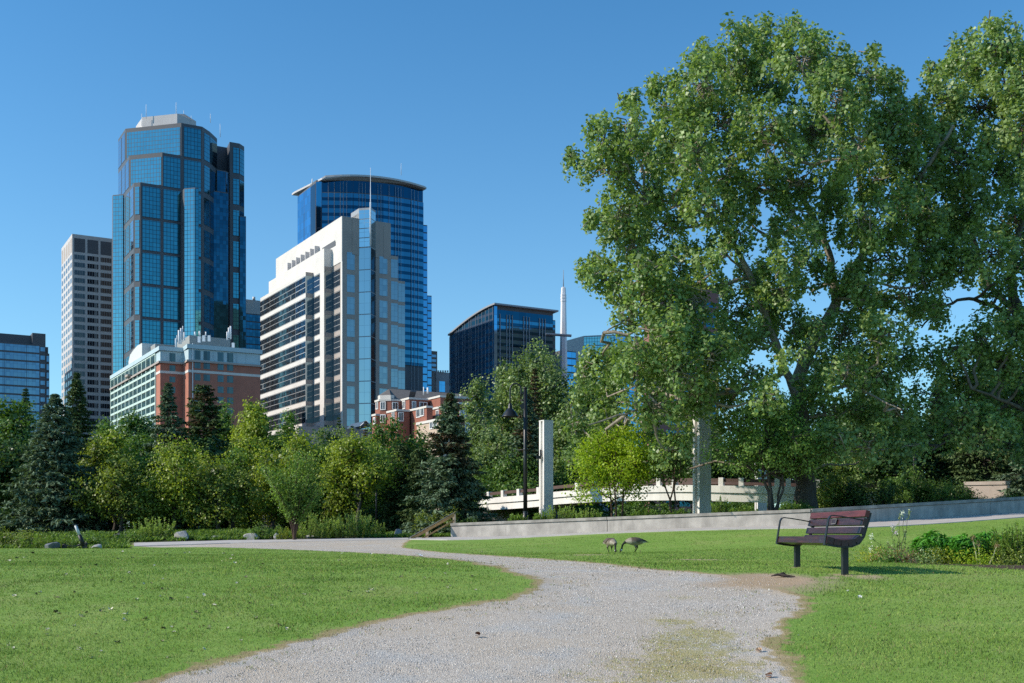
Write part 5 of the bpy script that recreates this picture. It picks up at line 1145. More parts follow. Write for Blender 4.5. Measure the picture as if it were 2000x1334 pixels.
# ---- F: terraced white and glass office
def terraced():
    d = 430; C3 = W(669, d); b = Bld('office_building', 'terraced pale office with white bands, stepping up to a pointed glass corner bay', C3)
    X3 = along(C3, VV, 650); C2 = along(X3, -U, 633); X2 = along(C2, VV, 612); C1 = along(X2, -U, 597)
    per = lambda dd: 42.25/F*430
    specs = [(C1, 508.5, X2, Z(531, C1[1]), 1), (C2, 525, X3, Z(485, C2[1]), 2), (C3, 540, None, Z(422, C3[1]), 3)]
    P = 42.25/F*C1[1]; zref = Z(530, C1[1])
    for (C, lpx, X, zt, k) in specs:
        Lf = along(C, VV, lpx); L = np.hypot(*(Lf-C)); dl = -VV
        R = X if X is not None else along(C, U, 763)
        wall = [Lf, C, R, R+VV*L]
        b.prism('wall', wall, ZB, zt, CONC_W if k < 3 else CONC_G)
        if k == 3:                                                     # white blank parapet and slim white corner
            mb = MB(); b.bar(mb, Lf, dl, 0, L, zref-P*0+0.2, zt, 0.0, 0.25); b.part('parapet', mb, CONC_W)
            mb = MB(); b.bar(mb, Lf, dl, L-1.2, L+0.25, ZB, zref+0.2, 0.0, 0.25); b.part('corner_pier', mb, CONC_W)
            ts = [tt(Lf, dl, q) for q in (549, 568, 629, 657)]
            mb = MB(); z0 = Z(502, along(Lf, dl, 620)[1]); b.bar(mb, Lf, dl, ts[0], ts[3], z0, z0+1.6, 0.25, 0.32); b.part('slot', mb, DARKGREY)
            for q in (571, 579.5, 588, 597, 606, 615.5, 624.5):
                mb = MB(); t = tt(Lf, dl, q); b.bar(mb, Lf, dl, t-0.35, t+0.35, z0-1.6, z0+3.6, 0.25, 2.2); b.part('fin', mb, CONC_L)
            mb = MB(); t0, t1 = tt(Lf, dl, 631), tt(Lf, dl, 656); z0 = Z(474, along(Lf, dl, 650)[1]); b.bar(mb, Lf, dl, t0, t1, z0-1.4, z0+0.2, 0.25, 0.33); b.part('slot', mb, DARKGREY)
        z = zref if k == 1 else zref+P*(1 if k == 2 else 1)
        Ru = np.hypot(*(R-C))
        while z > 3:
            z1 = z-P*0.20; z0 = z-P
            if z1 < zt-0.2:
                cuts = [lpx, 527.5, 577.5, 597, 612, 625, 633, 650, 660, 669]
                ps = [q for q in cuts if lpx <= q <= {1: 597, 2: 633, 3: 669}[k]]
                if k == 3: ps = [lpx, 633, 650, 664.5]
                if k == 2: ps = [lpx, 560, 612, 625]
                for a, c in zip(ps[:-1], ps[1:]):
                    t0, t1 = tt(Lf, dl, a)+0.12, tt(Lf, dl, c)-0.12
                    sky_lit = (k == 1 and a == 577.5 and z > zref-P*3.5) or (k == 2 and a >= 560 and z > zref-P*0.5)  # panes that get the painted sky reflection
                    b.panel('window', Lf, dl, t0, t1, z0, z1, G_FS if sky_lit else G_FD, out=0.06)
                if k < 3: b.panel('window', C, U, 0.0, Ru-0.05, z0, z1, G_F, out=0.06)
            z -= P
    # shade on the right faces is painted as beige bands over the white walls
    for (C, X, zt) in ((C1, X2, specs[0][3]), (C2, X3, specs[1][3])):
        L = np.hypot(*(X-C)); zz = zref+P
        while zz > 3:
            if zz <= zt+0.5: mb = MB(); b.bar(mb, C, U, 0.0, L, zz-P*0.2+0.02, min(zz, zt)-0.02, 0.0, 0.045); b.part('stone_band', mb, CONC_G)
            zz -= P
    # right face windows: two columns either side of the bay, two storeys each
    for (a, c) in ((677.5, 692.5), (741, 756.5)):
        z = Z(491, d)
        while z > 5: b.panel('window', C3, U, tt(C3, U, a), tt(C3, U, c), z-P*0.78, z, G_F, out=0.06); z -= P
    # pointed bay
    B0 = along(C3, U, 701); B1 = along(B0, D1, 724.5); B2 = along(B1, D2, 733.5); zb = Z(482, B1[1]); zt = Z(405, B1[1])
    b.prism('glass_bay', [B0, B1, B2, B2+VV*8, B0+VV*8], ZB, zt, STEEL_G)
    z = zb; LL = np.hypot(*(B1-B0)); L2_ = np.hypot(*(B2-B1))
    while z > 4:
        b.panel('bay_glass', B0, D1, 0.1, LL-0.1, max(z-P, 1), z-0.3, G_FL, out=0.08); b.panel('bay_glass', B1, D2, 0.1, L2_-0.1, max(z-P, 1), z-0.3, G_DK, out=0.08); z -= P
    zz = np.linspace(zb+0.1, zt-0.6, 5)
    crown_g = glass_mat('crown_glass', (0.45, 0.58, 0.62), 2.2, 2.0, 0.08, (0.22, 0.30, 0.33), var=0.08, tilt=0.01)
    for z0, z1 in zip(zz[:-1], zz[1:]): b.panel('bay_glass', B0, D1, 0.1, LL-0.1, z0, z1-0.25, crown_g, out=0.08); b.panel('bay_glass', B1, D2, 0.1, L2_-0.1, z0, z1-0.25, crown_g, out=0.08)
    # bay top and flanking fins
    Q0 = along(B0, VV, 689.5)+VV*0.2; b.prism('bay_head', [Q0, B0+VV*0.3, B0+VV*7+U*3, Q0+VV*6], Z(482, d), Z(411, d), CONC_W)
    b.prism('bay_head', [along(C3, U, 671), along(C3, U, 685), along(C3, U, 685)+VV*10, along(C3, U, 671)+VV*10], specs[2][3]-16, Z(430, d), CONC_G) if False else None
    zq = Z(484, d)
    for a, c, y, dep in ((688, 701, 428, 6), (733, 740, 432, 6)):
        A = along(C3, U, a); B = along(C3, U, c); b.prism('roof_fin', [A+outn(U)*0.2, B+outn(U)*0.2, B+VV*dep, A+VV*dep], zq-2, Z(y, A[1]), CONC_G)
    A = along(C3, U, 749); A2 = along(C3, U, 763); b.prism('roof_fin', [A+VV*6, A+outn(U)*0.1, A2+outn(U)*0.1, A2+VV*6], zq-2, [Z(437, d+10), Z(439, d+6), Z(434, d+8), Z(434, d+12)], CONC_G)
    # stepping glass end
    E0 = along(C3, U, 763); E1 = along(C3, U, 777); E2 = along(C3, U, 791)
    b.prism('end_step', [E0, E1, E1+VV*20, E0+VV*20], ZB, Z(499, E0[1]), CONC_G); b.prism('end_step', [E1, E2, E2+VV*20, E1+VV*20], ZB, Z(548, E1[1]), CONC_G)
    for p, L, y in ((E0, np.hypot(*(E1-E0)), 506), (E1, np.hypot(*(E2-E1)), 553)):
        z = Z(y, p[1])
        while z > 4: b.panel('window', p, U, 0.15, L-0.05, max(1, z-P*0.84), z, G_F, out=0.06); z -= P
    mb = MB(); p = B1+outn(D1)*0.4; zs = Z(405, B1[1]); mb.tube([(p[0], p[1], Z(480, B1[1])), (p[0], p[1], Z(396, B1[1])), (p[0], p[1], Z(394, B1[1])), (p[0], p[1], Z(328, B1[1]))], [0.3, 0.3, 0.17, 0.07], 8); b.part('mast', mb, STEEL_W)
    b.flush()
terraced()
# ---- G: blue tower with curved overhanging roof
def tower_roof(name, label, p0):
    pass
def tower_curved():
    d = 600; A = W(629, d); cd = np.array([math.cos(math.radians(19)), math.sin(math.radians(19))]); Bp = along(A, cd, 826); L = np.hypot(*(Bp-A))
    b = Bld('glass_tower', 'deep blue striped glass tower with curved overhanging roof slab behind the terraced office', A)
    Lc = along(A, -cd, 618) if False else A; lf0 = along(A, D1*-1, 617); lf = along(lf0, VV, 581.5)
    nseg = 14; pts = []
    for i in range(nseg+1):
        t = i/nseg; p = A+cd*L*t+outn(cd)*5.5*4*t*(1-t); pts.append(p)
    zt = Z(372, d); zroof = Z(351, d)
    body = [lf, lf0]+pts+[Bp+VV*38, lf+U*40]
    zr = lambda p: Z(372, d)
    b.prism('tower_shaft', body, ZB, zroof, DARKGREY, True)
    # dark upper glass and stripes
    f = 15.0/F*d; k = 0
    fp = [Z(372, d)-i*f for i in range(40)]
    for i in range(nseg):
        p = pts[i]; q2 = pts[i+1]; dv = (q2-p)/np.hypot(*(q2-p)); LL = np.hypot(*(q2-p)); i_ = i
        b.panel('dark_glass', p, dv, 0.05, LL-0.05, Z(375, d), zroof-0.3, G_GD, out=0.05)
    def stripes(p, dv, LL, mat, ztop, n=30, gd=True):
        for j in range(n):
            z1 = ztop-j*f
            if z1-f < 3: break
            b.panel('glass_band', p, dv, 0.05, LL-0.05, z1-f*0.60, z1, mat, out=0.06)
            if gd: b.panel('spandrel', p, dv, 0.05, LL-0.05, z1-f+0.03, z1-f*0.62, G_GD, out=0.05)
    half = nseg//2
    for i in (0, 4, 8, 12):
        p = pts[i]; q2 = pts[min(i+4, nseg)]; dv = (q2-p)/np.hypot(*(q2-p)); stripes(p+outn(dv)*0.55, dv, np.hypot(*(q2-p)), G_G, Z(377, d), 22)
    dl = (lf0-lf)/np.hypot(*(lf0-lf)); Ll = np.hypot(*(lf0-lf))
    for (a, c) in ((581.5, 594), (594.6, 607), (607.5, 616.5)):
        t0, t1 = tt(lf, dl, a), tt(lf, dl, c); b.panel('dark_glass', lf, dl, t0, t1, 3, zroof-1.5, G_GL if a < 600 else G_GD, out=0.1)
    b.panel('dark_glass', lf0, D1, 0.1, np.hypot(*(A-lf0))-0.1, 3, zroof-1, G_G, out=0.1)
    # fins
    for px in (640, 651, 662, 667.5, 674, 697, 703, 709, 733, 739, 755, 768, 773.5, 779, 801, 807, 815):
        t = tt(A, cd, px)/L; p = A+cd*L*t+outn(cd)*(5.5*4*t*(1-t)+0.9); mb = MB(); mb.box3((p[0], p[1], (Z(356, d)+30)/2), (*(cd*0.075), 0), (*(outn(cd)*0.08), 0), (0, 0, (Z(356, d)-30)/2)); b.part('fin', mb, STEEL_G)
    # roof slab
    nv = outn(cd); ro = [lf-U*2+outn(VV)*0, along(A, -cd, 627)+nv*3.0]+[A+cd*L*t+nv*(5.5*4*t*(1-t)+3.6) for t in np.linspace(0.02, 1.0, 14)]+[Bp+cd*1.5+nv*2]
    zz0 = Z(383.5, lf[1]-2); zs = [Z(383.5, (lf-U*2)[1]), Z(347, ro[1][1])]+[Z(346.5-9.0*4*t*(1-t)*0.9-0*t, (A+cd*L*t)[1]) if False else Z(347, d)+1.1*4*t*(1-t) for t in np.linspace(0.02, 1, 14)]+[Z(347, d)]
    zs[0] = Z(347, d)
    mb = MB(); poly = ro+[Bp+VV*36, lf-U*2+VV*4]; zs2 = zs+[zs[-1], zs[0]]
    n = len(poly)
    mb.face([(p[0], p[1], z) for p, z in zip(poly, zs2)]); mb.face([(p[0], p[1], z-0.95) for p, z in reversed(list(zip(poly, zs2)))])
    for i in range(n):
        p, q2 = poly[i], poly[(i+1) % n]; mb.face([(p[0], p[1], zs2[i]-0.95), (q2[0], q2[1], zs2[(i+1) % n]-0.95), (q2[0], q2[1], zs2[(i+1) % n]), (p[0], p[1], zs2[i])])
    b.part('roof_slab', mb, CONC_L)
    # right shoulder
    e0 = pts[-1]-nv*0.5; e1 = along(e0, cd, 834.5); e2 = along(e1, cd, 843)
    b.prism('shoulder', [e0+VV*2, e0, e1, e1+VV*20], ZB, Z(439, e0[1]), DARKGREY); LLe = np.hypot(*(e1-e0))
    zz = Z(441, e0[1])
    while zz > 5: b.panel('glass_band', e0, cd, 0.1, LLe-0.1, zz-f*0.85, zz, G_GL, out=0.06); zz -= f
    b.prism('shoulder', [e1+VV*1, e1+cd*0.02, e2, e2+VV*20], ZB, Z(577, e1[1]), DARKGREY); zz = Z(579, e1[1])
    while zz > 5: b.panel('glass_band', e1, cd, 0.1, np.hypot(*(e2-e1))-0.1, zz-f*0.85, zz, G_GL, out=0.06); zz -= f
    for px, y0, y1, r in ((783.5, 342, 319, 0.18), (610, 362, 349, 0.5)): rod(b, 'antenna', px, y0, y1, 606, r, STEEL_W)
    b.flush()
tower_curved()
# ---- H: two distant blocks
def distant():
    p0 = W(840, 690); b = Bld('office_building', 'distant narrow brown block right of the striped blue tower', p0); p1 = along(p0, U, 854)
    b.prism('wall', [p0, p1, p1+VV*15, p0+VV*15], ZB, Z(685, 690), plain('brown_stone', (0.17, 0.135, 0.115), 0.8, scale=0.2))
    for k in range(9): b.panel('window', p0, U, 0.8, tt(p0, U, 852), Z(692+9*k, 690)-1.6, Z(692+9*k, 690), G_A, 0.05)
    b.flush()
    p0 = W(852, 640); b = Bld('office_building', 'distant low grey-pink block with a pale window grid beside the dark curved office', p0); p1 = along(p0, U, 880)
    b.prism('wall', [p0, p1, p1+VV*15, p0+VV*15], ZB, Z(726, 640), plain('pinkish_stone', (0.36, 0.32, 0.33), 0.8, scale=0.2))
    b.panel('window', p0, U, tt(p0, U, 858), tt(p0, U, 869), Z(765, 640), Z(744, 640), G_GL, 0.05)
    for i in range(5): rod(b, 'parapet_post', 856+i*4.6, 727, 723.5, 641, 0.5, CONC_L, 0.5)
    b.flush()
distant()
# ---- I: lower blue office with curved roof
def curved_office():
    d = 470; C = W(965, d); b = Bld('office_building', 'dark blue glass office with a roof curving down to the left, behind the pale poplars', C)
    Lf = along(C, VV, 878); L = np.hypot(*(Lf-C)); R = along(C, U, 1080); zt = Z(592, d); zl = Z(652, Lf[1]); n = 12; dl = -VV
    top = lambda t: zl+(zt-zl)*math.sin(t*PI/2*0.92)/math.sin(PI/2*0.92)
    ts = np.linspace(0, 1, n+1); wl = [Lf+dl*L*t for t in ts]; zz = [top(t)-1 for t in ts]
    b.prism('wall', wl+[R, R+VV*L], ZB, zz+[zt-1, zl-1], DARKGREY)
    f = 13.6/F*d
    for i in range(n):
        mb = MB(); a, c = wl[i]-U*0.1, wl[i+1]-U*0.1
        mb.face([(a[0], a[1], 4), (c[0], c[1], 4), (c[0], c[1], zz[i+1]-0.6), (a[0], a[1], zz[i]-0.6)], [(L*ts[i], 0), (L*ts[i+1], 0), (L*ts[i+1], zz[i+1]), (L*ts[i], zz[i])]); b.part('glass_panel', mb, G_ID)
    for px in (881, 890, 893, 897, 905, 909, 917, 921, 930, 935, 942, 949, 956, 963.5):
        t = tt(Lf, dl, px); mb = MB(); b.bar(mb, Lf, dl, t-0.06, t+0.06, 4, top(t/L)-1.2, 0.15, 0.3); b.part('fin', mb, STEEL_G)
    Lr = np.hypot(*(R-C)); z = Z(620, d); b.panel('dark_glass', C, U, 1.2, Lr, z, zt-2.5, G_GD, 0.06)
    while z > 5:
        b.panel('glass_band', C, U, 1.5, Lr-0.1, z-f*0.55, z-0.1, G_G, 0.06); b.panel('spandrel', C, U, 1.5, Lr-0.1, z-f+0.03, z-f*0.56, G_GD, 0.05); z -= f
    for px in (976, 989, 994.5, 1000, 1022, 1027.5, 1033, 1053, 1058.5, 1064): t = tt(C, U, px); mb = MB(); b.bar(mb, C, U, t-0.09, t+0.09, 4, Z(612, d), 0.1, 0.5); b.part('fin', mb, STEEL_G)
    mb = MB(); b.bar(mb, C, U, -0.2, 1.3, 4, zt-1, -0.2, 0.4); b.part('corner_pier', mb, G_GL)
    # roof sheet
    mb = MB(); Re = along(C+outn(U)*2, U, 1091); ov = -U*0.9
    for i in range(n):
        a, c = wl[i], wl[i+1]; za, zc = zz[i], zz[i+1]; A0 = a+ov; C0 = c+ov+(outn(U)*2 if i == n-1 else 0); Ra = Re+VV*(L+2)*(1-ts[i]); Rc = Re+VV*(L+2)*(1-ts[i+1])
        for o, rev in ((0.75, False), (0.1, True)):
            pts = [(A0[0], A0[1], za+o), (C0[0], C0[1], zc+o), (Rc[0], Rc[1], zc+o), (Ra[0], Ra[1], za+o)]; mb.face(list(reversed(pts)) if not rev else pts)
        mb.face([(A0[0], A0[1], za+0.1), (C0[0], C0[1], zc+0.1), (C0[0], C0[1], zc+0.75), (A0[0], A0[1], za+0.75)])
    mb.face([(C0[0], C0[1], zz[-1]+0.1), (Re[0], Re[1], zz[-1]+0.1), (Re[0], Re[1], zz[-1]+0.75), (C0[0], C0[1], zz[-1]+0.75)])
    b.part('roof_slab', mb, STEEL_G)
    R2 = along(R, U, 1092); b.prism('end_wing', [R+VV*3, R2+VV*3, R2+VV*14, R+VV*14], ZB, Z(622, R[1]), DARKGREY)
    z = Z(624, R[1])
    while z > 5: b.panel('glass_band', R+VV*3, U, 0.1, np.hypot(*(R2-R))-0.1, z-f*0.6, z, G_G, 0.05); z -= f
    mb = MB(); p = W(1066, d-6); q2 = W(1116, d-2); mb.box3(((p[0]+q2[0])/2, (p[1]+q2[1])/2, Z(657.5, d)), (*((q2-p)/2), 0), (0, 1.5, 0), (0, 0, 0.28)); b.part('canopy', mb, STEEL_G)
    b.flush()
G_ID = glass_mat('dark_blue_stripe_glass', (0.035, 0.16, 0.30), 3.0, 2.9, 0.10, (0.008, 0.04, 0.10), var=0.35, tilt=0.006, lwh=1.1, metal=0.6)
curved_office()
def spire():
    d = 500; p = W(1100.5, d); b = Bld('spire', 'white tapered spire with a needle tip right of the curved dark blue office', p, 'spire'); s = d/F
    mb = MB(); rows = [(720, 8.0), (690, 7.4), (640, 6.6), (590, 5.6), (589, 6.2), (586.5, 6.2), (586, 5.5), (583, 6.2), (581, 6.2), (580.5, 5.5), (577, 6.0), (575, 6.0), (574.5, 5.2), (562, 4.6), (560.5, 2.5)]
    prof = [(w*s*0.95, Z(py, d)) for py, w in rows]; prof.insert(0, (8.6*s, ZB)); mb.lathe((p[0], p[1], 0), prof, 6, False); b.part('shaft', mb, STEEL_W)
    mb = MB(); mb.tube([(p[0], p[1], Z(562, d)), (p[0], p[1], Z(527, d))], [1.1*s, 0.5*s], 6); b.part('needle', mb, STEEL_G)
    p0 = W(1096, 560); b2 = Bld('office_building', 'small blue glass corner peeping out below the spire', p0); p1 = along(p0, U, 1125); b2.prism('wall', [p0, p1, p1+VV*10, p0+VV*10], ZB, Z(684, 560), DARKGREY)
    for k in range(8): b2.panel('glass_band', p0, U, 0.1, tt(p0, U, 1124.5), Z(686+14*k+11, 560), Z(686+14*k, 560), G_GL, 0.05)
    b2.flush()
spire()
def pale_glass():
    p0 = W(1140, 640); b = Bld('office_building', 'pale turquoise glass office half hidden by the left side of the giant cottonwood', p0); p1 = along(p0, D1, 1200); p2 = along(p1, U, 1290)
    zt = Z(656, 640); b.prism('wall', [p0, p1, p2, p2+VV*20, p0+VV*20], ZB, zt, STEEL_G); f = 18/F*640
    for k in range(12):
        b.panel('glass_band', p0, D1, 0.2, np.hypot(*(p1-p0))-0.1, zt-0.8-(k+1)*f+0.4, zt-0.8-k*f, G_CL, 0.05); b.panel('glass_band', p1, U, 0.1, np.hypot(*(p2-p1))-0.1, zt-0.8-(k+1)*f+0.4, zt-0.8-k*f, G_GL, 0.05)
    b.flush()
    p0 = W(1268, 430); b = Bld('office_tower', 'reddish brown tower glimpsed through the giant cottonwood', p0); pl = along(p0, VV, 1258); p1 = p0+U*34
    RB = plain('red_brown_stone', (0.27, 0.125, 0.11), 0.8, var=0.05, scale=0.15); b.prism('wall', [pl, p0, p1, p1+VV*30], ZB, Z(541, 430), RB); z = Z(575, 430)
    while z > 4:
        for t in (8, 14.5, 21, 27.5): b.panel('window', p0, U, t, t+5, z-2.0, z, G_DK, 0.05)
        z -= 3.9
    b.flush()
pale_glass()
# ---- M: brick apartments
def apartments():
    d = 320; b = Bld('apartment_building', 'stepped red brick apartment house with grey hip roof and white window frames', W(764, d)); s = d/F
    LEDGE = plain('white_ledge', (0.62, 0.58, 0.53), 0.75, var=0.05)
    SLATE = plain('grey_roof_shingle', (0.165, 0.145, 0.130), 0.9, var=0.14, scale=1.5)
    BEIGE = plain('beige_render', (0.52, 0.40, 0.31), 0.85, var=0.06)
    def wing(cpx, dd, lpx, rpx, top, mat=BRICK, ledge=0.55):
        C = W(cpx, dd); Lf = along(C, VV, lpx); R = along(C, U, rpx); zt = Z(top, dd); poly = [Lf, C, R, R+(Lf-C)]
        b.prism('brick_wing', poly, ZB, zt-ledge, mat); n1 = -U*0.25; n2 = outn(U)*0.25
        mb = MB(); mb.prism([Lf+n1, C+n1+n2, R+n2, R+(Lf-C)], zt-ledge, zt); b.part('cornice', mb, LEDGE)
        return C, Lf, R
    def win(C, dv, a, c, y0, y1):
        t0, t1 = sorted((tt(C, dv, a), tt(C, dv, c))); 
        b.panel('window', C, dv, t0, t1, Z(y1, C[1]), Z(y0, C[1]), G_W, 0.08)
    # chamfered left bay
    c0 = W(742, 322); c1 = along(c0, D1, 764); c2 = along(c1, U, 792); l0 = along(c0, VV, 733); zt = Z(780, 322)
    b.prism('brick_wing', [l0, c0, c1, c2, c2+VV*14], ZB, zt-0.5, BRICK); n = 0.25
    mb = MB(); mb.prism([l0-U*n, c0-U*n+outn(D1)*n*0.6, c1+outn(D1)*n*0.6, c2+outn(U)*n, c2+VV*10], zt-0.5, zt); b.part('cornice', mb, LEDGE)
    dl = -VV
    for yy in (0, 25): win(l0, dl, 735.5, 738.5, 786+yy, 799+yy); win(c0, D1, 744.5, 752, 786+yy, 799.5+yy)
    win(c1, U, 767, 776, 786.5, 798)
    C, Lf, R = wing(799.5, 318, 783, 836, 776); win(Lf, dl, 787.5, 791.5, 786, 799); win(C, U, 805.5, 811, 784.5, 797); win(C, U, 820, 833, 785, 794)
    C, Lf, R = wing(860, 316, 834, 930, 772)
    C, Lf, R = wing(775, 312, 756, 800, 799); win(C, U, 779, 786.5, 806, 821); win(Lf, dl, 767, 770.5, 806, 820)
    C, Lf, R = wing(833.5, 306, 798.5, 845, 792.5); win(Lf, dl, 814.5, 821, 804, 818); win(Lf, dl, 822.5, 828, 803, 817)
    C, Lf, R = wing(896, 300, 842, 930, 785.5); win(Lf, dl, 853, 857, 805, 816); win(C, U, 899, 904, 798, 814); win(C, U, 908, 925, 798, 814); win(C, U, 909, 916, 826, 842)
    win(Lf, dl, 871, 878, 800, 812)
    C, Lf, R = wing(862, 296, 814, 900, 816, BEIGE, 0.7); win(Lf, dl, 841, 846, 829, 842); win(Lf, dl, 848, 853, 828, 842)
    C, Lf, R = wing(734.5, 318, 727, 742, 808); win(Lf, dl, 730.5, 733, 818, 828)
    # hip roof and white dormer strip
    e0 = W(742.5, 330); e1 = along(e0, D1, 763); zd = Z(772, 330); e2 = along(e1, U, 930); l1 = along(e0, VV, 738)
    b.prism('dormer_strip', [l1, e0, e1, along(e1, U, 770), along(e1, U, 770)+VV*4], Z(781, 330), zd, LEDGE)
    rg0 = W(760, 338); rg1 = along(rg0, U, 930); zr = Z(759.5, 338); ev = outn(U)*0.4
    mb = MB(); za = zd+0.02; zlow = Z(780, 330)
    mb.face([(e1[0]+ev[0], e1[1]+ev[1], zlow), (e2[0], e2[1], zlow), (rg1[0], rg1[1], zr), (rg0[0], rg0[1], zr)])
    mb.face([(e0[0], e0[1], zd), (e1[0], e1[1], zd), (rg0[0], rg0[1], zr)]); mb.face([(e1[0]+ev[0], e1[1]+ev[1], zlow), (rg0[0], rg0[1], zr), (e1[0], e1[1], zd)])
    bk = rg0+VV*14; mb.face([(l1[0], l1[1], zd), (e0[0], e0[1], zd), (rg0[0], rg0[1], zr)]); mb.face([(rg0[0], rg0[1], zr), (rg1[0], rg1[1], zr), (rg1[0]+VV[0]*12, rg1[1]+VV[1]*12, zlow), (l1[0], l1[1], zd)])
    b.part('roof', mb, SLATE)
    for px, y0, y1, r in ((827.5, 772, 756, 0.16), (835.5, 769, 757, 0.3), (898.5, 774, 769, 0.15)): rod(b, 'flue', px, y0, y1, 326, r, STEEL_W, r*1.1)
    mb = MB(); p = W(806, 327.5); mb.box3((p[0], p[1], Z(768.5, 327)), (0.8, 0.3, 0), (0.3, -0.9, 0.7), (0.1, 0.1, 0.25)); b.part('skylight', mb, DARKGREY)
    b.flush(frame=(0.22, plain('white_window_frame', (0.78, 0.77, 0.75), 0.6, var=0.02)))
apartments()
# ---- N: low podium roofs before the terraced office
def podium():
    p0 = W(583, 350); b = Bld('low_building', 'low beige-roofed podium at the foot of the terraced office', p0); p1 = along(p0, U, 742)
    b.prism('wall', [along(p0, VV, 578), p0, p1, p1+VV*14], ZB, Z(832, 350), CONC_G)
    C = W(704, 346); Cr = along(C, U, 727); mid = (C+Cr)/2; mb = MB(); z0, z1 = Z(832, 346), Z(821, 346); dp = VV*12
    mb.face([(C[0], C[1], z0), (Cr[0], Cr[1], z0), (mid[0], mid[1], z1)]); 
    for a, c in ((C, mid), (mid, Cr)):
        za = z0 if a is C else z1; zc = z1 if c is mid else z0; mb.face([(a[0], a[1], za), (c[0], c[1], zc), (c[0]+dp[0], c[1]+dp[1], zc), (a[0]+dp[0], a[1]+dp[1], za)])
    b.part('glass_gable', mb, G_A)
    mb = MB()
    for a, za, c, zc in ((C, z0, mid, z1), (mid, z1, Cr, z0)): mb.tube([(a[0], a[1]-0.1, za), (c[0], c[1]-0.1, zc)], 0.16, 5)
    b.part('gable_frame', mb, STEEL_W)
podium()
# ================================================================== things in the park
WHITE = plain('white_painted_concrete', (0.80, 0.775, 0.73), 0.75, var=0.06, scale=0.8, stain=0.30, bump=0.1, pock=0.3)
BLACKM = plain('black_lamp_paint', (0.012, 0.013, 0.016), 0.38, var=0.1, spec=0.5)
# ---- long low wall with cap
def long_wall():
    def seg(label, px0, px1, joints):
        p0, _, _ = wall_pt(px0); root = thing('concrete_wall', label, 'wall', (p0[0], p0[1], T1(p0[0], p0[1])), 0)
        loc = root.location; edges = sorted([px0, px1]+joints)
        for a, c in zip(edges[:-1], edges[1:]):
            n = 5; body = MB(); cap = MB(); P = []
            for i in range(n+1):
                px = a+(c-a)*i/n; p, zb, zt = wall_pt(px)
                P.append((p, zb, zt))
            dv = P[-1][0]-P[0][0]; L = np.hypot(*dv); dv = dv/L; nn = outn(dv); g = 0.015
            P[0] = (P[0][0]+dv*g, P[0][1], P[0][2]); P[-1] = (P[-1][0]-dv*g, P[-1][1], P[-1][2])
            def ring(o0, o1, zf):
                return [[(*(p+nn*o0), zf(zb, zt)[0]), (*(p-nn*o1), zf(zb, zt)[0]), (*(p-nn*o1), zf(zb, zt)[1]), (*(p+nn*o0), zf(zb, zt)[1])] for p, zb, zt in P]
            for mb, o0, o1, zf in ((body, 0.0, 0.32, lambda zb, zt: (zb-0.4, zt-0.165)), (cap, 0.05, 0.36, lambda zb, zt: (zt-0.13, zt))):
                r = ring(o0, o1, zf)
                for q0, q1 in zip(r[:-1], r[1:]):
                    for i, j in ((0, 3), (3, 2), (2, 1), (1, 0)): mb.face([q0[i], q1[i], q1[j], q0[j]])
                mb.face([r[0][0], r[0][3], r[0][2], r[0][1]]); mb.face(r[-1])
            grv = MB(); r = ring(-0.03, 0.28, lambda zb, zt: (zt-0.166, zt-0.129))
            for q0, q1 in zip(r[:-1], r[1:]): grv.face([q0[0], q1[0], q1[3], q0[3]]); grv.face([q0[2], q1[2], q1[1], q0[1]])
            body.build('wall_panel', M_WALL, root, loc, bevel=0.012); cap.build('cap', M_CAP, root, loc, bevel=0.02); grv.build('shadow_groove', M_CAP, root, loc)
    seg('long low concrete wall with sunlit face running from the handrail to behind the bench', 880, 1583.6, [1186])
    seg('shaded continuation of the low concrete wall climbing to the right edge', 1584.4, 2228, [1934])
long_wall()
# ---- pale planter wall among the bushes on the right
def planter():
    p0 = W(1884, 63); p1 = W(1972, 62); z1 = Z(940.5, 62.5); z0 = z1-1.3; mb = MB(); dv = (p1-p0)/np.hypot(*(p1-p0)); n_ = outn(dv); L = np.hypot(*(p1-p0))
    root = thing('planter_wall', 'short pale pinkish wall among the bushes at the right edge', 'wall', (p0[0], p0[1], z0)); loc = root.location
    c = (p0+p1)/2; mb.box3((c[0], c[1], (z0+z1)/2-0.1), (*(dv*L/2), 0), (*(n_*0.15), 0), (0, 0, (z1-z0)/2-0.1)); PW = plain('pinkish_wall', (0.60, 0.50, 0.44), 0.85, var=0.08, scale=1, stain=0.2); mb.build('wall_panel', PW, root, loc, bevel=0.01)
    mb = MB(); mb.box3((c[0], c[1], z1-0.095), (*(dv*(L/2+0.04)), 0), (*(n_*0.2), 0), (0, 0, 0.095)); mb.build('cap', PW, root, loc, bevel=0.015)
planter()
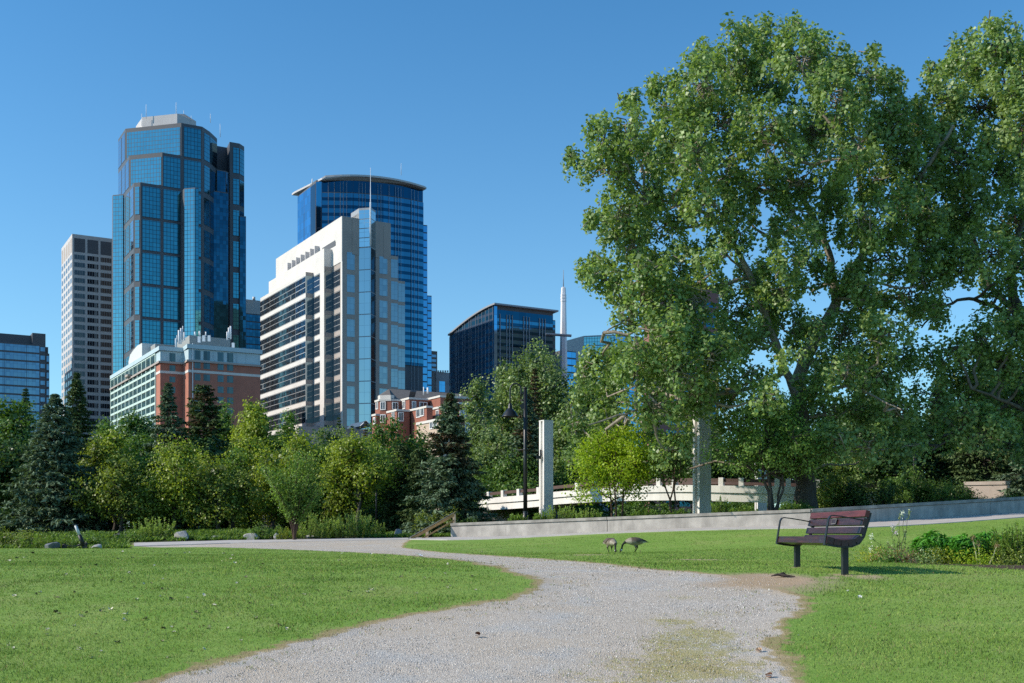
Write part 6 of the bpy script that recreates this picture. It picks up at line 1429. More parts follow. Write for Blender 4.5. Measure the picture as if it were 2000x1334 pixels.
# ---- bridge
BR = [(935, 77.5, 997, 977), (945, 76, 996.5, 974), (1000, 73.3, 994, 969), (1055, 71, 989.5, 965), (1085, 69.8, 985, 960.5), (1175, 66.5, 979.5, 953.5), (1260, 64.2, 977.5, 949), (1340, 62.4, 977, 947), (1420, 61.2, 979.5, 948.5), (1550, 60.2, 983, 950.5), (1640, 60, 987, 955), (1720, 60.5, 991, 960)]
def bridge():
    A = [(*W(px, d), Z(yb, d), Z(yt, d)) for px, d, yb, yt in BR]; A = np.array(A)
    k = 60; ti = np.linspace(0, len(A)-1, k); Q = np.stack([np.interp(ti, np.arange(len(A)), A[:, j]) for j in range(4)], -1)
    for _ in range(4): Q[1:-1] = (Q[:-2]+2*Q[1:-1]+Q[2:])/4
    root = thing('footbridge', 'white concrete footbridge curving behind the lime green tree', 'bridge', (Q[k//2][0], Q[k//2][1], T1(Q[k//2][0], Q[k//2][1]))); loc = root.location
    tg = nrm(np.gradient(Q[:, :2], axis=0)); nn = np.stack([tg[:, 1], -tg[:, 0]], -1)
    def sweep(name, o0, o1, zf, mat):
        mb = MB(); R = []
        for q, n_ in zip(Q, nn):
            a = q[:2]+n_*o0; c = q[:2]-n_*o1; z0, z1 = zf(q); R.append([(a[0], a[1], z0), (c[0], c[1], z0), (c[0], c[1], z1), (a[0], a[1], z1)])
        for r0, r1 in zip(R[:-1], R[1:]):
            for i, j in ((0, 3), (3, 2), (2, 1), (1, 0)): mb.face([r0[i], r1[i], r1[j], r0[j]])
        mb.face([R[0][0], R[0][3], R[0][2], R[0][1]]); mb.face(R[-1]); return mb.build(name, mat, root, loc)
    h = lambda q: q[3]-q[2]
    sweep('beam', 0.0, 0.35, lambda q: (q[2], q[2]+h(q)*0.52), WHITE); sweep('parapet', 0.10, 0.30, lambda q: (q[2]+h(q)*0.52+0.025, q[3]), WHITE); sweep('joint', -0.03, 0.25, lambda q: (q[2]+h(q)*0.51, q[2]+h(q)*0.55), M_CAP)
    sweep('deck', -0.36, 2.8, lambda q: (q[2]+0.18, q[2]+0.42), M_CONC); sweep('far_parapet', -2.82, 3.1, lambda q: (q[2]+0.1, q[3]-0.05), WHITE)
    RUST = plain('brown_rail_paint', (0.105, 0.062, 0.050), 0.6, var=0.1)
    sweep('handrail', -0.03, 0.22, lambda q: (q[3]+0.20, q[3]+0.38), RUST); sweep('far_handrail', -2.85, 3.05, lambda q: (q[3]+0.15, q[3]+0.33), RUST)
    pxs = [955, 985, 1017, 1048, 1119, 1160, 1202, 1244, 1286, 1320, 1405, 1446, 1507, 1548, 1600]
    for px in pxs:
        i = np.argmin(np.abs(CX+F*Q[:, 0]/Q[:, 1]-px)); q = Q[i]; t = tg[i]; n_ = nn[i]; c = q[:2]-n_*0.09; mb = MB()
        mb.box3((c[0], c[1], q[3]+0.19), (*(t*0.13), 0), (*(n_*0.15), 0), (0, 0, 0.24)); mb.build('post', WHITE, root, loc, bevel=0.015)
    mb = MB(); q = Q[3]; mb.box3((q[0]+0.6, q[1]+1.2, q[2]-0.75), (1.5, 0.0, 0), (0, 1.3, 0), (0, 0, 0.74)); mb.build('abutment', M_WALL, root, loc)
    # open channel pylons rising beside the deck
    def pylon(label, px0, pxm, px1, d, top, bot):
        C = W(pxm, d); Lf = along(C, VV, px0); R = along(C, U, px1); z0, z1 = Z(bot, d)-0.4, Z(top, d); e = R-C; f = Lf-C
        r = thing('bridge_pylon', label, 'pylon', (C[0], C[1], z0), 0, 'white bridge pylons'); mb = MB()
        # channel: two flanges with a recessed web seen on the left side
        mb.prism([C, R, R+f*0.30, C+f*0.30], z0, z1); mb.prism([C+f*0.70, R+f*0.70, R+f, C+f], z0, z1); mb.prism([C+f*0.302+e*0.25, R+f*0.302-e*0.1, R+f*0.698-e*0.1, C+f*0.698+e*0.25], z0, z1-0.03)
        mb.build('shaft', WHITE, r, r.location); 
        m2 = MB(); m2.prism([C-e*0.02-f*0.02, R+e*0.02-f*0.02, R+e*0.02+f*1.02, C-e*0.02+f*1.02], z1+0.002, z1+0.06); m2.build('cap', WHITE, r, r.location)
        return r, C, e, f
    r, C, e, f = pylon('nearer left white pylon right of the tall lamp post', 1053, 1062.5, 1080.5, 66, 822, 1006)
    m2 = MB(); z = Z(893, 66); c = C-e*0.1+f*0.4; m2.box3((c[0]-0.15, c[1], z), (0.14, 0, 0), (0, 0.10, 0), (0, 0, 0.09)); m2.box3((c[0]-0.02, c[1], z+0.25), (0.05, 0, 0), (0, 0.05, 0), (0, 0, 0.2)); m2.build('floodlight', BLACKM, r, r.location)
    pylon('white pylon left of the multi-stemmed tree, its head lost in the cottonwood leaves', 1353, 1366, 1389, 57.5, 775, 1004)
    pylon('white pylon on the far side of the bridge, behind the stems of the multi-stemmed tree', 1474, 1480, 1498, 72, 905, 985)
bridge()
# ---- wooden handrail beside the steps
def handrail():
    d0 = 57.6; A = P3(887, 1001, d0); B = P3(797, 1051.5, 55.6); WD = plain('weathered_wood', (0.50, 0.41, 0.31), 0.85, var=0.2, scale=5); WO = plain('orange_brown_wood', (0.66, 0.37, 0.16), 0.7, var=0.15, scale=5)
    root = thing('handrail', 'sloping two-board wooden handrail at the left end of the long wall', 'handrail', G(887, d0)); loc = root.location; dv = nrm(B-A); side = np.array([0.0, 1, 0])
    for nm, off, mt, hw in (('top_board', 0.0, WD, 0.028), ('side_board', -0.125, WO, 0.070), ('lower_board', -0.40, WO, 0.045)):
        mb = MB(); t1 = 1.0 if off > -0.1 else (0.98 if off > -0.3 else 0.80); a = A+[0, 0, off]; c = A+(B-A)*t1+[0, 0, off]
        mid = (a+c)/2; mb.box3(mid, (c-a)/2, side*(0.08 if off == 0 else 0.02), np.array([0, 0, hw])); mb.build(nm, mt, root, loc, bevel=0.008)
    for t, w in ((0.0, 0.075), (0.60, 0.07)):
        p = A+(B-A)*t; zg = T1(p[0], p[1])-0.1; mb = MB(); mb.box3((p[0], p[1]+0.12, (zg+p[2]-0.06)/2), (w, 0, 0), (0, w, 0), (0, 0, (p[2]-0.06-zg)/2)); mb.build('post', WD, root, loc, bevel=0.01)
handrail()
# ---- lamps
def lamp(label, px, base_d, top_py, scale=None, flip=1, group=None, proto=None):
    g = G(px, base_d); H = Z(top_py, base_d)-g[2]; s = H/6.6
    if proto is not None:
        r = copy_tree(proto); r.location = g; r.scale = (s,)*3; r.rotation_euler.z = 0 if flip > 0 else PI
        r['label'] = label; return r
    r = thing('street_lamp', label, 'street lamp', g, 0, 'black gooseneck park lamps')
    mb = MB(); mb.lathe((0, 0, 0), [(0.15, -0.2), (0.15, 0.32), (0.12, 0.36), (0.115, 0.55)], 14); mb.build('base', BLACKM, r)
    mb = MB(); mb.tube([(0, 0, 0.55), (0, 0, 3.0), (0, 0, 6.35)], [0.10, 0.092, 0.082], 14); mb.lathe((0, 0, 6.35), [(0.082, 0), (0.10, 0.01), (0.10, 0.06), (0.0, 0.09)], 14); mb.build('pole', BLACKM, r)
    mb = MB(); path = [(-0.20, 0, 5.75), (-0.20, 0, 6.2)]+[(-0.46+0.26*math.cos(a), 0, 6.3+0.30*math.sin(a)) for a in np.linspace(0.0, PI, 11)]+[(-0.72, 0, 5.85), (-0.72, 0, 5.62)]; mb.tube(path, 0.035, 8)
    mb.tube([(-0.22, 0, 5.80), (0, 0, 5.80)], 0.04, 8); mb.tube([(-0.22, 0, 6.12), (0, 0, 6.12)], 0.03, 8); mb.build('arm', BLACKM, r)
    mb = MB(); mb.lathe((-0.72, 0, 5.02), [(0.02, 0.66), (0.05, 0.64), (0.07, 0.60), (0.09, 0.52), (0.10, 0.42), (0.12, 0.38), (0.20, 0.31), (0.29, 0.20), (0.34, 0.10), (0.40, 0.03), (0.41, 0.0), (0.385, 0.0), (0.33, 0.09), (0.27, 0.19), (0.1, 0.3)], 22)
    sh = mb.build('lamp_shade', BLACKM, r)
    mb = MB(); mb.lathe((-0.72, 0, 5.02), [(0.0, 0.06), (0.14, 0.07), (0.20, 0.11), (0.18, 0.24)], 14); mb.build('lens', plain('lamp_lens', (0.55, 0.56, 0.55), 0.25), sh)
    mb = MB(); mb.box3((-0.13, 0, 5.52), (0.09, 0, 0.06), (0, 0.07, 0), (-0.06, 0, 0.10)); mb.build('bracket', BLACKM, r)
    mb = MB(); mb.tube([(-0.30, 0, 3.45), (0.42, 0, 3.50)], 0.014, 6); mb.lathe((0, 0, 3.42), [(0.10, 0), (0.105, 0.02), (0.105, 0.09), (0.09, 0.11)], 12); mb.build('banner_arm', BLACKM, r)
    r.scale = (s,)*3; return r
lp = lamp('tall black gooseneck lamp post standing against the pale poplars, left of the white pylon', 1026, 56.5, 749)
lamp('shaded lamp post right of the great trunk, half hidden by leaves', 1786, 61, 800, proto=lp)
lamp('small lamp deep in the trees between the broad spruce and the olive maple', 188, 72, 915, proto=lp)
lamp('small lamp in front of the rounded yellow-olive maple', 389, 70, 913, proto=lp)
lamp('small lamp among the bright yellow-green maple leaves', 735, 70.5, 920, proto=lp)
# ---- bench
def bench():
    a = math.atan2(-0.996, 0.086); ex = np.array([0.086, -0.996]); ey = np.array([0.996, 0.086])
    right_leg = W(1650, 14.4); Lg = 0.90; c = right_leg-ex*Lg; z = T1(c[0], c[1])
    r = thing('park_bench', 'dark red-brown slatted bench on two black posts beside the gravel', 'bench', (c[0], c[1], z), a)
    q = N('bench_wood'); P = q.n('ShaderNodeTexCoord').outputs['Object']; f = q.noise(5, 6, q.scalev(P, (0.6, 6, 6)), 0.7); f2 = q.noise(2.2, 5, P)
    c1 = q.ramp(f, [(0.3, (0.020, 0.008, 0.010)), (0.55, (0.044, 0.015, 0.017)), (0.75, (0.100, 0.028, 0.022))])
    c1 = q.mix(q.ramp(f2, [(0.50, (0, 0, 0)), (0.66, (0.8, 0.8, 0.8))]), c1, (0.028, 0.021, 0.036)); c1 = q.mix(q.ramp(q.noise(17, 3, P), [(0.70, (0, 0, 0)), (0.76, (0.7, 0.7, 0.7))]), c1, (0.22, 0.17, 0.16))
    q.base(c1); q.set(Roughness=0.38); q.b.inputs['Specular IOR Level'].default_value = 0.55; q.bump(f, 0.3, 0.004)
    q2 = N('bench_wood_sunlit'); P2 = q2.n('ShaderNodeTexCoord').outputs['Object']; f3 = q2.noise(5, 6, q2.scalev(P2, (0.6, 6, 6)), 0.7)
    q2.base(q2.ramp(f3, [(0.3, (0.060, 0.016, 0.016)), (0.6, (0.125, 0.026, 0.024)), (0.8, (0.21, 0.065, 0.04))])); q2.set(Roughness=0.42)  # redder, lighter wood colour paints sunlight on the top slat
    BM = plain('bench_metal', (0.016, 0.018, 0.023), 0.42, var=0.15, scale=8, spec=0.5)
    L = 1.0
    def slat(nm, y, z0, ang, w, t, mat=None):
        mb = MB(); ca, sa = math.cos(ang), math.sin(ang); mb.box3((0, y, z0), (L, 0, 0), (0, ca*w/2, sa*w/2), (0, -sa*t/2, ca*t/2)); return mb.build(nm, mat or q.m, r, bevel=0.008)
    R = math.radians
    slat('seat_slat', -0.225, 0.405, R(-12), 0.092, 0.085); slat('seat_slat', -0.130, 0.383, R(-10), 0.090, 0.075); slat('seat_slat', -0.036, 0.372, R(-2), 0.090, 0.075)
    slat('seat_slat', 0.057, 0.380, R(10), 0.090, 0.075); slat('seat_slat', 0.143, 0.420, R(38), 0.092, 0.070)
    slat('back_slat', 0.196, 0.530, R(73), 0.084, 0.055); slat('back_slat', 0.228, 0.640, R(74), 0.090, 0.055); slat('back_slat', 0.256, 0.742, R(75), 0.082, 0.055, q2.m)
    for s in (-1, 1):
        mb = MB(); x = s*Lg; mb.box3((x, 0.0, 0.155), (0.036, 0, 0), (0, 0.036, 0), (0, 0, 0.195)); mb.build('leg', BM, r, bevel=0.006)
        # curved bearer under the slats and up the back
        prof = [(-0.26, 0.352), (-0.14, 0.332), (-0.03, 0.322), (0.06, 0.330), (0.150, 0.368), (0.212, 0.45), (0.246, 0.56), (0.280, 0.67), (0.303, 0.75)]; mb = MB(); xb = s*(L-0.035)
        for (y0, z0), (y1, z1) in zip(prof[:-1], prof[1:]):
            d = np.array([0, y1-y0, z1-z0]); l = np.linalg.norm(d); d = d/l; n_ = np.array([0, -d[2], d[1]]); c_ = np.array([xb, (y0+y1)/2, (z0+z1)/2]); mb.box3(c_, (0.03, 0, 0), d*(l/2+0.004), n_*0.012)
        mb.build('bearer', BM, r)
        # flat-bar arm rest
        xa = s*(L-0.06) if s < 0 else L-0.045
        pts = [(-0.288, 0.352), (-0.272, 0.45), (-0.250, 0.58), (-0.234, 0.675), (-0.212, 0.712), (-0.176, 0.722), (-0.06, 0.708), (0.09, 0.684), (0.245, 0.655)]; mb = MB()
        for i, ((y0, z0), (y1, z1)) in enumerate(zip(pts[:-1], pts[1:])):
            d = np.array([0, y1-y0, z1-z0]); l = np.linalg.norm(d); d = d/l; n_ = np.array([0, -d[2], d[1]]); mb.box3(np.array([xa, (y0+y1)/2, (z0+z1)/2]), (0.028, 0, 0), d*(l/2+0.003), n_*0.006)
        mb.build('armrest', BM, r)
    mb = MB(); mb.box3((0.05, 0.186, 0.655), (0.075, 0, 0), (0, math.cos(R(74))*0.034, math.sin(R(74))*0.034), (0, -0.004, 0.0015)); pl = mb.build('plaque', plain('plaque_bronze', (0.09, 0.055, 0.06), 0.35, metal=0.6), r)
    mb = MB(); u = np.array([0, math.cos(R(74)), math.sin(R(74))])
    for dx, du, hx, hu in ((0, 0.034, 0.078, 0.004), (0, -0.034, 0.078, 0.004), (0.077, 0, 0.004, 0.034), (-0.077, 0, 0.004, 0.034)): mb.box3(np.array([0.05+dx, 0.181, 0.6565])+u*du, (hx, 0, 0), u*hu, (0, -0.004, 0.001))
    mb.build('frame', plain('plaque_rim', (0.20, 0.18, 0.17), 0.5), pl)
bench()
# ---- geese
def goose_mat():
    q = N('goose_feathers'); col = q.n('ShaderNodeVertexColor', layer_name='col').outputs[0]; P = q.n('ShaderNodeTexCoord').outputs['Object']
    f = q.noise(45, 4, q.scalev(P, (1, 1.6, 1.6)), 0.6); q.base(q.mix(q.ramp(f, [(0.35, (0.55, 0.55, 0.55)), (0.65, (0, 0, 0))]), col, q.mix(1.0, col, (0.55, 0.52, 0.5), 'MULTIPLY'))); q.set(Roughness=0.8); q.bump(f, 0.4, 0.01); return q.m
GM = goose_mat()
def goose(label, loc, yaw, spine, wing_up=0.0, legs=((0.03, 0.055, 0.0), (-0.05, -0.055, 0.05))):
    r = thing('goose', label, 'goose', loc, yaw, 'geese grazing on the lawn')
    # rings from tail to bill: x, z, half width, half height, colour zone; +x is forward
    sp = np.array([s[:4] for s in spine]); zn = [s[4] for s in spine]; yy = np.array([s[5] if len(s) > 5 else 0.0 for s in spine])
    k = 4*(len(sp)-1)+1; ti = np.linspace(0, len(sp)-1, k)
    def cr(v):
        out = []
        for t in ti:
            i = min(int(t), len(v)-2); u = t-i; p0, p1, p2, p3 = v[max(i-1, 0)], v[i], v[i+1], v[min(i+2, len(v)-1)]
            out.append(0.5*(2*p1+(p2-p0)*u+(2*p0-5*p1+4*p2-p3)*u*u+(3*p1-p0-3*p2+p3)*u**3))
        return np.array(out)
    X, Zc, RW, RH, Y = [cr(v) for v in (sp[:, 0], sp[:, 1], sp[:, 2], sp[:, 3], yy)]; RW = np.maximum(RW, 0.004); RH = np.maximum(RH, 0.004)
    zone = [zn[int(min(t+0.5, len(zn)-1))] for t in ti]; n = 20; V, C = [], []
    C3 = np.stack([X, Y, Zc], -1); tg = nrm(np.gradient(C3, axis=0))
    for i in range(k):
        t = tg[i]; side = nrm(np.cross(np.array([0, 0, 1.0]), t)) if abs(t[2]) < 0.97 else np.array([0, 1.0, 0])
        if side[1] < 0: side = -side
        upv = np.cross(t, side)
        for j in range(n):
            a = 2*PI*j/n; V.append(C3[i]+side*RW[i]*math.cos(a)+upv*RH[i]*math.sin(a)); s = math.sin(a)*(1 if upv[2] >= 0 or True else -1)
            top = (V[-1]-C3[i])[2]/(RH[i]+1e-6)
            z_ = zone[i]
            if z_ == 'tail': c = (0.012, 0.011, 0.011) if top > -0.35 else (0.62, 0.59, 0.54)
            elif z_ == 'rump': c = (0.10, 0.078, 0.06) if top > -0.2 else (0.66, 0.62, 0.56)
            elif z_ == 'body': c = (0.135, 0.100, 0.074) if top > 0.15 else ((0.26, 0.21, 0.165) if top > -0.6 else (0.40, 0.35, 0.29))
            elif z_ == 'breast': c = (0.32, 0.26, 0.205) if top > 0.5 else (0.50, 0.43, 0.35)
            elif z_ == 'cheek': c = (0.78, 0.76, 0.72) if abs(math.cos(a)) > 0.25 and s < 0.55 else (0.012, 0.011, 0.012)
            else: c = (0.012, 0.011, 0.012)
            C.append(c)
    Fq = [(i*n+j, i*n+(j+1) % n, (i+1)*n+(j+1) % n, (i+1)*n+j) for i in range(k-1) for j in range(n)]
    Fc = [tuple(range(n))[::-1], tuple((k-1)*n+j for j in range(n))]
    # legs and webbed feet grow out of the belly
    mb = MB()
    for lx, ly, st in legs:
        mb.tube([(lx-0.015, ly, 0.245), (lx-0.03, ly, 0.175), (lx+st*0.4-0.035, ly, 0.135), (lx+st, ly, 0.02)], [0.042, 0.026, 0.012, 0.010], 8)
        b = len(mb.v); fx = lx+st; mb.v += [(fx-0.025, ly, 0.012), (fx+0.085, ly-0.045, 0.004), (fx+0.10, ly, 0.006), (fx+0.085, ly+0.045, 0.004), (fx, ly, 0.026)]
        for f in ((0, 1, 4), (1, 2, 4), (2, 3, 4), (3, 0, 4), (0, 3, 2, 1)): mb.f.append(tuple(b+q for q in f)); mb.sm.append(False)
    nb = len(V); V += [np.array(p) for p in mb.v]; C += [(0.26, 0.21, 0.165) if p[2] > 0.2 else (0.016, 0.015, 0.014) for p in mb.v]; Fq += [tuple(nb+q for q in f) for f in mb.f]
    me = bpy.data.meshes.new('body'); me.from_pydata([tuple(map(float, v)) for v in V], [], Fq+Fc); ca = me.color_attributes.new('col', 'FLOAT_COLOR', 'POINT')
    ca.data.foreach_set('color', np.array([(*c, 1) for c in C], np.float32).ravel()); me.polygons.foreach_set('use_smooth', [True]*len(me.polygons)); me.materials.append(GM)
    o = bpy.data.objects.new('body', me); COL.objects.link(o); o.parent = r
    # folded wings: long leaf-shaped shells hugging the flanks, tips crossing over the tail
    for s in (-1, 1):
        rows = 13; cols = 9; V, C, Fw = [], [], []
        for i in range(rows):
            u = i/(rows-1); x = 0.145-0.50*u
            w = math.sin(min(1, u*2.4)*PI/2)*(1-0.80*max(0, u-0.30)/0.70)
            bi = np.interp(-x, -X[:k], RW[:k]) if False else None
            idx = np.argmin(np.abs(X[:k//2+4]-max(x, X[0]+0.04))); rw, rh, zc = max(RW[idx], 0.03), max(RH[idx], 0.03), Zc[idx]
            for j in range(cols):
                v = j/(cols-1); ang = math.radians(68-98*v*w-6*(1-w)) if True else 0
                V.append((x-0.05*v*(1-u), s*(rw*math.cos(ang)+0.013), zc+rh*math.sin(ang)*1.03+0.010+wing_up*u)); sh = 0.75+0.5*((i*7+j*3) % 5)/5
                dk = u > 0.72; C.append(tuple(q*sh for q in ((0.035, 0.028, 0.024) if dk else (0.115, 0.086, 0.064))))
        for i in range(rows-1):
            for j in range(cols-1): a_ = i*cols+j; f = (a_, a_+1, a_+cols+1, a_+cols); Fw.append(f if s > 0 else f[::-1])
        me = bpy.data.meshes.new('wing'); me.from_pydata([tuple(map(float, v)) for v in V], [], Fw); ca = me.color_attributes.new('col', 'FLOAT_COLOR', 'POINT'); ca.data.foreach_set('color', np.array([(*c, 1) for c in C], np.float32).ravel())
        me.polygons.foreach_set('use_smooth', [True]*len(me.polygons)); me.materials.append(GM); o = bpy.data.objects.new('wing', me); COL.objects.link(o); o.parent = r
        sm = o.modifiers.new('thickness', 'SOLIDIFY'); sm.thickness = 0.012; sm.offset = -1
    return r
SPINE_R = [(-0.45, 0.335, 0.012, 0.006, 'tail'), (-0.38, 0.355, 0.05, 0.022, 'tail'), (-0.28, 0.365, 0.085, 0.060, 'rump'), (-0.16, 0.370, 0.125, 0.105, 'body'), (-0.02, 0.370, 0.150, 0.135, 'body'), (0.11, 0.375, 0.142, 0.128, 'body'), (0.22, 0.375, 0.105, 0.100, 'breast'),
           (0.30, 0.360, 0.064, 0.064, 'breast'), (0.365, 0.325, 0.038, 0.040, 'neck'), (0.42, 0.265, 0.031, 0.032, 'neck'), (0.445, 0.195, 0.028, 0.029, 'neck'), (0.455, 0.135, 0.028, 0.031, 'neck'), (0.475, 0.092, 0.033, 0.040, 'cheek'), (0.497, 0.058, 0.030, 0.034, 'head'), (0.512, 0.030, 0.016, 0.017, 'head'), (0.520, 0.010, 0.010, 0.006, 'head')]
SPINE_L = [(-0.45, 0.30, 0.012, 0.006, 'tail'), (-0.38, 0.325, 0.05, 0.022, 'tail'), (-0.28, 0.345, 0.085, 0.060, 'rump'), (-0.16, 0.360, 0.125, 0.105, 'body'), (-0.02, 0.362, 0.152, 0.138, 'body'), (0.11, 0.355, 0.145, 0.130, 'body'), (0.21, 0.340, 0.110, 0.102, 'breast'),
           (0.29, 0.310, 0.064, 0.064, 'breast', -0.01), (0.335, 0.265, 0.038, 0.040, 'neck', -0.03), (0.36, 0.210, 0.031, 0.032, 'neck', -0.05), (0.375, 0.160, 0.029, 0.030, 'neck', -0.06), (0.385, 0.120, 0.029, 0.031, 'neck', -0.065), (0.40, 0.085, 0.033, 0.040, 'cheek', -0.07), (0.415, 0.052, 0.030, 0.034, 'head', -0.075), (0.428, 0.026, 0.016, 0.017, 'head', -0.08), (0.434, 0.008, 0.010, 0.006, 'head', -0.08)]
gR = hit(1240, 1078.5, 20, 50); gL = hit(1199, 1079, 20, 50)
gR = np.array([(1241-CX)/F*37.5, 37.5]); gL = np.array([(1192-CX)/F*37.6, 37.6])
goose('right-hand goose seen side on, neck bent down to the grass, tail to the right', (gR[0], gR[1], T1(*gR)), math.radians(186), SPINE_R)
goose('left-hand goose seen from the front, head down on the grass', (gL[0], gL[1], T1(*gL)), math.radians(-60), SPINE_L)
# ---- rocks
ROCK = [plain('pale_boulder', (0.42, 0.40, 0.38), 0.9, var=0.2, scale=4, bump=0.6, stain=0.3), plain('blue_grey_boulder', (0.17, 0.18, 0.21), 0.9, var=0.2, scale=4, bump=0.6, stain=0.3)]
def rock(label, px, d, w, h, mat, seed, sink=0.25):
    g = G(px, d); s = d/F; rr = np.random.default_rng(seed)
    import bmesh
    bm = bmesh.new(); bmesh.ops.create_icosphere(bm, subdivisions=3, radius=1.0)
    pl = nrm(rr.normal(size=(9, 3))); of = rr.uniform(0.42, 0.85, 9)
    for v in bm.verts:
        p = np.array(v.co)
        for n_, o_ in zip(pl, of):
            e = p@n_-o_
            if e > 0: p = p-n_*e*0.97
        p = p*(1+0.10*fbm(p[0]*2+seed, p[1]*2+p[2]*1.7, seed, 3)); v.co = Vector((p[0]*w*s/2, p[1]*w*s/2*0.7, p[2]*h*s*0.62))
    for f in bm.faces: f.smooth = False
    me = bpy.data.meshes.new('boulder'); bm.to_mesh(me); bm.free(); me.materials.append(mat); o = bpy.data.objects.new('boulder', me); COL.objects.link(o); o.location = (g[0], g[1], g[2]+h*s*0.30); o.rotation_euler = (0, 0, rr.uniform(0, 6))
    return tag(o, label, 'boulder', 'boulders along the edge of the shrubs')
rock('dark blue-grey boulder at the lawn edge left of the scooter', 103, 46.8, 44, 18, ROCK[1], 3)
rock('low pale boulder at the lawn edge right of the scooter', 192, 47.0, 36, 12, ROCK[0], 5)
rock('biggest pale boulder in front of the rounded maple', 355, 60.0, 46, 26, ROCK[0], 8)
rock('smooth whitish boulder left of the fresh green bush', 492, 59.2, 36, 15, ROCK[0], 12)
rock('small pale boulder right of the fresh green bush', 543, 59.2, 24, 17, ROCK[0], 14)
rock('tiny flat grey boulder between the two biggest pale boulders', 421, 60.5, 20, 8, ROCK[0], 16)
rock('rounded grey boulder left of the handrail foot', 777, 60, 28, 19, plain('grey_boulder', (0.26, 0.265, 0.275), 0.9, var=0.2, scale=4, bump=0.6), 21)
rock('long low rock under the willow shoots', 612, 59.6, 46, 9, ROCK[0], 24)
# ---- kick scooter leaning on the far side of the lawn crest
def scooter():
    d = 47.0; g = G(160, d); r = thing('kick_scooter', 'dark parked kick scooter with a pale steering column standing at the lawn edge', 'scooter', g, 0); s = d/F
    DK = plain('scooter_black', (0.014, 0.015, 0.018), 0.5); PL = plain('scooter_pale', (0.52, 0.55, 0.60), 0.45)
    top = np.array([-12.5*s, 0, 47*s]); bot = np.array([3.0*s, 0.05, 7*s]); mid = top+(bot-top)*0.46
    mb = MB(); mb.tube([top, mid], [0.055, 0.07], 10); mb.build('steering_column', PL, r)
    mb = MB(); mb.tube([mid, bot], [0.075, 0.085], 10); mb.build('lower_column', DK, r)
    mb = MB(); mb.tube([top+[0.0, -0.24, 0.03], top+[0, 0, 0.05], top+[0, 0.24, 0.03]], 0.018, 8); hb = mb.build('handlebar', DK, r)
    for sg in (-1, 1):
        m2 = MB(); m2.tube([top+[0, sg*0.15, 0.038], top+[0, sg*0.29, 0.026]], 0.026, 8); m2.build('grip', DK, hb)
    def wheel(x):
        m = MB(); base = len(m.v); nn, kk = 20, 8
        for i in range(nn):
            a = 2*PI*i/nn
            for j in range(kk): b_ = 2*PI*j/kk; rr_ = 0.095+0.025*math.cos(b_); m.v.append((x+rr_*math.cos(a), 0.025*math.sin(b_), 0.115+rr_*math.sin(a)))
        for i in range(nn):
            for j in range(kk): m.f.append((i*kk+j, i*kk+(j+1) % kk, ((i+1) % nn)*kk+(j+1) % kk, ((i+1) % nn)*kk+j)); m.uv.append([(0, 0)]*4); m.sm.append(True)
        m.tube([(x, -0.02, 0.115), (x, 0.02, 0.115)], 0.08, 12); return m
    wheel(bot[0]+0.05).build('wheel', DK, r); wheel(bot[0]-0.78).build('wheel', DK, r)
    mb = MB(); mb.box3((bot[0]-0.40, 0, 0.15), (0.32, 0, 0), (0, 0.08, 0), (0, 0, 0.02)); mb.build('deck', DK, r, bevel=0.01)
    mb = MB(); mb.tube([bot+[0, 0, 0.05], (bot[0]+0.12, 0, 0.26), (bot[0]+0.17, 0, 0.18)], [0.05, 0.045, 0.02], 8); mb.tube([mid+(bot-mid)*0.75, (bot[0]-0.25, 0, 0.17)], [0.04, 0.025], 8); mb.build('fork', DK, r)
scooter()
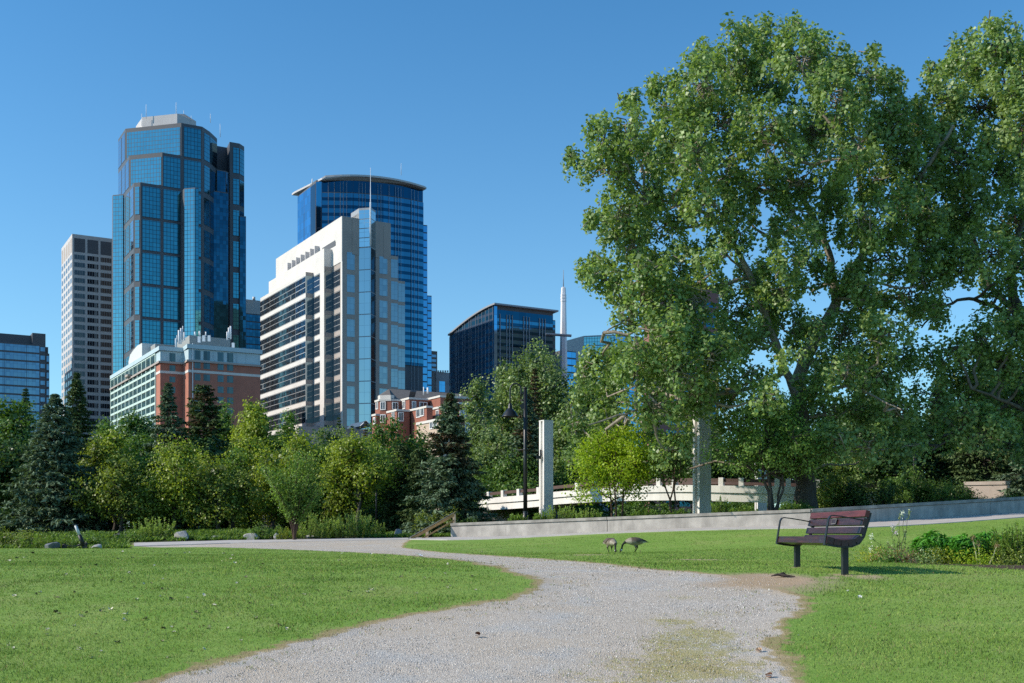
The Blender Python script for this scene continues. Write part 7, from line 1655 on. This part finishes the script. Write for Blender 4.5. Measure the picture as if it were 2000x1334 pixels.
# ---- flower bed beside the bench
GF = 'plants of the flower bed right of the bench'
def lily(label, px, top, hw, d, n=200):
    g = G(px, d); s = d/F; H = Z(top, d)-g[2]; R = hw*s; root = thing('lily_clump', label, 'plant', g, 0, GF); P, Fq, VR = [], [], []
    for i in range(n):
        a = RNG.uniform(0, 6.28); b = g+np.array([math.cos(a), math.sin(a)*0.8, 0])*R*0.75*math.sqrt(RNG.random()); hh = H*RNG.uniform(0.5, 1.05); out = np.array([math.cos(a), math.sin(a), 0])*RNG.uniform(0.08, 0.26)
        q = np.linspace(0, 1, 5); c = b+np.outer(q, out)*1.0+np.stack([0*q, 0*q, hh*(1.25*q-0.55*q**2.4)], -1); w = np.array([0.7, 1.0, 0.95, 0.65, 0.05])*RNG.uniform(0.012, 0.020); sd = np.array([-math.sin(a), math.cos(a), 0]); base = len(P)*10
        P.append(np.stack([c-sd*w[:, None], c+sd*w[:, None]], 1).reshape(-1, 3)); Fq += [(base+2*k, base+2*k+1, base+2*k+3, base+2*k+2) for k in range(4)]; VR.append(np.repeat(np.clip(0.2+0.7*q*RNG.uniform(0.6, 1.2), 0, 1), 2))
        # broad side leaves up the stem
        for t in RNG.uniform(0.3, 1, 3):
            pass
    npmesh('foliage', np.concatenate(P), Fq, LM['lily'], root, g, {'var': np.concatenate(VR)}, smooth=True)
    m = n*5; t = RNG.random(m); th = RNG.uniform(0, 6.28, m); rr = np.sqrt(RNG.random(m))*R*0.98; hh = H*(1-0.30*(rr/R)**2)*RNG.uniform(0.25, 1.0, m)*(0.85+0.3*vnoise(np.cos(th)*rr*9+px, np.sin(th)*rr*9)); c = g+np.stack([np.cos(th)*rr, np.sin(th)*rr*0.8, hh], -1)
    ax = np.stack([np.cos(th)+RNG.normal(0, 0.5, m), np.sin(th)+RNG.normal(0, 0.5, m), RNG.uniform(-0.35, 0.9, m)], -1); nr = np.stack([np.cos(th)*0.4, np.sin(th)*0.4, np.ones(m)], -1)+RNG.normal(0, 0.35, (m, 3))
    npmesh('leaves', leaf_quads(c, nr, RNG.uniform(0.10, 0.20, m), 0.24, ax), quads(m), LM['lily'], root, g, {'var': np.repeat(np.clip(0.1+0.8*(hh/H)*RNG.uniform(0.5, 1.2, m), 0, 1), 4)}); return root
lily('left-hand dark green lily clump', 1823, 1040, 42, 21.0); lily('middle dark green lily clump', 1884, 1044, 36, 20.7); lily('right-hand dark green lily clump behind the dried flower heads', 1928, 1038, 38, 21.8)
def flower_stalks():
    d = 20.6; g = G(1762, d); s = d/F; r = thing('flower_plant', 'tall sparse plant with lilac and white blossoms between bench and lily clumps', 'plant', g, 0, GF); tb = Tubes(4); P, NR = [], []
    fl = {'lilac': [], 'white': [], 'bud': []}
    for px, py, kind in ((1744, 1030, 'lilac'), (1762, 1003, 'white'), (1757, 1010, 'bud'), (1776, 1002, 'bud'), (1750, 1040, 'lilac'), (1702, 1049, 'white'), (1700, 1073, 'white'), (1768, 1040, 'bud'), (1735, 1062, 'bud')):
        e = P3(px, py, d+RNG.uniform(-0.2, 0.2)); b = g+np.array([RNG.uniform(-0.12, 0.12), RNG.uniform(-0.1, 0.1), 0]); p = bez(b, e, k=7, wob=0.02, up=0.05); tb.add(p, np.linspace(0.006, 0.0025, 7))
        m = 12; t = RNG.uniform(0.15, 0.95, m); P.append(np.stack([np.interp(t, np.linspace(0, 1, 7), p[:, j]) for j in range(3)], -1)); NR.append(RNG.normal(0, 0.7, (m, 3))+[0, 0, 0.5])
        c = 46; fl[kind].append(e+RNG.normal(0, 1, (c, 3))*(np.array([0.020, 0.020, 0.032]) if kind != 'bud' else np.array([0.010, 0.010, 0.035])))
    P = np.concatenate(P); NR = np.concatenate(NR); n = len(P); npmesh('leaves', leaf_quads(P+RNG.normal(0, 0.015, P.shape), NR, RNG.uniform(0.03, 0.065, n), 0.45), quads(n), LM['mid'], r, g, {'var': np.repeat(RNG.random(n), 4)}); tb.build('stems', BK_DARK, r, g)
    for k, cols in (('lilac', ((0.42, 0.30, 0.55), (0.72, 0.62, 0.80))), ('white', ((0.6, 0.6, 0.5), (0.85, 0.85, 0.78))), ('bud', ((0.10, 0.15, 0.05), (0.42, 0.45, 0.25)))):
        q = np.concatenate(fl[k]); n = len(q); npmesh('blossom', leaf_quads(q, RNG.normal(size=(n, 3)), 0.022, 0.9), quads(n), leaf_mat('petal_'+k, *cols, 0.3), r, g, {'var': np.repeat(RNG.random(n), 4)})
flower_stalks()
shrub('low yellow-green ground cover at the left end of the flower bed', 1706, 1087, 34, 20.6, 'sedum', size=0.035, name='ground_cover_plant', group=GF, dens=5, deep=0.25, cat='plant', lobes_n=12)
shrub('reddish brown withered plant under the tall flower stalks', 1752, 1084, 34, 20.3, 'dry', size=0.05, name='withered_plant', group=GF, dens=3.0, deep=0.25, cat='plant')
shrub('dark ground cover right of the yellow-green patch', 1745, 1090, 30, 20.0, 'green', size=0.04, name='ground_cover_plant', group=GF, dens=4, deep=0.22, cat='plant')
shrub('small yellow-green mound between the two left lily clumps', 1842, 1091, 20, 20.1, 'sedum', size=0.035, name='ground_cover_plant', group=GF, dens=5, deep=0.2, cat='plant')
shrub('light green mound in front of the right-hand lily clump', 1906, 1094, 30, 19.7, 'lime', size=0.035, name='ground_cover_plant', group=GF, dens=5, deep=0.25, cat='plant')
shrub('grey-green mound at the foot of the left lily clump', 1812, 1092, 16, 20.0, 'poplar', size=0.035, name='ground_cover_plant', group=GF, dens=5, deep=0.2, cat='plant')
shoots('feathery yellow-green bush cut by the right edge of the picture', 1988, 1020, 52, 20.4, 'mid', 170, name='feathery_bush', group=GF, leaf=0.055, spread=0.5, per=80, asp=0.35, cat='shrub')
shrub('low olive plants in front of the feathery bush', 1975, 1092, 42, 19.6, 'olive', size=0.045, name='ground_cover_plant', group=GF, dens=4, deep=0.3, cat='plant')
shoots('dry rust-coloured grass tuft behind the right-hand lily clump', 1935, 1030, 24, 23.2, 'dry', 36, name='grass_tuft', group=GF, leaf=0.05, spread=0.5, per=14)
def seedheads():
    d = 20.0; g = G(1905, d); r = thing('dried_flower', 'two dried brown flower heads on pale stalks before the right lily clump', 'plant', g, 0, GF); tb = Tubes(6); q = []
    for px, py in ((1900, 1049), (1911, 1062), (1948, 1066)):
        e = P3(px, py, d); b = g+np.array([(px-1905)/F*d*0.5+0.06, 0, 0]); tb.add(bez(b, e, k=6, wob=0.02), np.linspace(0.013, 0.007, 6)); q.append(e+RNG.normal(0, 1, (60, 3))*[0.022, 0.022, 0.03])
    q = np.concatenate(q); n = len(q); npmesh('blossom', leaf_quads(q, RNG.normal(size=(n, 3)), 0.03, 0.6), quads(n), LM['dry'], r, g, {'var': np.repeat(RNG.random(n), 4)}); tb.build('stalk', plain('pale_stalk', (0.35, 0.36, 0.20), 0.8), r, g)
seedheads()
# ---- small things lying about
def leaf_litter(name, label, px, py, w, col, seed, cat='leaf', group=None, crumple=0.4, h=0.3):
    p = hit(px, py); z = T1(*p); s = p[1]/F; rr = np.random.default_rng(seed); n = 9; R = w*s/2; V = [(0, 0, R*h*0.5)]
    for i in range(n): a = 2*PI*i/n; k = (0.45+0.55*abs(math.cos(a/2)))*rr.uniform(0.8, 1.1); V.append((R*k*math.cos(a), R*k*0.8*math.sin(a), R*h*rr.uniform(0.0, 1.6)+0.004))
    m = MB()
    for i in range(n): m.face([V[0], V[1+i], V[1+(i+1) % n]])
    m.face([(v[0]*0.9, v[1]*0.9, 0.002) for v in V[1:]][::-1])
    o = m.build(name, col, None); o.location = (p[0], p[1], z); o.rotation_euler = (rr.normal(0, 0.15), rr.normal(0, 0.15), rr.uniform(0, 6)); return tag(o, label, cat, group)
DRY1 = plain('dry_leaf_brown', (0.16, 0.07, 0.04), 0.8, var=0.3, scale=30); DRY2 = plain('dry_leaf_tan', (0.50, 0.32, 0.19), 0.8, var=0.2, scale=30); PALE = plain('pale_feather', (0.62, 0.62, 0.58), 0.8, var=0.1)
leaf_litter('pine_cone', 'dark brown lump lying alone on the middle of the gravel', 933, 1242, 19, DRY1, 1, 'pine cone', None, h=0.55)
leaf_litter('fallen_leaf', 'tan curled leaf on the mossy gravel, the upper of two', 1483, 1272, 17, DRY2, 2, h=0.6)
leaf_litter('fallen_leaf', 'reddish tan curled leaf near the bottom right edge of the gravel', 1500, 1321, 21, plain('dry_leaf_red', (0.45, 0.24, 0.16), 0.8, var=0.2, scale=30), 3, h=0.6)
leaf_litter('paper_scrap', 'white scrap of litter on the far edge of the left lawn', 822, 1087, 16, plain('white_paper', (0.85, 0.85, 0.86), 0.6, var=0.02), 4, 'litter', h=0.5)
leaf_litter('feather', 'pale grey feather on the right lawn below the bench', 1680, 1168, 13, PALE, 5, 'feather', h=0.5)
leaf_litter('feather', 'small pale feather left of the larger one below the bench', 1657, 1155, 8, PALE, 6, 'feather', h=0.4)
leaf_litter('pebble', 'single white pebble on the gravel below the bare patch', 1502, 1154, 6, PALE, 7, 'pebble', h=0.7)
leaf_litter('fallen_leaf', 'brown leaf on the right lawn below the bench feathers', 1735, 1203, 10, DRY2, 8)
leaf_litter('fallen_leaf', 'pale leaf lying on the left lawn near the bottom left corner', 178, 1286, 14, PALE, 9)
def stick():
    p = hit(1528, 1127); z = T1(*p); s = p[1]/F; tb = MB(); tb.tube([(-22*s, 0, 0.012), (-8*s, 0.03, 0.03), (2*s, 0.02, 0.02), (20*s, -0.12, 0.01)], [0.006, 0.018, 0.022, 0.006], 6); tb.tube([(-4*s, 0.03, 0.03), (6*s, 0.10, 0.05), (12*s, 0.06, 0.02)], [0.014, 0.012, 0.004], 6)
    o = tb.build('stick', plain('dark_stick', (0.045, 0.032, 0.028), 0.9), None); o.location = (p[0], p[1], z); tag(o, 'dark broken stick on the bare earth left of the bench', 'stick')
stick()
LEAFC = [plain('lawn_leaf_olive', (0.20, 0.19, 0.09), 0.8), plain('lawn_leaf_dark', (0.06, 0.05, 0.03), 0.8), plain('lawn_leaf_pale', (0.62, 0.58, 0.44), 0.8)]
rl = np.random.default_rng(5)
for i in range(150):
    px = rl.uniform(10, 980); py = 1078+rl.random()**1.5*210
    if px > 640 and py > 1150-(px-640)*0.08+60: continue
    p = hit(px, py)
    if sd_gravel(np.array([p[0]]), np.array([p[1]]))[0] < 0.2: continue
    leaf_litter('fallen_leaf', 'small fallen leaf scattered on the left lawn', px, py, rl.uniform(6, 10.5)*(1 if py < 1150 else 1.4), LEAFC[(0, 1, 2, 2)[rl.integers(4)]], 100+i, 'leaf', 'fallen leaves on the left lawn', h=0.5)
for i in range(34):
    px = rl.uniform(1250, 1990); py = rl.uniform(1075, 1320); p = hit(px, py)
    if sd_gravel(np.array([p[0]]), np.array([p[1]]))[0] < 0.2: continue
    leaf_litter('fallen_leaf', 'small fallen leaf scattered on the right lawn', px, py, rl.uniform(4, 7), LEAFC[rl.integers(3)], 300+i, 'leaf', 'fallen leaves on the right lawn', h=0.5)
